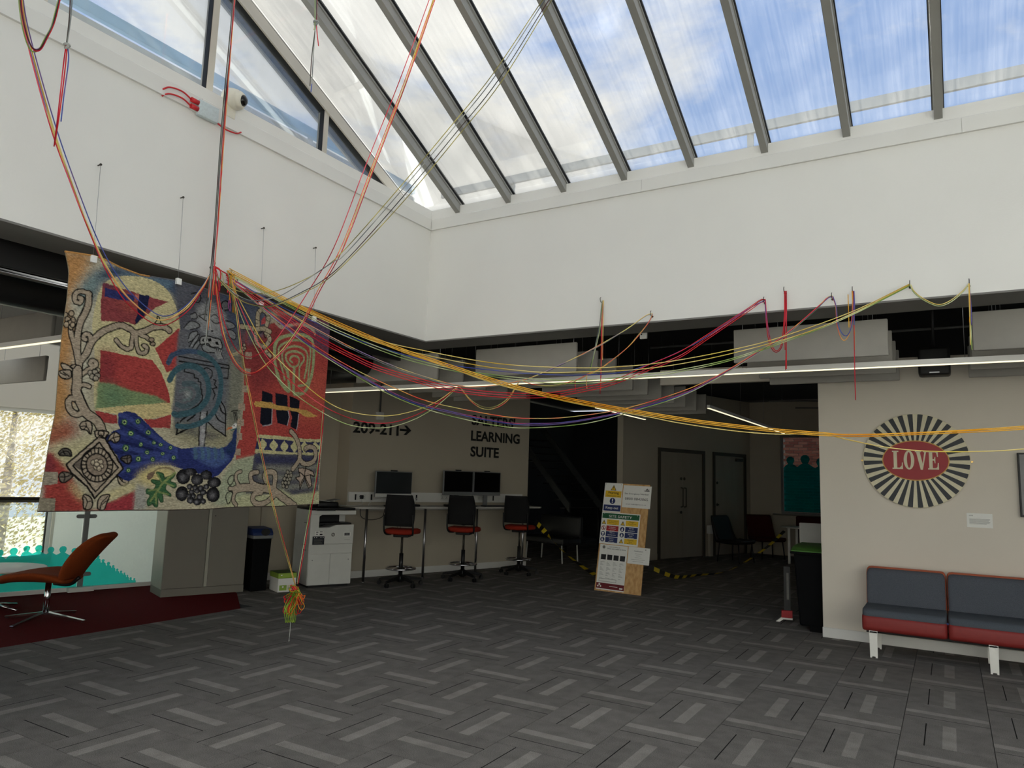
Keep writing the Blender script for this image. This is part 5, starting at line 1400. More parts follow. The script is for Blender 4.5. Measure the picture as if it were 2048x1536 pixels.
# cream arch with the banner
fill([(340, 600), (330, 420), (370, 260), (430, 205), (520, 190), (640, 210), (730, 270), (780, 370), (800, 480), (780, 620), (740, 900), (430, 920), (340, 880)], CREAM, T0, smooth=True)
fill([(500, 385), (930, 520), (1280, 615), (1130, 680), (890, 885), (780, 850), (480, 838), (478, 600)], (150, 62, 66), T1)
fill([(500, 385), (640, 430), (640, 470), (500, 440)], (96, 54, 78), T1, soft=3)
fill([(540, 560), (900, 610), (890, 700), (760, 700), (720, 600)], (184, 84, 62), T1, soft=8)
fill([(525, 445), (680, 490), (860, 540), (880, 580), (860, 615), (780, 600), (640, 580), (520, 550)], (46, 52, 112), T1)
fill([(880, 520), (940, 530), (930, 620), (880, 570)], (206, 112, 92), T1)
fill([(930, 520), (1055, 545), (1040, 640), (1000, 770), (895, 885), (885, 830), (915, 760), (915, 640)], (30, 36, 72), T1)
# red wedges
fill([(1130, 1165), (1420, 920), (1430, 1380), (1265, 1450)], REDC, T1)
fill([(475, 1180), (850, 1255), (1090, 1300), (1200, 1450), (1300, 1700), (1330, 1920), (1000, 1820), (760, 1720), (455, 1640)], REDC, T1)
fill([(475, 1180), (640, 1215), (620, 1640), (455, 1640)], (134, 46, 52), T1, soft=10)
fill([(555, 130), (720, 150), (900, 215), (1180, 275), (1310, 345), (1040, 385), (780, 390), (530, 415)], (126, 150, 100), T2, soft=1)
fill([(620, 150), (740, 190), (900, 300), (760, 380), (620, 380)], (104, 136, 98), T2, soft=8)
fill([(530, 410), (900, 375), (1330, 345), (1370, 470), (1110, 520), (880, 510), (700, 450)], (212, 192, 128), T2)
fill([(520, 425), (760, 480), (770, 570), (640, 560), (560, 480)], (170, 58, 54), T2)
fill([(1050, 520), (1180, 520), (1350, 470), (1345, 615), (1130, 610)], (170, 58, 54), T2)
# grey panel with the carved column
fill([(790, 480), (1060, 500), (1060, 690), (1050, 930), (1030, 1040), (780, 1030), (760, 900), (780, 620)], (104, 106, 112), T0, soft=2)
fill([(1060, 560), (1130, 600), (1125, 900), (1095, 1060), (1030, 1040), (1050, 800)], (128, 128, 112), T0, soft=6)
fill([(760, 980), (1090, 1000), (1040, 1120), (900, 1110), (800, 1080)], (158, 152, 118), T0, soft=7)
fill([(760, 980), (1030, 1030), (960, 1060), (780, 1010)], (88, 86, 86), T0, soft=6)
# red castle wall on the right
fill([(1145, 480), (1290, 440), (1560, 420), (1600, 430), (1560, 1000), (1545, 1060), (1200, 1035), (1190, 1140), (1085, 1165), (1085, 1110), (1110, 1040), (1130, 880), (1130, 640)], (180, 62, 52), T0)
fill([(1140, 480), (1330, 440), (1350, 720), (1180, 820), (1130, 640)], (146, 52, 52), T0, soft=10)
fill([(1290, 380), (1610, 430), (1600, 640), (1500, 560), (1330, 470)], (120, 62, 84), T0, soft=7)
fill([(1400, 430), (1600, 440), (1590, 560), (1520, 520)], (96, 72, 104), T0, soft=7)
fill([(1160, 360), (1290, 350), (1240, 500), (1150, 560)], (88, 96, 112), T0, soft=6)
fill([(1330, 700), (1580, 700), (1560, 980), (1420, 950)], (196, 78, 58), T0, soft=12)
for (x, y) in ((1158, 612), (1150, 700), (1140, 790), (1122, 884), (1115, 966), (1104, 1040), (1095, 1123)):
    fill([(x-18, y-20), (x+16, y-18), (x+16, y+18), (x-20, y+16)], (172, 150, 126), T0)
# ground below the castle and lower right
fill([(1085, 1165), (1190, 1140), (1170, 1340), (1100, 1420), (960, 1400), (1020, 1240)], (166, 172, 140), T0, soft=3)
fill([(1185, 1130), (1540, 1140), (1535, 1340), (1380, 1350), (1330, 1330), (1260, 1350), (1140, 1345), (1170, 1240)], (84, 84, 96), T0)
fill([(1185, 1145), (1540, 1150), (1540, 1180), (1190, 1185)], (62, 64, 96), T0, soft=2)
for y in (1195, 1240, 1290): fill([(1200, y), (1380, y+10), (1530, y-5), (1530, y+18), (1350, y+30), (1200, y+20)], (152, 150, 134), T0, soft=4)
fill([(1140, 1345), (1260, 1350), (1330, 1320), (1400, 1355), (1540, 1330), (1545, 1420), (1000, 1440), (1050, 1380)], (188, 188, 142), T0, soft=3)
# patterned band
fill([(455, 548), (700, 560), (1000, 600), (1245, 605), (1240, 805), (960, 795), (700, 785), (415, 765), (425, 725), (450, 600)], (198, 190, 134), T6)
fill([(452, 590), (700, 605), (1000, 638), (1240, 640), (1232, 765), (1000, 770), (700, 752), (420, 722)], (52, 52, 92), T6)
for k in range(6):
    x = 513+133*k; y = 668+12*k if k < 3 else 695+4*(k-3)
    fill([(x, y-72), (x+52, y-10), (x+50, y+14), (x+2, y+78), (x-50, y+14), (x-48, y-12)], (198, 190, 134), T6)
# castle windows, with the pale frayed edge, and the yellow beam
for q in ([(510, 5), (640, 55), (640, 160), (630, 420), (520, 445), (490, 400), (500, 230)], [(670, 40), (820, 65), (830, 250), (850, 330), (820, 440), (700, 405), (685, 300)], [(850, 70), (985, 130), (970, 300), (955, 430), (940, 490), (862, 450), (885, 330), (860, 260)]):
    fill(q, (26, 28, 40), T6); stroke(q[2:5], (172, 170, 176), 2.0, T6, smooth=False)
fill([(412, 170), (430, 135), (610, 150), (690, 185), (900, 220), (1080, 250), (1210, 320), (1160, 335), (1060, 330), (960, 270), (840, 250), (720, 245), (600, 225), (440, 208)], (206, 160, 66), T6)
# labyrinth
LG = (158, 170, 116)
stroke([(545, 800), (600, 690), (760, 630), (930, 625), (1060, 680), (1100, 820), (1085, 1100), (1030, 1330), (960, 1435), (870, 1450), (815, 1430), (812, 1240), (815, 1080)], LG, 7.5, T5)
stroke([(548, 800), (545, 1000), (590, 1220), (660, 1340), (745, 1410), (732, 1230), (715, 1120)], LG, 7.5, T5)
stroke([(600, 830), (640, 770), (780, 705), (920, 710), (1030, 780), (1055, 860), (1030, 1100), (1005, 1300), (880, 1340)], LG, 4.8, T5)
stroke([(600, 830), (605, 960), (650, 1120), (680, 1250)], LG, 4.2, T5)
stroke([(655, 1000), (650, 880), (720, 810), (840, 785), (950, 820), (1010, 900), (1000, 1060), (965, 1230)], LG, 4.8, T5)
stroke([(655, 1000), (680, 1090), (730, 1150)], LG, 4.0, T5)
stroke([(760, 1060), (705, 980), (705, 900), (760, 865), (850, 860), (940, 905), (955, 980), (895, 1080), (890, 1260)], LG, 4.6, T5)
stroke([(760, 1060), (820, 1075), (880, 1030), (885, 960), (840, 925), (785, 930), (755, 975), (790, 1015)], LG, 4.2, T5)
# cream serpent, top right
stroke([(560, 430), (590, 480), (650, 520), (760, 495), (870, 480), (990, 495), (1080, 545), (1120, 610)], (186, 162, 138), 7.0, T5)
stroke([(570, 420), (610, 470), (680, 490)], BLK, 1.0, T5); stroke([(1085, 580), (1100, 620), (1130, 660)], BLK, 1.4, T5)
# knotted rope
RP = (182, 166, 134)
def rope(pts, wd, T):
    stroke(pts, BLK, wd+2.4, T); stroke(pts, RP, wd, T)
    P = crm(tmap(pts, T), False, 4)
    for i in range(2, len(P)-2, 3):
        d = P[i+1]-P[i-1]; d = d/(np.hypot(*d)+1e-9); n_ = np.array([-d[1], d[0]])*wd*0.55; a = P[i]-n_; b = P[i]+n_+d*1.5
        xs_ = np.linspace(0, 1, 14)
        for t_ in xs_:
            x, y = (a+(b-a)*t_).astype(int)
            if 0 <= x < GW_ and 0 <= y < GH_: IMG[y, x] = C_(BLK)
rope([(320, 500), (320, 340), (370, 275), (440, 320), (460, 400), (440, 490)], 9, T5)
rope([(95, 510), (200, 525), (300, 555)], 9, T5)
fill([(370, 420), (420, 360), (425, 460), (365, 490)], (196, 66, 70), T5)
rope([(300, 560), (290, 690), (350, 780), (440, 760), (480, 680), (430, 610)], 9, T5)
rope([(300, 550), (400, 540), (480, 580)], 9, T5)
rope([(400, 790), (430, 860), (480, 920)], 8, T5)
stroke([(335, 585), (360, 600), (380, 580), (410, 620), (440, 640), (420, 670), (405, 640)], BLK, 1.6, T5)
# lion mask on the column
fill([(430, 420), (560, 370), (720, 380), (830, 480), (880, 640), (860, 820), (760, 880), (600, 860), (490, 780), (420, 600)], (142, 144, 146), T3, soft=3, smooth=True)
fill([(480, 420), (640, 380), (700, 520), (640, 700), (560, 560)], (166, 168, 166), T3, soft=8)
fill([(560, 390), (620, 380), (600, 560), (560, 540)], (110, 112, 116), T3, soft=5)
for q in ([(330, 210), (430, 200), (480, 280), (440, 340), (360, 320)], [(810, 440), (790, 370), (850, 320), (910, 360), (920, 440), (850, 470)]):
    fill(q, (104, 106, 110), T3, smooth=True); stroke(q, BLK, 2.2, T3)
for q in ([(330, 530), (400, 500), (430, 580), (350, 590)], [(230, 730), (330, 630), (440, 660), (470, 720), (330, 760)], [(300, 900), (330, 820), (420, 780), (440, 830), (360, 920), (300, 960)], [(310, 1020), (400, 880), (470, 830), (450, 900), (380, 1000)], [(880, 760), (970, 780), (1020, 850), (990, 920), (900, 860)], [(860, 620), (960, 660), (1010, 720), (930, 750)], [(360, 1040), (460, 920), (500, 930), (420, 1060)]):
    fill(q, (132, 134, 136), T3, smooth=True); stroke(q, BLK, 1.8, T3)
stroke([(450, 545), (520, 600), (590, 640)], BLK, 1.8, T3); stroke([(470, 540), (560, 520), (600, 560)], BLK, 1.6, T3)
stroke([(650, 620), (700, 660), (800, 650)], BLK, 1.8, T3); stroke([(640, 560), (700, 530), (770, 600)], BLK, 1.4, T3)
fill([(630, 775), (680, 770), (660, 800)], (26, 26, 26), T3); stroke([(620, 640), (640, 760)], (190, 190, 186), 2.0, T3)
MO = [(470, 920), (500, 870), (600, 860), (700, 890), (780, 920), (805, 1010), (790, 1060), (740, 1040), (640, 1020), (590, 970), (490, 990)]
fill(MO, (150, 150, 148), T3, smooth=True); stroke(MO, BLK, 2.2, T3, closed=True)
fill([(500, 920), (540, 890), (530, 950)], (24, 24, 24), T3); fill([(590, 900), (640, 890), (650, 940), (600, 950)], (24, 24, 24), T3); fill([(700, 950), (740, 940), (760, 1000), (710, 990)], (24, 24, 24), T3)
LM = [(500, 1020), (550, 985), (620, 1020), (720, 1060), (720, 1110), (600, 1110), (530, 1080)]
fill(LM, (136, 138, 138), T3, smooth=True); stroke(LM, BLK, 1.8, T3, closed=True)
for k in range(4): stroke([(720+30*k, 1060+10*k), (720+22*k, 1120), (760+20*k, 1180+10*k)], BLK, 1.8, T3); stroke([(705+30*k, 1060+10*k), (705+22*k, 1130), (745+20*k, 1200)], (146, 146, 144), 2.6, T3)
stroke([(960, 1150), (1040, 1120), (1090, 1090)], (178, 166, 128), 6, T3)
for c in ((1110, 1040), (1140, 1000), (1130, 1080), (1150, 1050)): fill(ell(c[0], c[1], 22, 24), (176, 160, 130), T3); stroke(ell(c[0], c[1], 22, 24), BLK, 1.2, T3, closed=True)
# column carving
for a, b in (((150, 1170), (890, 1310)), ((150, 1245), (890, 1365)), ((900, 1310), (900, 1365))): stroke([a, b], BLK, 2.4, T3, smooth=False)
stroke([(890, 1370), (880, 1510), (780, 1500)], BLK, 2.0, T3, smooth=False)
stroke([(240, 1350), (230, 1410), (380, 1445), (385, 1500), (440, 1510), (440, 1560), (480, 1570), (480, 1660), (460, 1720), (480, 1760)], BLK, 2.2, T3, smooth=False)
stroke([(480, 1400), (560, 1350), (640, 1400), (630, 1500), (560, 1560)], BLK, 2.0, T3)
stroke([(510, 100), (540, 115), (520, 150), (548, 185), (500, 200), (530, 260), (510, 310)], BLK, 2.2, T4, smooth=False)
stroke([(395, 200), (395, 260), (405, 270), (400, 320), (360, 370), (280, 420)], BLK, 2.4, T4, smooth=False)
fill([(385, 450), (450, 440), (440, 620), (420, 800), (365, 805), (370, 620)], (140, 138, 140), T4); stroke([(385, 450), (372, 620), (362, 800)], BLK, 2.6, T4); stroke([(450, 440), (440, 620), (415, 805)], BLK, 2.6, T4)
for y in (500, 570, 640, 700, 760): fill(ell(405, y, 22, 20), (178, 176, 174), T4, soft=2)
for q in ([(440, 540), (560, 640), (630, 700), (640, 560), (520, 430)], [(590, 330), (650, 410), (640, 540), (560, 440)]): fill(q, (124, 124, 126), T4, soft=1)
for a in ([(445, 540), (540, 630), (640, 700)], [(520, 430), (560, 520), (640, 570)], [(590, 330), (630, 400), (645, 480)], [(580, 380), (600, 440), (640, 470)], [(640, 480), (635, 700)]): stroke(a, BLK, 2.6, T4)
for a in ([(135, 680), (200, 650), (260, 620)], [(180, 545), (230, 500), (260, 480)], [(250, 540), (290, 510), (330, 470)], [(150, 560), (140, 680)]): stroke(a, BLK, 3.2, T4)
# blue-green spirals
SG = (58, 96, 106)
stroke([(735, 650), (760, 610), (820, 590), (900, 595), (960, 630), (1000, 690), (1010, 780), (990, 880), (940, 950), (860, 985), (790, 985)], (62, 84, 112), 9.5, T0)
stroke([(900, 595), (960, 630), (1000, 690), (1010, 780), (990, 880), (940, 950), (860, 985), (790, 985)], SG, 9.5, T0)
stroke([(742, 740), (775, 690), (840, 665), (910, 690), (945, 760), (940, 840), (890, 900), (800, 925), (770, 920)], SG, 11, T0)
stroke([(820, 762), (865, 762), (895, 800), (885, 850), (830, 880), (785, 870)], (74, 98, 104), 10, T0, al=0.8)
stroke([(800, 800), (835, 790), (860, 812), (850, 840), (815, 850)], (100, 116, 118), 5, T0, al=0.8); fill(ell(838, 815, 12, 14), (168, 172, 166), T0, soft=3)
# vine, upper left
def vine(pts, wd, T):
    stroke(pts, BLK, wd+2.6, T); stroke(pts, VINE, wd, T)
V1 = [[(330, 520), (330, 640), (290, 750), (240, 850), (205, 1000), (195, 1200), (215, 1350), (200, 1536)], [(330, 600), (320, 520), (240, 490), (175, 520), (170, 600), (225, 625), (250, 575), (220, 565)],
      [(120, 900), (130, 1000), (180, 1200), (210, 1350)], [(215, 1330), (300, 1230), (370, 1090), (480, 980), (600, 920), (720, 890), (820, 930), (890, 980), (1000, 960), (1120, 910), (1240, 910), (1300, 950)],
      [(350, 1150), (360, 1060), (340, 1000), (290, 1000), (270, 1040), (300, 1060)], [(870, 970), (850, 1080), (840, 1150), (790, 1170), (720, 1130), (665, 1065)], [(900, 1010), (905, 1120), (940, 1210), (1010, 1210), (1030, 1150), (990, 1130)], [(950, 1000), (1020, 1030), (1060, 1060)],
      [(235, 1480), (330, 1410), (410, 1370), (410, 1320), (365, 1310), (345, 1345), (380, 1365)]]
for q in V1: stroke(q, BLK, (12.8 if q in (V1[0], V1[3]) else 9.6), T1)
for q in V1: stroke(q, VINE, (8.8 if q in (V1[0], V1[3]) else 5.8), T1)
stroke([(1110, 880), (1150, 830), (1150, 780), (1175, 800), (1200, 870)], BLK, 2.2, T1)
V2 = [[(330, 0), (330, 120), (320, 220), (360, 320), (420, 440), (460, 480), (540, 530), (590, 600), (610, 680)], [(400, 450), (330, 470), (260, 430), (235, 350), (260, 300), (300, 305)], [(360, 170), (400, 155), (460, 175)]]
for q, w_ in zip(V2, (13, 8, 5)): stroke(q, BLK, w_+4, T2)
for q, w_ in zip(V2, (13, 8, 5)): stroke(q, VINE, w_, T2)
# grapes and leaves, left
for cx, cy in ((130, 750), (60, 770), (85, 820), (150, 830), (110, 865), (70, 880), (125, 910), (145, 885)): fill(ell(cx, cy, 30, 34), (182, 160, 130), T1); stroke(ell(cx, cy, 30, 34), BLK, 1.8, T1, closed=True)
for cx, cy in ((1085, 1060), (1100, 1110)): fill(ell(cx, cy, 32, 24), (166, 144, 120), T1); stroke(ell(cx, cy, 32, 24), BLK, 1.8, T1, closed=True)
for cx, cy in ((400, 1430), (440, 1420), (350, 1460), (390, 1480), (430, 1475), (400, 1520)): fill(ell(cx, cy, 26, 26), (178, 164, 136), T1); stroke(ell(cx, cy, 26, 26), BLK, 1.6, T1, closed=True)
for q in ([(0, 1340), (60, 1350), (140, 1420), (60, 1440), (10, 1390)], [(20, 1460), (80, 1440), (110, 1500), (40, 1490)], [(110, 1370), (180, 1350), (150, 1400)]): fill(q, VINE, T1); stroke(q, BLK, 2.0, T1, closed=True)
def leaf(q, T, col=VINE, v=((0, 0), (0, 0))):
    fill(q, col, T, smooth=True); stroke(q, BLK, 2.2, T, closed=True)
    for s in v: stroke(s, BLK, 1.8, T)
leaf([(130, 20), (250, 0), (260, 80), (170, 90)], T2, v=([(150, 30), (210, 60)], [(180, 20), (240, 70)]))
for cx, cy in ((470, 30), (520, 20), (550, 60), (490, 70), (530, 90)): fill(ell(cx, cy, 28, 28), (170, 158, 138), T2); stroke(ell(cx, cy, 28, 28), BLK, 1.6, T2, closed=True)
leaf([(365, 590), (400, 545), (480, 550), (500, 610), (485, 680), (440, 640), (385, 630)], T2, v=([(380, 600), (440, 600), (485, 680)], [(430, 560), (440, 600)], [(410, 630), (440, 600)]))
leaf([(130, 880), (180, 830), (250, 840), (280, 910), (220, 905), (160, 905)], T2, (96, 90, 80), v=([(150, 885), (220, 860), (270, 905)], [(180, 850), (200, 890)]))
leaf([(135, 1120), (180, 1080), (270, 1100), (280, 1130), (200, 1190), (150, 1180)], T2, (120, 108, 94), v=([(150, 1130), (200, 1130), (270, 1110)], [(180, 1090), (200, 1130), (190, 1180)]))
leaf([(770, 1120), (820, 1150), (880, 1140), (880, 1200), (830, 1225), (780, 1190)], T2, v=([(780, 1130), (820, 1180), (870, 1210)], [(820, 1150), (820, 1180)]))
leaf([(405, 1330), (440, 1320), (500, 1370), (495, 1460), (430, 1480), (405, 1420)], T2, v=([(420, 1340), (450, 1400), (430, 1470)], [(490, 1390), (450, 1400)], [(410, 1390), (450, 1420)]))
leaf([(690, 1325), (610, 1330), (565, 1380), (570, 1470), (630, 1480), (660, 1400)], T2, v=([(670, 1340), (610, 1400), (590, 1470)], [(580, 1400), (610, 1400)], [(650, 1390), (610, 1430)]))
# red and grey corner blocks
fill([(0, 870), (60, 880), (230, 1050), (420, 1390), (420, 1520), (-40, 1520), (-40, 870)], (170, 58, 48), T2, soft=3)
fill([(0, 880), (60, 890), (120, 1080), (-40, 1080)], (140, 50, 56), T2, soft=3)
fill([(-60, 1075), (125, 1080), (115, 1210), (-60, 1215)], (158, 146, 124), T2)
fill([(-80, 1355), (95, 1355), (90, 1520), (-80, 1520)], (150, 140, 116), T2)
fill([(260, 1180), (420, 1330), (400, 1390), (330, 1330), (250, 1230)], (206, 192, 130), T2, soft=5)
fill([(645, 1420), (965, 1265), (950, 1500), (610, 1520)], (168, 48, 58), T2)
fill([(420, 1480), (620, 1480), (640, 1540), (420, 1540)], (150, 50, 50), T2, soft=2)
fill([(960, 1180), (1080, 1250), (1090, 1480), (950, 1490)], (168, 166, 156), T2, soft=3)
fill([(560, 1330), (960, 1180), (970, 1260), (690, 1390)], (204, 192, 138), T2, soft=3)
fill([(405, 1330), (440, 1320), (500, 1370), (495, 1460), (430, 1480), (405, 1420)], VINE, T2, smooth=True); stroke([(405, 1330), (440, 1320), (500, 1370), (495, 1460), (430, 1480), (405, 1420)], BLK, 2.2, T2, closed=True)
fill([(690, 1325), (610, 1330), (565, 1380), (570, 1470), (630, 1480), (660, 1400)], VINE, T2, smooth=True); stroke([(690, 1325), (610, 1330), (565, 1380), (570, 1470), (630, 1480), (660, 1400)], BLK, 2.2, T2, closed=True)
for s in ([(420, 1340), (450, 1400), (430, 1470)], [(490, 1390), (450, 1400)], [(670, 1340), (610, 1400), (590, 1470)], [(650, 1390), (610, 1430)]): stroke(s, BLK, 1.8, T2)
leaf([(135, 1120), (180, 1080), (270, 1100), (280, 1130), (200, 1190), (150, 1180)], T2, (120, 108, 94), v=([(150, 1130), (200, 1130), (270, 1110)], [(180, 1090), (200, 1130), (190, 1180)]))
# peacock
PK = [(640, 730), (720, 650), (800, 620), (775, 560), (780, 460), (870, 435), (960, 455), (1050, 530), (1180, 650), (1300, 760), (1430, 830), (1500, 850)]
fill(PK+[(1530, 1010), (1350, 1010), (1180, 1020), (1050, 1090), (890, 1180), (850, 1170), (770, 1110), (830, 1040), (760, 900)], NAVY, T2)
fill([(-10, 740), (100, 800), (190, 835), (330, 820), (420, 812), (560, 835), (640, 810), (700, 740), (725, 650), (755, 600), (752, 700), (735, 870), (700, 950), (620, 1040), (550, 1115), (480, 1140), (400, 1110), (300, 1080), (180, 1045), (60, 1010), (-20, 1005)], NAVY, T4)
for a in ([(800, 470), (900, 520), (1100, 660), (1400, 850)], [(790, 660), (960, 700), (1180, 790), (1400, 880)], [(700, 800), (900, 830), (1150, 880), (1400, 920)], [(770, 1090), (900, 1030), (1100, 980), (1300, 960)], [(860, 890), (1000, 910), (1300, 930)]):
    stroke(a, (62, 80, 150), 8, T2, al=0.55)
for a in ([(820, 570), (960, 640), (1200, 780)], [(700, 750), (900, 780), (1150, 850)], [(760, 870), (980, 890)]): stroke(a, (26, 32, 80), 5, T2, al=0.7)
fill([(300, 830), (420, 815), (560, 840), (650, 900), (670, 950), (560, 1020), (480, 1025), (380, 970), (300, 900)], (64, 88, 142), T4, soft=2, smooth=True)
for x in (320, 390, 450, 520, 590): stroke([(x, 835), (x+10, 890), (x+5, 930)], (76, 112, 132), 7, T4, al=0.7)
fill([(720, 650), (700, 740), (640, 810), (620, 870), (700, 900), (735, 850), (752, 650)], (34, 56, 100), T4, soft=3); stroke([(700, 630), (745, 615)], (58, 108, 96), 4, T4)
fill([(700, 600), (740, 560), (755, 570), (752, 610), (700, 628)], (222, 220, 212), T4); fill(ell(730, 590, 7, 7), (20, 20, 20), T4)
fill([(640, 640), (670, 605), (712, 600), (710, 622)], (212, 116, 58), T4)
stroke([(700, 440), (730, 430), (765, 432)], BLK, 2.0, T4)
for k in range(3): stroke([(722+16*k, 445), (738+12*k, 530)], BLK, 1.6, T4)
for (x, y, s) in ((845, 553, 34), (990, 545, 32), (915, 672, 34), (1103, 662, 32), (860, 828, 40), (1023, 790, 26), (1165, 770, 24), (1238, 792, 25), (1343, 823, 24), (1088, 873, 27), (1258, 888, 23), (993, 942, 34), (1148, 947, 29), (1375, 930, 28), (885, 1062, 28)):
    fill(ell(x, y, s, s), (44, 84, 72), T2); fill(ell(x, y, s*0.62, s*0.62), (158, 190, 116), T2); fill(ell(x, y, s*0.30, s*0.30), (36, 46, 70), T2)
leaf([(670, 760), (690, 700), (740, 660), (795, 690), (790, 750), (740, 770), (700, 740)], T2, v=([(675, 755), (730, 720), (790, 700)], [(740, 670), (730, 720), (750, 765)]))
leaf([(805, 940), (860, 905), (915, 910), (910, 970), (870, 990)], T2, (108, 98, 90), v=([(810, 935), (870, 940), (910, 920)], [(880, 910), (870, 940), (880, 985)]))
# diamond with the flower
fill([(570, 700), (640, 730), (830, 1045), (770, 1110), (530, 1360), (440, 1230), (270, 1090), (215, 1000)], VINE, T2); stroke([(570, 710), (640, 725), (830, 1045), (770, 1110), (530, 1360), (440, 1230), (270, 1090), (215, 1000), (570, 710)], BLK, 3.0, T2, smooth=False)
stroke([(580, 765), (775, 1035), (535, 1290), (430, 1160), (290, 1015), (580, 765)], BLK, 2.6, T2, smooth=False)
fill([(300, 1010), (390, 930), (400, 1080)], (112, 100, 88), T2)
stroke(ell(550, 1005, 170, 180), BLK, 2.4, T2, closed=True); fill(ell(550, 1005, 114, 118), (150, 132, 112), T2); stroke(ell(550, 1005, 114, 118), BLK, 2.4, T2, closed=True)
for k in range(22):
    a = 2*math.pi*k/22; stroke([(550+116*math.cos(a), 1005+120*math.sin(a)), (550+168*math.cos(a), 1005+178*math.sin(a))], BLK, 2.0, T2, smooth=False)
for cx, cy in ((510, 980), (550, 965), (590, 975), (600, 1020), (540, 1030), (575, 1045), (550, 1000)): fill(ell(cx, cy, 26, 26), (198, 182, 152), T2); stroke(ell(cx, cy, 26, 26), (70, 60, 52), 1.6, T2, closed=True)
fill([(525, 650), (590, 640), (680, 660), (640, 700), (560, 720)], VINE, T2); stroke([(525, 650), (590, 640), (680, 660), (640, 720), (595, 690), (550, 715), (525, 650)], BLK, 2.4, T2); stroke(ell(598, 672, 30, 34), BLK, 2.2, T2, closed=True)
# oak leaf and acorn
fill([(1000, 1090), (1130, 1020), (1290, 1010), (1400, 1060), (1300, 1180), (1130, 1230), (960, 1160)], (212, 194, 122), T2, soft=6)
fill([(1090, 1110), (1170, 1070), (1150, 1130), (1100, 1165)], (128, 104, 82), T2, smooth=True); stroke([(1150, 1080), (1220, 1040), (1320, 1040), (1380, 1070)], (150, 132, 92), 3, T2)
OL = [(1200, 1080), (1260, 1100), (1280, 1140), (1340, 1120), (1390, 1080), (1380, 1130), (1340, 1175), (1390, 1200), (1400, 1240), (1370, 1250), (1310, 1210), (1290, 1260), (1340, 1310), (1340, 1340), (1260, 1310), (1270, 1390), (1240, 1400), (1210, 1350), (1210, 1440), (1180, 1450), (1150, 1420), (1110, 1440), (1090, 1390), (1120, 1330), (1080, 1300), (1090, 1260), (1150, 1270), (1180, 1220), (1140, 1190), (1140, 1160), (1220, 1170), (1230, 1130), (1190, 1100)]
fill(OL, (62, 110, 68), T2, smooth=True); stroke(OL, (40, 76, 46), 1.6, T2, closed=True)
stroke([(1390, 1090), (1270, 1190), (1200, 1290), (1130, 1390)], (140, 156, 84), 4, T2)
for a in ([(1250, 1200), (1200, 1100)], [(1270, 1190), (1370, 1230)], [(1220, 1260), (1110, 1280)], [(1200, 1290), (1320, 1320)], [(1190, 1300), (1190, 1420)]): stroke(a, (130, 148, 82), 3, T2)
# blackberries
for (x, y, rx, ry) in ((200, 1130, 70, 80), (340, 1160, 62, 60), (510, 1190, 72, 58), (190, 1310, 66, 78), (500, 1320, 70, 80), (430, 1110, 60, 50), (270, 1080, 70, 40)):
    fill(ell(x, y, rx, ry), (18, 17, 20), T4); fill(ell(x-6, y+6, rx*0.62, ry*0.55), (74, 72, 76), T4, soft=4); fill(ell(x-8, y+8, rx*0.25, ry*0.2), (150, 148, 150), T4, soft=3)
for (x, y, r_) in ((265, 1235, 28), (320, 1245, 26), (375, 1250, 28), (430, 1235, 26), (285, 1290, 27), (340, 1280, 26), (400, 1295, 30), (300, 1335, 28), (365, 1345, 32), (275, 1380, 34), (340, 1395, 38), (400, 1390, 28), (262, 1335, 22)):
    fill(ell(x, y, r_+3, r_+3), (14, 13, 16), T4); fill(ell(x-3, y+3, r_*0.66, r_*0.66), (86, 84, 88), T4, soft=2); fill(ell(x-4, y+4, r_*0.25, r_*0.25), (166, 164, 166), T4, soft=1)
# vines, lower right
def vine2(qs, T, ws):
    for q, w_ in zip(qs, ws): stroke(q, BLK, w_*0.85+3.4, T)
    for q, w_ in zip(qs, ws): stroke(q, VINE, w_*0.85, T)
vine2([[(930, 1430), (800, 1340), (700, 1270), (620, 1220), (420, 1200), (260, 1200), (180, 1220)], [(660, 1200), (670, 1060), (640, 1010), (570, 1010), (540, 1050), (560, 1120)], [(520, 1190), (400, 1150), (365, 1060), (390, 1020), (450, 1010)], [(660, 1300), (560, 1380), (460, 1400), (400, 1350), (420, 1280), (500, 1260)], [(230, 1190), (185, 1100), (190, 1030), (240, 1000)], [(215, 1215), (165, 1280), (155, 1360), (190, 1410)], [(180, 1220), (110, 1210)]], T6, (17, 12, 10, 11, 7, 8, 8))
for q in ([(80, 1120), (110, 1060), (155, 1050), (150, 1120), (110, 1170)], [(60, 1300), (100, 1250), (140, 1270), (110, 1380), (80, 1390)]): stroke(q, BLK, 2.0, T6, closed=True)
vine2([[(870, 510), (930, 580), (970, 680), (985, 780), (980, 860), (900, 970)], [(980, 830), (1020, 890), (1080, 910), (1160, 880), (1190, 800), (1170, 720), (1110, 700), (1060, 720)]], T6, (11, 11))
MP = [(970, 960), (1060, 960), (1160, 1000), (1180, 1060), (1130, 1050), (1150, 1180), (1110, 1210), (1060, 1080), (1000, 1220), (990, 1130), (940, 1080), (1000, 1060)]
fill(MP, (186, 162, 142), T6); stroke(MP, BLK, 2.2, T6, smooth=False, closed=True)
for a in ([(1065, 940), (1060, 1070)], [(1060, 1060), (990, 1010)], [(1060, 1060), (1140, 1040)], [(1060, 1060), (1120, 1180)], [(1055, 1060), (1000, 1180)]): stroke(a, BLK, 2.2, T6, smooth=False)
for (x, y) in ((830, 1010), (870, 1020), (810, 1050), (850, 1060), (880, 1050), (790, 1090), (830, 1100), (865, 1095), (770, 1140), (805, 1140), (850, 1140), (780, 1180), (825, 1190)):
    fill(ell(x, y, 20, 24), (160, 152, 132), T6); stroke(ell(x, y, 20, 24), BLK, 1.6, T6, closed=True)
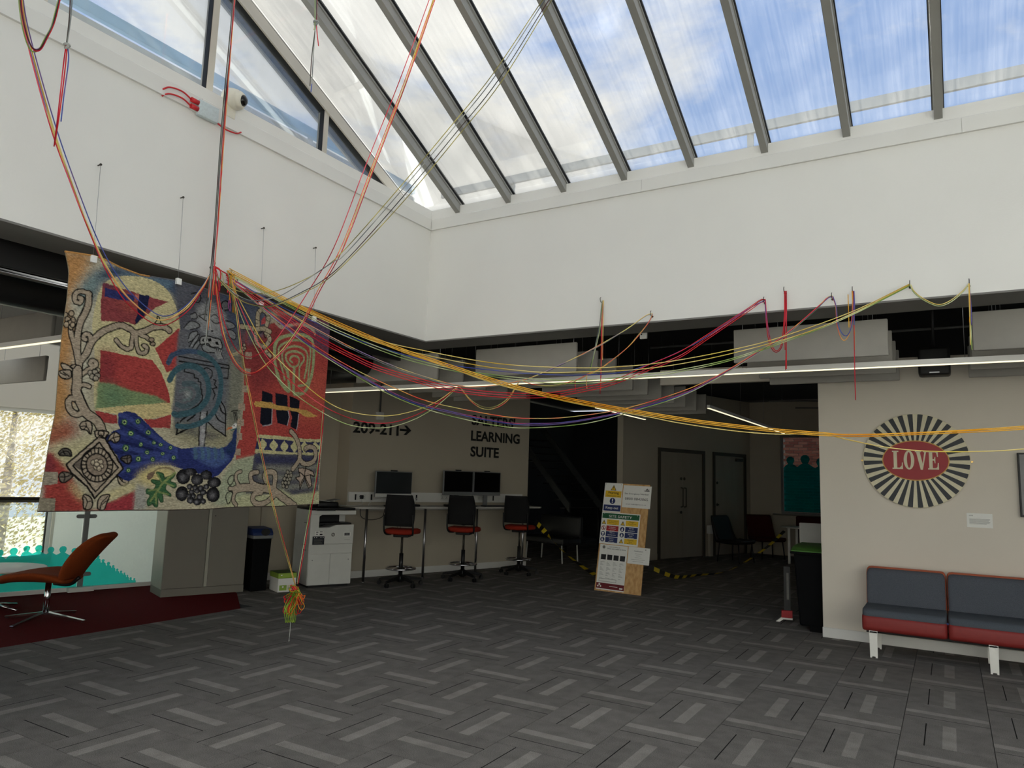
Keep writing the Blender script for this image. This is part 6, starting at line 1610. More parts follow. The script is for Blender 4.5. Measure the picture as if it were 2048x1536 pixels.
# the weaving itself: heathered weft, slightly uneven
hz = rng.normal(0, 1, (GH_, GW_)).astype(np.float32)
hz = (hz+np.roll(hz, 1, 1)+np.roll(hz, 2, 1)+np.roll(hz, -1, 1))/2.0
IMG *= np.clip(1+0.17*hz, 0.4, 1.7)[..., None]
gy_ = IMG.mean(-1, keepdims=True); IMG = (gy_+(IMG-gy_)*0.84)*0.86     # wool dyes are dull
IMG = np.clip(IMG, 0.003, 0.95)

def tap_mat():
    m = bpy.data.materials.new('tapestry_weave'); m.use_nodes = True
    t = m.node_tree; b = t.nodes['Principled BSDF']; b.inputs['Roughness'].default_value = 0.97; b.inputs['Specular IOR Level'].default_value = 0.08
    vc = t.nodes.new('ShaderNodeVertexColor'); vc.layer_name = 'weave'
    co = t.nodes.new('ShaderNodeTexCoord')
    no = t.nodes.new('ShaderNodeTexNoise'); no.inputs['Scale'].default_value = 1.0; no.inputs['Detail'].default_value = 3
    mpn = t.nodes.new('ShaderNodeMapping'); mpn.inputs['Scale'].default_value = (60, 60, 240)
    t.links.new(co.outputs['Object'], mpn.inputs[0]); t.links.new(mpn.outputs[0], no.inputs['Vector'])
    bp = t.nodes.new('ShaderNodeBump'); bp.inputs['Strength'].default_value = 0.55; bp.inputs['Distance'].default_value = 0.006
    t.links.new(no.outputs['Fac'], bp.inputs['Height']); t.links.new(bp.outputs[0], b.inputs['Normal'])
    gm = t.nodes.new('ShaderNodeMix'); gm.data_type = 'RGBA'; gm.blend_type = 'MULTIPLY'; gm.inputs[0].default_value = 1.0
    mr = t.nodes.new('ShaderNodeMapRange'); mr.inputs[1].default_value = 0.3; mr.inputs[2].default_value = 0.7; mr.inputs[3].default_value = 0.8; mr.inputs[4].default_value = 1.15
    t.links.new(no.outputs['Fac'], mr.inputs[0]); t.links.new(vc.outputs[0], gm.inputs[6]); t.links.new(mr.outputs[0], gm.inputs[7])
    t.links.new(gm.outputs[2], b.inputs['Base Color']); MATS['tapestry_weave'] = m
tap_mat()
mat('tapestry_back', (150, 140, 116), 0.95, vary=0.2, scale=60)
def edge_curve(pts, byz):
    P = [on_x(x, y, TXP) for x, y in pts]
    a = np.array([(p.y, p.z) for p in P]); return a
EL = edge_curve([(130, 503), (137, 540), (133, 600), (122, 680), (113, 760), (108, 830), (98, 880), (85, 950), (72, 1022)], 0)
ER = edge_curve([(658, 643), (661, 660), (655, 740), (650, 830), (643, 920), (640, 1008)], 0)
ET = edge_curve([(130, 503), (188, 512), (210, 520), (240, 535), (280, 550), (357, 562), (420, 580), (470, 596), (522, 608), (560, 622), (600, 632), (658, 643)], 0)
EB = edge_curve([(72, 1022), (150, 1022), (260, 1020), (340, 1020), (410, 1018), (460, 1014), (500, 1013), (560, 1012), (640, 1008)], 0)
NU, NV = 600, 430
def samp(c, n, key):
    d = np.r_[0, np.cumsum(np.hypot(*(np.diff(c, axis=0).T)))]; d /= d[-1]; s = np.linspace(0, 1, n)
    return np.stack([np.interp(s, d, c[:, 0]), np.interp(s, d, c[:, 1])], 1)
top, bot, lef, rig = samp(ET, NU, 0), samp(EB, NU, 0), samp(EL, NV, 0), samp(ER, NV, 0)
u = np.linspace(0, 1, NU)[None, :, None]; v = np.linspace(0, 1, NV)[:, None, None]
G = (1-v)*top[None]+v*bot[None]+(1-u)*lef[:, None]+u*rig[:, None]-((1-u)*(1-v)*top[0]+u*(1-v)*top[-1]+(1-u)*v*bot[0]+u*v*bot[-1])
uu, vv = u[..., 0], v[..., 0]
XW = TXP+0.014*np.sin(uu*9.5+0.6+vv*1.3)*(0.35+0.65*vv)+0.006*np.sin(uu*23+2)*vv+0.004*np.sin(vv*15+uu*4)
ix = np.clip(((G[..., 0]-GY0)/GS).astype(int), 0, GW_-1); iz = np.clip(((G[..., 1]-GZ0)/GS).astype(int), 0, GH_-1)
colr = IMG[iz, ix]
V3 = np.stack([XW, G[..., 0], G[..., 1]], -1).reshape(-1, 3)
idx = np.arange(NU*NV).reshape(NV, NU)
Q = np.stack([idx[:-1, :-1], idx[1:, :-1], idx[1:, 1:], idx[:-1, 1:]], -1).reshape(-1, 4)
me = bpy.data.meshes.new('woven_picture')
me.vertices.add(len(V3)); me.vertices.foreach_set('co', V3.astype(np.float32).ravel())
me.loops.add(len(Q)*4); me.loops.foreach_set('vertex_index', Q.astype(np.int32).ravel())
me.polygons.add(len(Q)); me.polygons.foreach_set('loop_start', np.arange(0, len(Q)*4, 4, dtype=np.int32))
me.polygons.foreach_set('use_smooth', np.ones(len(Q), bool))
me.update(calc_edges=True)
ca = me.color_attributes.new('weave', 'FLOAT_COLOR', 'POINT')
ca.data.foreach_set('color', np.concatenate([colr.reshape(-1, 3), np.ones((NU*NV, 1), np.float32)], 1).astype(np.float32).ravel())
tap = thing('tapestry', 'large woven tapestry with a blue peacock, lion mask and red castle', 'tapestry', (TXP, -2.58, 1.25))
def into(o, par):
    o.parent = par; o.matrix_parent_inverse = Matrix.Translation(-Vector(par.location)); return o
into(link('woven_picture', me, 'tapestry_weave'), tap)
# lining behind and the rolled hem around it
s_ = 12
ii = np.r_[np.arange(0, NU-1, s_), NU-1]; jj = np.r_[np.arange(0, NV-1, s_), NV-1]
LV = [(float(XW[j, i])-0.008, float(G[j, i, 0]), float(G[j, i, 1])) for j in jj for i in ii]; n_ = len(ii)
into(MB().add(LV, [(a*n_+b, a*n_+b+1, (a+1)*n_+b+1, (a+1)*n_+b) for a in range(len(jj)-1) for b in range(n_-1)], True).build('lining', 'tapestry_back', fix=False), tap)
def rim(js, is_): return [(float(XW[j, i])-0.004, float(G[j, i, 0]), float(G[j, i, 1])) for j, i in zip(js, is_)]
E_ = np.arange(0, NU, 6); F_ = np.arange(0, NV, 6)
mat('hem_ochre', (176, 128, 70), 0.95, vary=0.3, scale=60); mat('hem_dark', (70, 58, 50), 0.95, vary=0.4, scale=30); mat('hem_grey', (92, 94, 102), 0.95, vary=0.3, scale=40); mat('hem_plum', (110, 60, 74), 0.95, vary=0.3, scale=40)
into(MB().tube(rim([0]*31, np.linspace(0, 150, 31).astype(int)), 0.008, 6).build('hem', 'hem_ochre'), tap)
into(MB().tube(rim([0]*51, np.linspace(150, 420, 51).astype(int)), 0.006, 6).build('hem', 'hem_grey'), tap)
into(MB().tube(rim([0]*41, np.linspace(420, NU-1, 41).astype(int)), 0.006, 6).build('hem', 'hem_plum'), tap)
into(MB().tube(rim([NV-1]*len(E_), E_), 0.005, 6).build('hem', 'hem_dark'), tap)
# four hanging wires with their screws and clips
mat('clip_white', (236, 236, 232), 0.5, vary=0.03)
for k, (a, b) in enumerate((((188, 328), (187, 518)), ((361, 396), (357, 563)), ((527, 459), (522, 609)), ((641, 502), (628, 638)))):
    pa, pb = on_x(*a, 0.0), on_x(*b, TXP+0.01)
    pa = Vector((0.0, pb.y, pa.z))
    t = thing('hanging_wire', 'steel picture wire with white clip above the tapestry, %s from left' % ORD[k], 'wire', pa, 0, 'tapestry hanging wires')
    MB().cyl((0, 0, 0), (0.030, 0, 0), 0.004).cyl((0.030, 0, 0), (0.036, 0, 0), 0.008, n=10).build('screw', 'dark_steel', t)
    MB().tube([(0.032, 0, -0.004), Vector((pb.x-0.006, pb.y, pb.z+0.02))-pa], 0.0016, 5).build('wire', 'steel', t)
    c_ = Vector((pb.x, pb.y, pb.z))-pa
    box('clip', 'clip_white', t, c_.x-0.012, c_.x+0.012, -0.019, 0.019, c_.z-0.024, c_.z+0.022, 0.003)
# ------------------------------------------------------------------ yarn installation
yarn_mat('yarn_red', [(196, 40, 48), (222, 60, 62), (206, 44, 70)])
yarn_mat('yarn_crimson', [(150, 30, 44), (200, 44, 60), (232, 96, 110)])
yarn_mat('yarn_gold', [(226, 160, 40), (236, 182, 70), (214, 140, 32)])
yarn_mat('yarn_yellow', [(226, 202, 96), (236, 216, 140), (212, 176, 66)])
yarn_mat('yarn_green', [(150, 176, 96), (206, 212, 168), (128, 158, 80)])
yarn_mat('yarn_blue', [(58, 72, 150), (86, 100, 176), (120, 96, 150)])
yarn_mat('yarn_grey', [(120, 122, 122), (176, 178, 172), (96, 104, 110)])
yarn_mat('yarn_mix', [(236, 226, 208), (238, 140, 96), (240, 220, 130), (150, 130, 170)])
yarn_mat('yarn_sunset', [(224, 74, 64), (240, 176, 96), (232, 100, 90), (206, 196, 120)])
yarn_mat('yarn_dark', [(60, 62, 60), (96, 98, 92), (78, 46, 48)])
yarn_mat('yarn_purple', [(120, 66, 120), (170, 70, 110), (88, 84, 150)])
yarn_mat('yarn_olive', [(150, 142, 84), (196, 184, 110), (120, 116, 72)])
yarn_mat('yarn_lime', [(104, 150, 40), (150, 176, 64), (84, 124, 36)])
yarn_mat('yarn_orange', [(226, 62, 40), (236, 120, 52), (214, 44, 44)])
YR = 0.0034
def strand(par, pts, m, r=YR, k=7):
    pts = spline(pts, k); o0 = Vector(par.location)
    return MB().tube([Vector(p)-o0 for p in pts], r, 5).build('strand', m, par, fix=False)
def swag(label, A, B, paths, first=None, last=None):
    """a bundle slung between two anchors; each path is traced in the upright plane through both"""
    f = upright(A, B)
    t = thing('yarn_swag', label, 'yarn', Vector(A))
    nrm = (Vector(B)-Vector(A)); nrm.z = 0; nrm = Vector((-nrm.y, nrm.x, 0)).normalized()
    for i, (m, pts) in enumerate(paths):
        q = [f(x, y) for x, y in pts]
        e = nrm*(0.006*(i-(len(paths)-1)/2))
        n = len(q); q = [p+e*math.sin(math.pi*min(1, max(0, j/(n-1)))) for j, p in enumerate(q)]
        if first is not None: q = [Vector(first)]+q
        if last is not None: q = q+[Vector(last)]
        strand(t, q, m)
    return t
def off(pts, dx, dy): return [(x+dx, y+dy) for x, y in pts]
N1 = Vector((0.06, -2.66, 3.06)); N2 = Vector((0.06, -2.51, 3.04))
def hook(label, p, d):
    t = thing('wall_hook', label, 'hook', p)
    d = Vector(d); pts = [d*0.0, d*0.03, d*0.045+Vector((0, 0, 0.008)), d*0.055+Vector((0, 0, 0.03)), d*0.04+Vector((0, 0, 0.045))]
    MB().tube(spline(pts, 4), 0.003, 6).build('hook_wire', 'dark_steel', t); MB().cyl((0, 0, 0), d*0.004, 0.009, n=12).build('plate', 'dark_steel', t)
hook('small wire hook above the lion mask holding the red yarn', (0.0, -2.66, 3.04), (1, 0, 0))
hook('small wire hook above the tapestry holding the golden yarn', (0.0, -2.51, 3.02), (1, 0, 0))
HK = {}
for px, lab in (((1205, 600), 'leftmost wire hook on the back upstand, holding a brown hank'), ((1305, 627), 'wire hook on the back upstand where the brown yarn turns back'), ((1530, 600), 'wire hook on the back upstand left of the hanging red hank'), ((1570, 580), 'wire hook carrying the hanging red hank'),
                ((1665, 592), 'wire hook on the back upstand left of the orange and blue hank'), ((1706, 580), 'wire hook carrying the orange and blue hank'), ((1820, 568), 'wire hook where the yellow yarn starts its last small loop'), ((1938, 565), 'rightmost wire hook carrying the yellow hank')):
    p = on_y(px[0], px[1]+2, 0.0); hook(lab, (p.x, 0, p.z-0.02), (0, -1, 0)); HK[px] = Vector((p.x, -0.045, p.z))

# left: from high on the left, sagging over the tapestry to the first hook
A1 = on_x(38, -40, 0.45)
P = [(38, -40), (52, 60), (104, 250), (150, 385), (188, 480), (222, 545), (262, 598), (318, 636), (368, 618), (402, 578), (422, 545)]
swag('four-strand yarn slung from top left down across the tapestry', A1, N1, [('yarn_crimson', [(36, -40), (48, 60), (98, 250), (146, 385), (184, 482), (216, 552), (256, 610), (318, 651), (372, 624), (404, 580), (421, 547)]), ('yarn_mix', off(P, -1, 4)), ('yarn_yellow', off(P[:8], 3, 5)+P[8:]), ('yarn_blue', [(42, -40), (58, 60), (112, 250), (160, 385), (198, 480), (233, 545), (272, 594), (326, 632), (372, 612), (404, 574), (422, 545)])])
B1 = on_x(128, -40, 0.5); A2 = on_x(38, -40, 0.5)
L_ = [(38, -40), (42, 20), (52, 70), (64, 97), (78, 98), (92, 74), (108, 38), (126, -40)]
swag('slack multicoloured yarn loop at the top left corner', A2, B1, [('yarn_dark', L_), ('yarn_red', off(L_, 2, 2)), ('yarn_green', off(L_, -2, 3)), ('yarn_mix', off(L_, 3, -3))])
def hanging(label, X, items, knot=None):
    t = None
    for m, pts in items:
        q = [on_x(x, y, X) for x, y in pts]
        if t is None: t = thing('yarn_hank', label, 'yarn', q[0])
        strand(t, q, m)
    if knot:
        c = on_x(*knot, X)-Vector(t.location)
        MB().ring(c, 0.012, 0.008, 10, 6).ring(c+Vector((0, 0, -0.012)), 0.010, 0.008, 10, 6, Matrix.Rotation(R(70), 3, 'X')).build('knot', items[0][0], t)
    return t
hanging('knotted hank with red and blue ends hanging at the far left', 0.5, [('yarn_grey', [(146, -40), (142, 30), (134, 88)]), ('yarn_dark', [(142, -40), (139, 30), (133, 88)]), ('yarn_crimson', [(133, 88), (128, 120), (117, 220), (108, 293)]), ('yarn_red', [(134, 88), (131, 130), (120, 220), (109, 290)]), ('yarn_blue', [(134, 88), (137, 120), (128, 190), (122, 243)])], (134, 90))
hanging('thick dark bundle hanging straight down past the security camera to the lion mask', 0.16, [('yarn_dark', [(474, -40), (447, 240), (430, 480), (413, 682)]), ('yarn_crimson', [(472, -40), (449, 240), (433, 480), (422, 600)]), ('yarn_grey', [(471, -40), (445, 240), (428, 480), (411, 690)]), ('yarn_dark', [(470, -40), (444, 240), (427, 480), (409, 640)]), ('yarn_sunset', [(473, -40), (451, 240), (434, 480), (416, 660)])])
hanging('short knotted hank hanging from the roof above the tapestry', 1.2, [('yarn_grey', [(633, -40), (631, 42), (627, 110), (623, 180)]), ('yarn_dark', [(635, -40), (632, 42), (624, 110), (620, 172)]), ('yarn_red', [(636, -40), (633, 42), (637, 92)]), ('yarn_green', [(630, -40), (630, 42), (628, 60)]), ('yarn_blue', [(624, 165), (622, 184)])], (632, 44))
# from the roof down to the first hook
A5 = on_plane(884, -50, (0, EY, EZ-0.12), (0, SL, 1))
swag('red yarn dropping steeply from the rooflight into a deep loop over the tapestry', A5, N1, [
    ('yarn_crimson', [(876, -50), (858, 0), (797, 165), (730, 332), (668, 492), (617, 580), (570, 652), (537, 693), (499, 714), (470, 696), (447, 640), (432, 560)]),
    ('yarn_sunset', [(884, -50), (866, 0), (808, 165), (744, 332), (684, 490), (636, 580), (606, 640), (570, 692), (540, 722), (504, 746), (474, 728), (450, 676), (437, 610), (430, 548)]),
    ('yarn_crimson', [(889, -50), (870, 0), (813, 165), (750, 332), (690, 490), (640, 582), (610, 642), (572, 696), (540, 727), (502, 749), (471, 730), (447, 676), (435, 610), (430, 548)]),
    ('yarn_yellow', [(886, -50), (868, 2), (811, 168), (747, 336), (687, 494)])])
A6 = on_plane(1128, -46, (0, EY, EZ-0.12), (0, SL, 1))
swag('four grey and olive strands running from the rooflight to the tapestry hooks', A6, N1, [
    ('yarn_olive', [(1122, -46), (1085, 0), (985, 148), (900, 253), (795, 378), (687, 500), (634, 544), (576, 573), (532, 585), (495, 586), (466, 578), (444, 563), (429, 543)]),
    ('yarn_grey', [(1126, -46), (1090, 0), (990, 152), (905, 258), (800, 384), (693, 505), (664, 525), (576, 583), (541, 597), (503, 601), (473, 589), (446, 566), (430, 545)]),
    ('yarn_dark', [(1132, -46), (1098, 0), (997, 160), (912, 266), (806, 394), (700, 513), (649, 559), (605, 584), (561, 605), (532, 612), (495, 605), (470, 590), (444, 564), (429, 545)]),
    ('yarn_olive', [(1136, -46), (1104, 0), (1003, 164), (918, 271), (811, 400), (703, 516), (651, 563), (607, 587), (562, 608), (532, 614), (495, 607), (470, 592), (444, 566), (429, 547)])])
# across to the back upstand
GEnd = Vector((7.4, -0.045, 3.0))
hook('wire hook far right on the back upstand holding the golden yarn', (7.4, 0, 2.98), (0, -1, 0))
g1 = [(458, 540), (576, 602), (628, 626), (705, 660), (798, 698), (904, 734), (1000, 765), (1090, 789), (1211, 813), (1360, 838), (1450, 850), (1542, 860), (1642, 868), (1730, 870), (1811, 867), (1930, 862), (2048, 855), (2200, 838)]
swag('thick golden yarn crossing the whole room in front of the round sign', N2, GEnd, [('yarn_gold', g1), ('yarn_gold', off(g1, 0, 3)), ('yarn_gold', off(g1[:13], 1, -3)+[(1700, 869), (1811, 866), (1930, 860), (2048, 852), (2200, 834)]),
     ('yarn_yellow', [(458, 540), (700, 659), (904, 737), (1000, 770), (1120, 800), (1211, 818), (1299, 834), (1360, 846), (1463, 861), (1551, 868), (1642, 868), (1700, 880), (1770, 894), (1850, 902), (1950, 903), (2048, 898), (2200, 880)])], last=GEnd)
H = HK[(1820, 568)]
swag('pale yellow and green strands sagging to the far right hook', N2, H, [
    ('yarn_yellow', [(460, 545), (600, 615), (745, 676), (851, 702), (1000, 728), (1155, 736), (1264, 732), (1360, 720), (1467, 699), (1556, 676), (1700, 625), (1819, 568)]),
    ('yarn_yellow', [(460, 547), (600, 618), (745, 682), (851, 710), (951, 730), (1000, 737), (1088, 745), (1158, 744), (1264, 740), (1360, 728), (1467, 706), (1604, 668), (1700, 629), (1819, 570)]),
    ('yarn_green', [(460, 548), (600, 622), (675, 660), (798, 709), (904, 737), (1000, 751), (1088, 759), (1176, 760), (1281, 750), (1360, 739), (1467, 716), (1604, 668), (1700, 630), (1819, 571)]),
    ('yarn_green', [(460, 550), (600, 625), (675, 665), (798, 714), (904, 741), (1000, 755), (1088, 765), (1176, 766), (1281, 755), (1360, 743), (1467, 719), (1604, 671), (1700, 632), (1819, 572)])])
H = HK[(1530, 600)]
fr = [(452, 555), (520, 600), (580, 640), (640, 679), (710, 716), (763, 739), (863, 769), (921, 781), (1000, 790), (1088, 791), (1158, 781), (1229, 764), (1299, 736), (1360, 711), (1410, 678), (1495, 620), (1520, 602), (1531, 600)]
swag('red and blue strands sagging to the hook beside the red hank', N2, H, [('yarn_crimson', fr), ('yarn_red', off(fr[:12], 0, -5)+[(1299, 729), (1360, 703), (1410, 672), (1495, 617), (1520, 600), (1531, 599)]),
     ('yarn_blue', [(455, 552), (560, 612), (675, 664), (745, 690), (869, 725), (1000, 742), (1070, 748), (1158, 750), (1246, 744), (1310, 724), (1365, 700), (1410, 675), (1495, 619), (1531, 600)]),
     ('yarn_red', off(fr, 0, 4))])
H = HK[(1665, 592)]
gy = [(458, 556), (520, 610), (580, 655), (640, 698), (710, 739), (798, 780), (868, 806), (1000, 832), (1070, 837), (1141, 834), (1246, 818), (1360, 784), (1437, 750), (1516, 703), (1565, 673), (1628, 620), (1655, 595), (1665, 592)]
swag('lowest strands in yellow, violet and pale green sagging to the right', N2, H, [('yarn_sunset', gy),
     ('yarn_purple', [(458, 558), (580, 660), (640, 703), (720, 750), (798, 791), (868, 815), (1000, 843), (1070, 847), (1141, 843), (1246, 823), (1360, 789), (1437, 752), (1516, 704), (1565, 674), (1628, 621), (1655, 596), (1665, 593)]),
     ('yarn_blue', [(458, 558), (580, 662), (640, 704), (720, 752), (798, 794), (868, 818), (1000, 845), (1070, 850), (1141, 845), (1246, 825), (1360, 791), (1437, 753), (1516, 705), (1565, 675), (1628, 622), (1655, 597), (1665, 594)]),
     ('yarn_green', [(458, 560), (580, 663), (640, 707), (763, 781), (868, 823), (1000, 852), (1079, 855), (1176, 846), (1264, 823), (1360, 793), (1437, 755), (1516, 706), (1565, 676), (1628, 623), (1655, 597), (1665, 594)])])
H = HK[(1305, 627)]
swag('grey and brown strands turning back at the middle hook', N2, H, [
    ('yarn_mix', [(456, 550), (550, 610), (640, 662), (728, 707), (816, 743), (919, 772), (980, 772), (1040, 762), (1084, 746), (1149, 716), (1193, 693), (1250, 660), (1290, 632), (1305, 627)]),
    ('yarn_grey', [(456, 552), (550, 612), (640, 665), (728, 710), (816, 746), (919, 773), (980, 773), (1040, 763), (1084, 747), (1149, 717), (1193, 695), (1250, 661), (1290, 633), (1305, 628)]),
    ('yarn_sunset', [(1305, 628), (1300, 640), (1286, 660), (1255, 695), (1202, 736), (1176, 748), (1149, 761), (1105, 771), (1067, 769), (1045, 762)]),
    ('yarn_olive', [(1305, 628), (1297, 645), (1280, 666), (1250, 700), (1200, 739), (1176, 750), (1149, 763), (1105, 773), (1067, 770)]),
    ('yarn_red', [(1150, 762), (1151, 772), (1151, 783)]), ('yarn_mix', [(1174, 750), (1174, 764), (1174, 778)])])
swag('three strands knotted on to the grey yarn above the counter numbers', N2, H, [
    ('yarn_yellow', [(462, 560), (473, 587), (499, 637), (530, 690), (585, 746), (640, 794), (693, 822), (763, 832), (816, 825), (868, 806), (918, 772)]),
    ('yarn_crimson', [(462, 562), (475, 600), (500, 655), (535, 715), (588, 768), (640, 808), (693, 834), (745, 846), (798, 842), (862, 815), (918, 772)]),
    ('yarn_green', [(462, 565), (475, 612), (500, 672), (535, 733), (588, 786), (640, 822), (693, 848), (745, 856), (798, 850), (860, 822), (918, 773)]),
    ('yarn_olive', [(919, 772), (940, 798), (965, 813), (990, 813), (1015, 797), (1038, 763)]), ('yarn_sunset', [(919, 773), (941, 801), (966, 817), (991, 816), (1016, 800), (1038, 764)])])
def wall_hank(label, items, Y=-0.05):
    t = None
    for i, (m, pts) in enumerate(items):
        q = [on_y(x, y, Y-0.006*(i % 3)) for x, y in pts]
        if t is None: t = thing('yarn_hank', label, 'yarn', q[0])
        strand(t, q, m)
wall_hank('brown hank hanging from the leftmost back hook', [('yarn_sunset', [(1206, 601), (1204, 660), (1203, 720), (1201, 780)]), ('yarn_crimson', [(1205, 601), (1203, 660), (1202, 730), (1200, 788)]), ('yarn_green', [(1205, 601), (1201, 650), (1193, 690), (1178, 748)]), ('yarn_grey', [(1204, 601), (1199, 650), (1191, 690), (1177, 748)]), ('yarn_mix', [(1207, 601), (1206, 660), (1205, 720)])])
wall_hank('bright red hank in a small loop between two hooks', [('yarn_red', [(1531, 601), (1534, 640), (1541, 682), (1551, 701), (1562, 690), (1568, 640), (1570, 582)]), ('yarn_crimson', [(1530, 601), (1532, 640), (1538, 684), (1550, 704), (1564, 692), (1570, 640), (1571, 582)]), ('yarn_purple', [(1530, 602), (1533, 640), (1540, 675)]),
     ('yarn_red', [(1569, 582), (1569, 640), (1570, 700)]), ('yarn_red', [(1571, 582), (1572, 640), (1573, 738)]), ('yarn_crimson', [(1573, 582), (1573, 640), (1571, 740)])])
wall_hank('orange and blue hank in a small loop with a long red tail', [('yarn_sunset', [(1665, 593), (1671, 612), (1674, 650), (1683, 677), (1693, 678), (1702, 652), (1706, 584)]), ('yarn_blue', [(1666, 593), (1672, 612), (1676, 648), (1686, 669), (1697, 668), (1705, 640), (1708, 584)]), ('yarn_gold', [(1696, 589), (1697, 620), (1698, 655)]),
     ('yarn_sunset', [(1706, 582), (1708, 640), (1709, 700)]), ('yarn_crimson', [(1707, 582), (1708, 660), (1709, 720), (1711, 800)]), ('yarn_blue', [(1708, 582), (1709, 610), (1708, 650)]), ('yarn_gold', [(1704, 582), (1707, 640), (1709, 668)])])
wall_hank('yellow hank in a wide loop ending at the rightmost hook', [('yarn_yellow', [(1821, 569), (1828, 582), (1845, 596), (1875, 609), (1899, 602), (1925, 582), (1938, 567)]), ('yarn_green', [(1820, 569), (1827, 584), (1845, 599), (1875, 612), (1900, 605), (1926, 584), (1938, 567)]),
     ('yarn_gold', [(1938, 567), (1940, 610), (1939, 645)]), ('yarn_green', [(1939, 567), (1941, 620), (1942, 660), (1944, 700)]), ('yarn_blue', [(1938, 567), (1942, 612), (1943, 650)]), ('yarn_yellow', [(1937, 567), (1939, 620), (1941, 690)])])
# tails at the two tapestry hooks
def tails(label, X, items):
    t = None
    for i, (m, pts) in enumerate(items):
        q = [on_x(x, y, X+0.007*(i % 4)) for x, y in pts]
        if t is None: t = thing('yarn_hank', label, 'yarn', q[0])
        strand(t, q, m, 0.0042)
tails('red yarn tails bunched at the left tapestry hook', 0.06, [('yarn_red', [(428, 532), (440, 540), (441, 560), (439, 584)]), ('yarn_red', [(428, 531), (442, 541), (455, 551), (456, 575), (455, 585)]), ('yarn_red', [(430, 535), (432, 560), (430, 590)]), ('yarn_crimson', [(431, 535), (437, 560), (438, 582)]), ('yarn_green', [(444, 545), (447, 560), (443, 571), (440, 562), (443, 546)]), ('yarn_sunset', [(420, 550), (418, 570), (417, 595)]), ('yarn_sunset', [(426, 535), (428, 560), (427, 590)]), ('yarn_red', [(427, 533), (432, 536), (441, 544), (440, 575)]), ('yarn_red', [(445, 543), (456, 552), (457, 580)])])
tails('golden and magenta yarn tails bunched at the right tapestry hook', 0.06, [('yarn_gold', [(455, 541), (461, 550), (460, 580), (458, 605)]), ('yarn_gold', [(456, 541), (463, 552), (466, 585), (466, 625)]), ('yarn_olive', [(454, 541), (458, 555), (462, 580), (470, 628)]), ('yarn_purple', [(458, 600), (461, 612), (460, 622), (457, 612), (458, 600)]), ('yarn_crimson', [(456, 560), (459, 585), (461, 606)]), ('yarn_sunset', [(457, 545), (470, 552), (474, 562), (468, 570)]), ('yarn_dark', [(458, 547), (472, 554), (476, 564)]), ('yarn_gold', [(460, 545), (468, 556), (471, 590)])])
# long lines down to the bunch of wool above the floor
PX = 0.14
t = thing('wool_bunch', 'red and green wool bunch hanging above the carpet on two long lines', 'yarn', on_x(590, 1172, PX))
strand(t, [on_x(x, y, PX) for x, y in ((463, 560), (474, 640), (484, 720), (500, 800), (520, 900), (545, 1010), (568, 1095), (590, 1170))], 'yarn_olive')
strand(t, [on_x(x, y, PX+0.01) for x, y in ((465, 560), (477, 640), (487, 720), (503, 800), (523, 900), (548, 1010), (571, 1095), (591, 1170))], 'yarn_sunset', 0.0024)
strand(t, [on_x(x, y, PX) for x, y in ((648, 820), (643, 880), (633, 960), (624, 1010), (610, 1090), (596, 1168))], 'yarn_red')
strand(t, [on_x(x, y, PX+0.01) for x, y in ((646, 820), (641, 880), (631, 960), (621, 1010), (607, 1090), (594, 1168))], 'yarn_green', 0.0026)
rnd = random.Random(3)
def pxy(x, y, d=0): return on_x(x, y, PX+d)
for k in range(26):          # loose loops of the bunch
    x0 = 592+rnd.uniform(-7, 7); x1 = rnd.uniform(570, 607); y1 = rnd.uniform(1195, 1232); d = rnd.uniform(-0.04, 0.05)
    w_ = rnd.uniform(2, 6)
    strand(t, [pxy(x0, 1172+rnd.uniform(0, 10), d*0.3), pxy((x0+x1)/2-w_, (1175+y1)/2, d*0.8), pxy(x1-w_, y1-6, d), pxy(x1, y1, d), pxy(x1+w_, y1-8, d), pxy((x0+x1)/2+w_, (1185+y1)/2, d), pxy(x0+2, 1182, d*0.3)], ('yarn_orange', 'yarn_orange', 'yarn_gold', 'yarn_lime', 'yarn_red', 'yarn_orange')[k % 6], 0.0030, 5)
for k in range(6):
    x1 = 572+k*3.4; d = rnd.uniform(-0.02, 0.03); w_ = 2.2
    strand(t, [pxy(588, 1190, d), pxy(x1-w_, 1218, d), pxy(x1-w_+1, 1240, d), pxy(x1, 1245, d), pxy(x1+w_, 1236, d), pxy(x1+w_+1, 1212, d), pxy(590, 1188, d)], 'yarn_lime', 0.0030, 5)
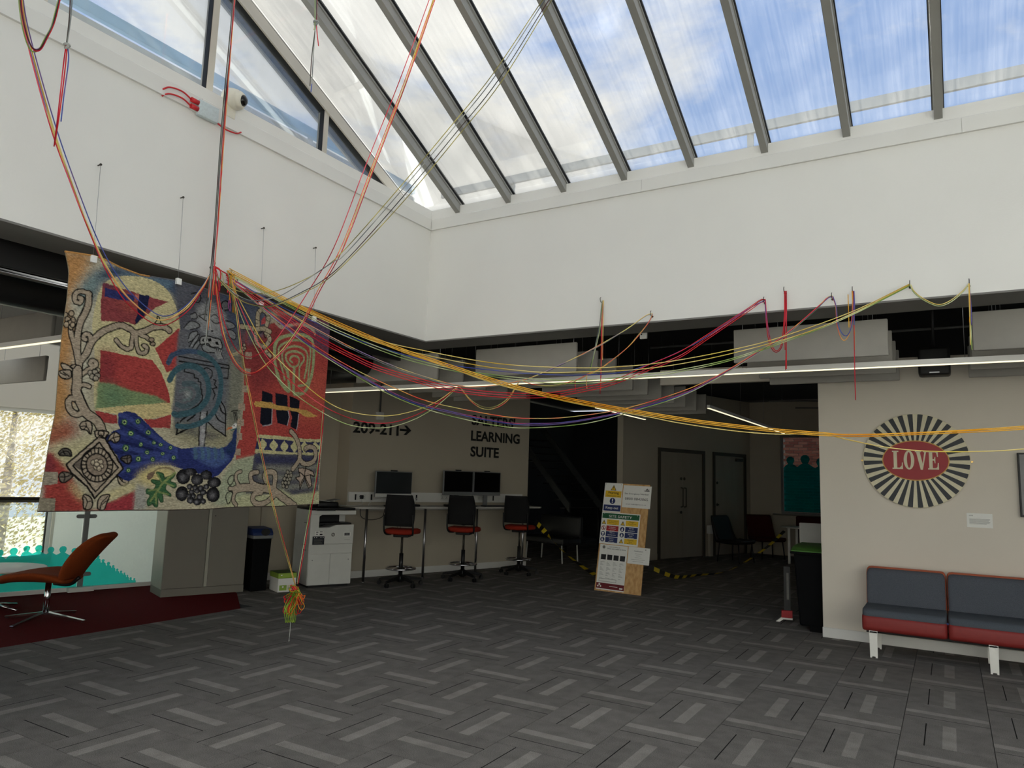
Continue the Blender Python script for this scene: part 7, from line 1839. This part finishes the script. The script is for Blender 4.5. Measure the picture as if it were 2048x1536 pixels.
for k in range(8): MB().ring(pxy(589+rnd.uniform(-5, 5), 1180+rnd.uniform(-7, 9), rnd.uniform(0, 0.03))-Vector(t.location), rnd.uniform(0.02, 0.035), 0.004, 14, 5, Matrix.Rotation(rnd.uniform(0, 3), 3, 'X') @ Matrix.Rotation(rnd.uniform(0, 3), 3, 'Y')).build('coil', ('yarn_red', 'yarn_lime', 'yarn_gold')[k % 3], t)
tl = strand(t, [pxy(581, 1240), pxy(580, 1262), pxy(578, 1280)], 'yarn_grey', 0.0028); tl.name = 'tail'
MB().ring(pxy(578, 1281)-Vector(t.location), 0.006, 0.002, 10, 5, Matrix.Rotation(R(90), 3, 'Y')).build('tail_loop', 'yarn_grey', t)
# ------------------------------------------------------------------ trees outside the left window
mat('bark', (96, 84, 66), 0.95, vary=0.2, scale=20)
for k, c in enumerate(((120, 140, 70), (150, 152, 80), (176, 160, 84))):
    m = mat('leaf_%d' % k, c, 0.7, vary=0.2, scale=4)
    b = m.node_tree.nodes['Principled BSDF']; b.inputs['Transmission Weight'].default_value = 0.0
def tree(label, loc, h, rad, seed, m):
    r_ = random.Random(seed); t = thing('tree', label, 'tree', loc, 0, 'trees outside the left window')
    MB().tube([(0, 0, 0), (0.1, 0.05, h*0.35), (0.0, 0.1, h*0.7)], [0.16, 0.12, 0.05], 10).build('trunk', 'bark', t)
    mb = MB()
    for k in range(7000):
        a = r_.uniform(0, 6.283); e = r_.uniform(-1, 1); q = r_.random()**0.4
        c = Vector((rad*q*math.cos(a)*math.sqrt(1-e*e), rad*q*math.sin(a)*math.sqrt(1-e*e), h*0.55+h*0.48*q*e))
        d = Vector((r_.uniform(-1, 1), r_.uniform(-1, 1), r_.uniform(-1, 1))).normalized(); u_ = d.orthogonal().normalized(); w_ = d.cross(u_); s = r_.uniform(0.035, 0.07)
        mb.add([c-u_*s, c+w_*s*0.45, c+u_*s, c-w_*s*0.45], [(0, 1, 2, 3)])
    f = mb.build('foliage', m, t, fix=False); f['kind'] = 'stuff'
tree('pale leafy tree nearest the left window', (-12.4, -1.0, -1.5), 5.6, 1.5, 1, 'leaf_0')
tree('yellowing leafy tree behind the left window mullion', (-14.6, 2.7, -1.5), 6.2, 2.0, 2, 'leaf_2')
tree('broad leafy tree at the left edge beyond the window', (-12.0, -4.7, -1.5), 5.4, 1.9, 3, 'leaf_1')
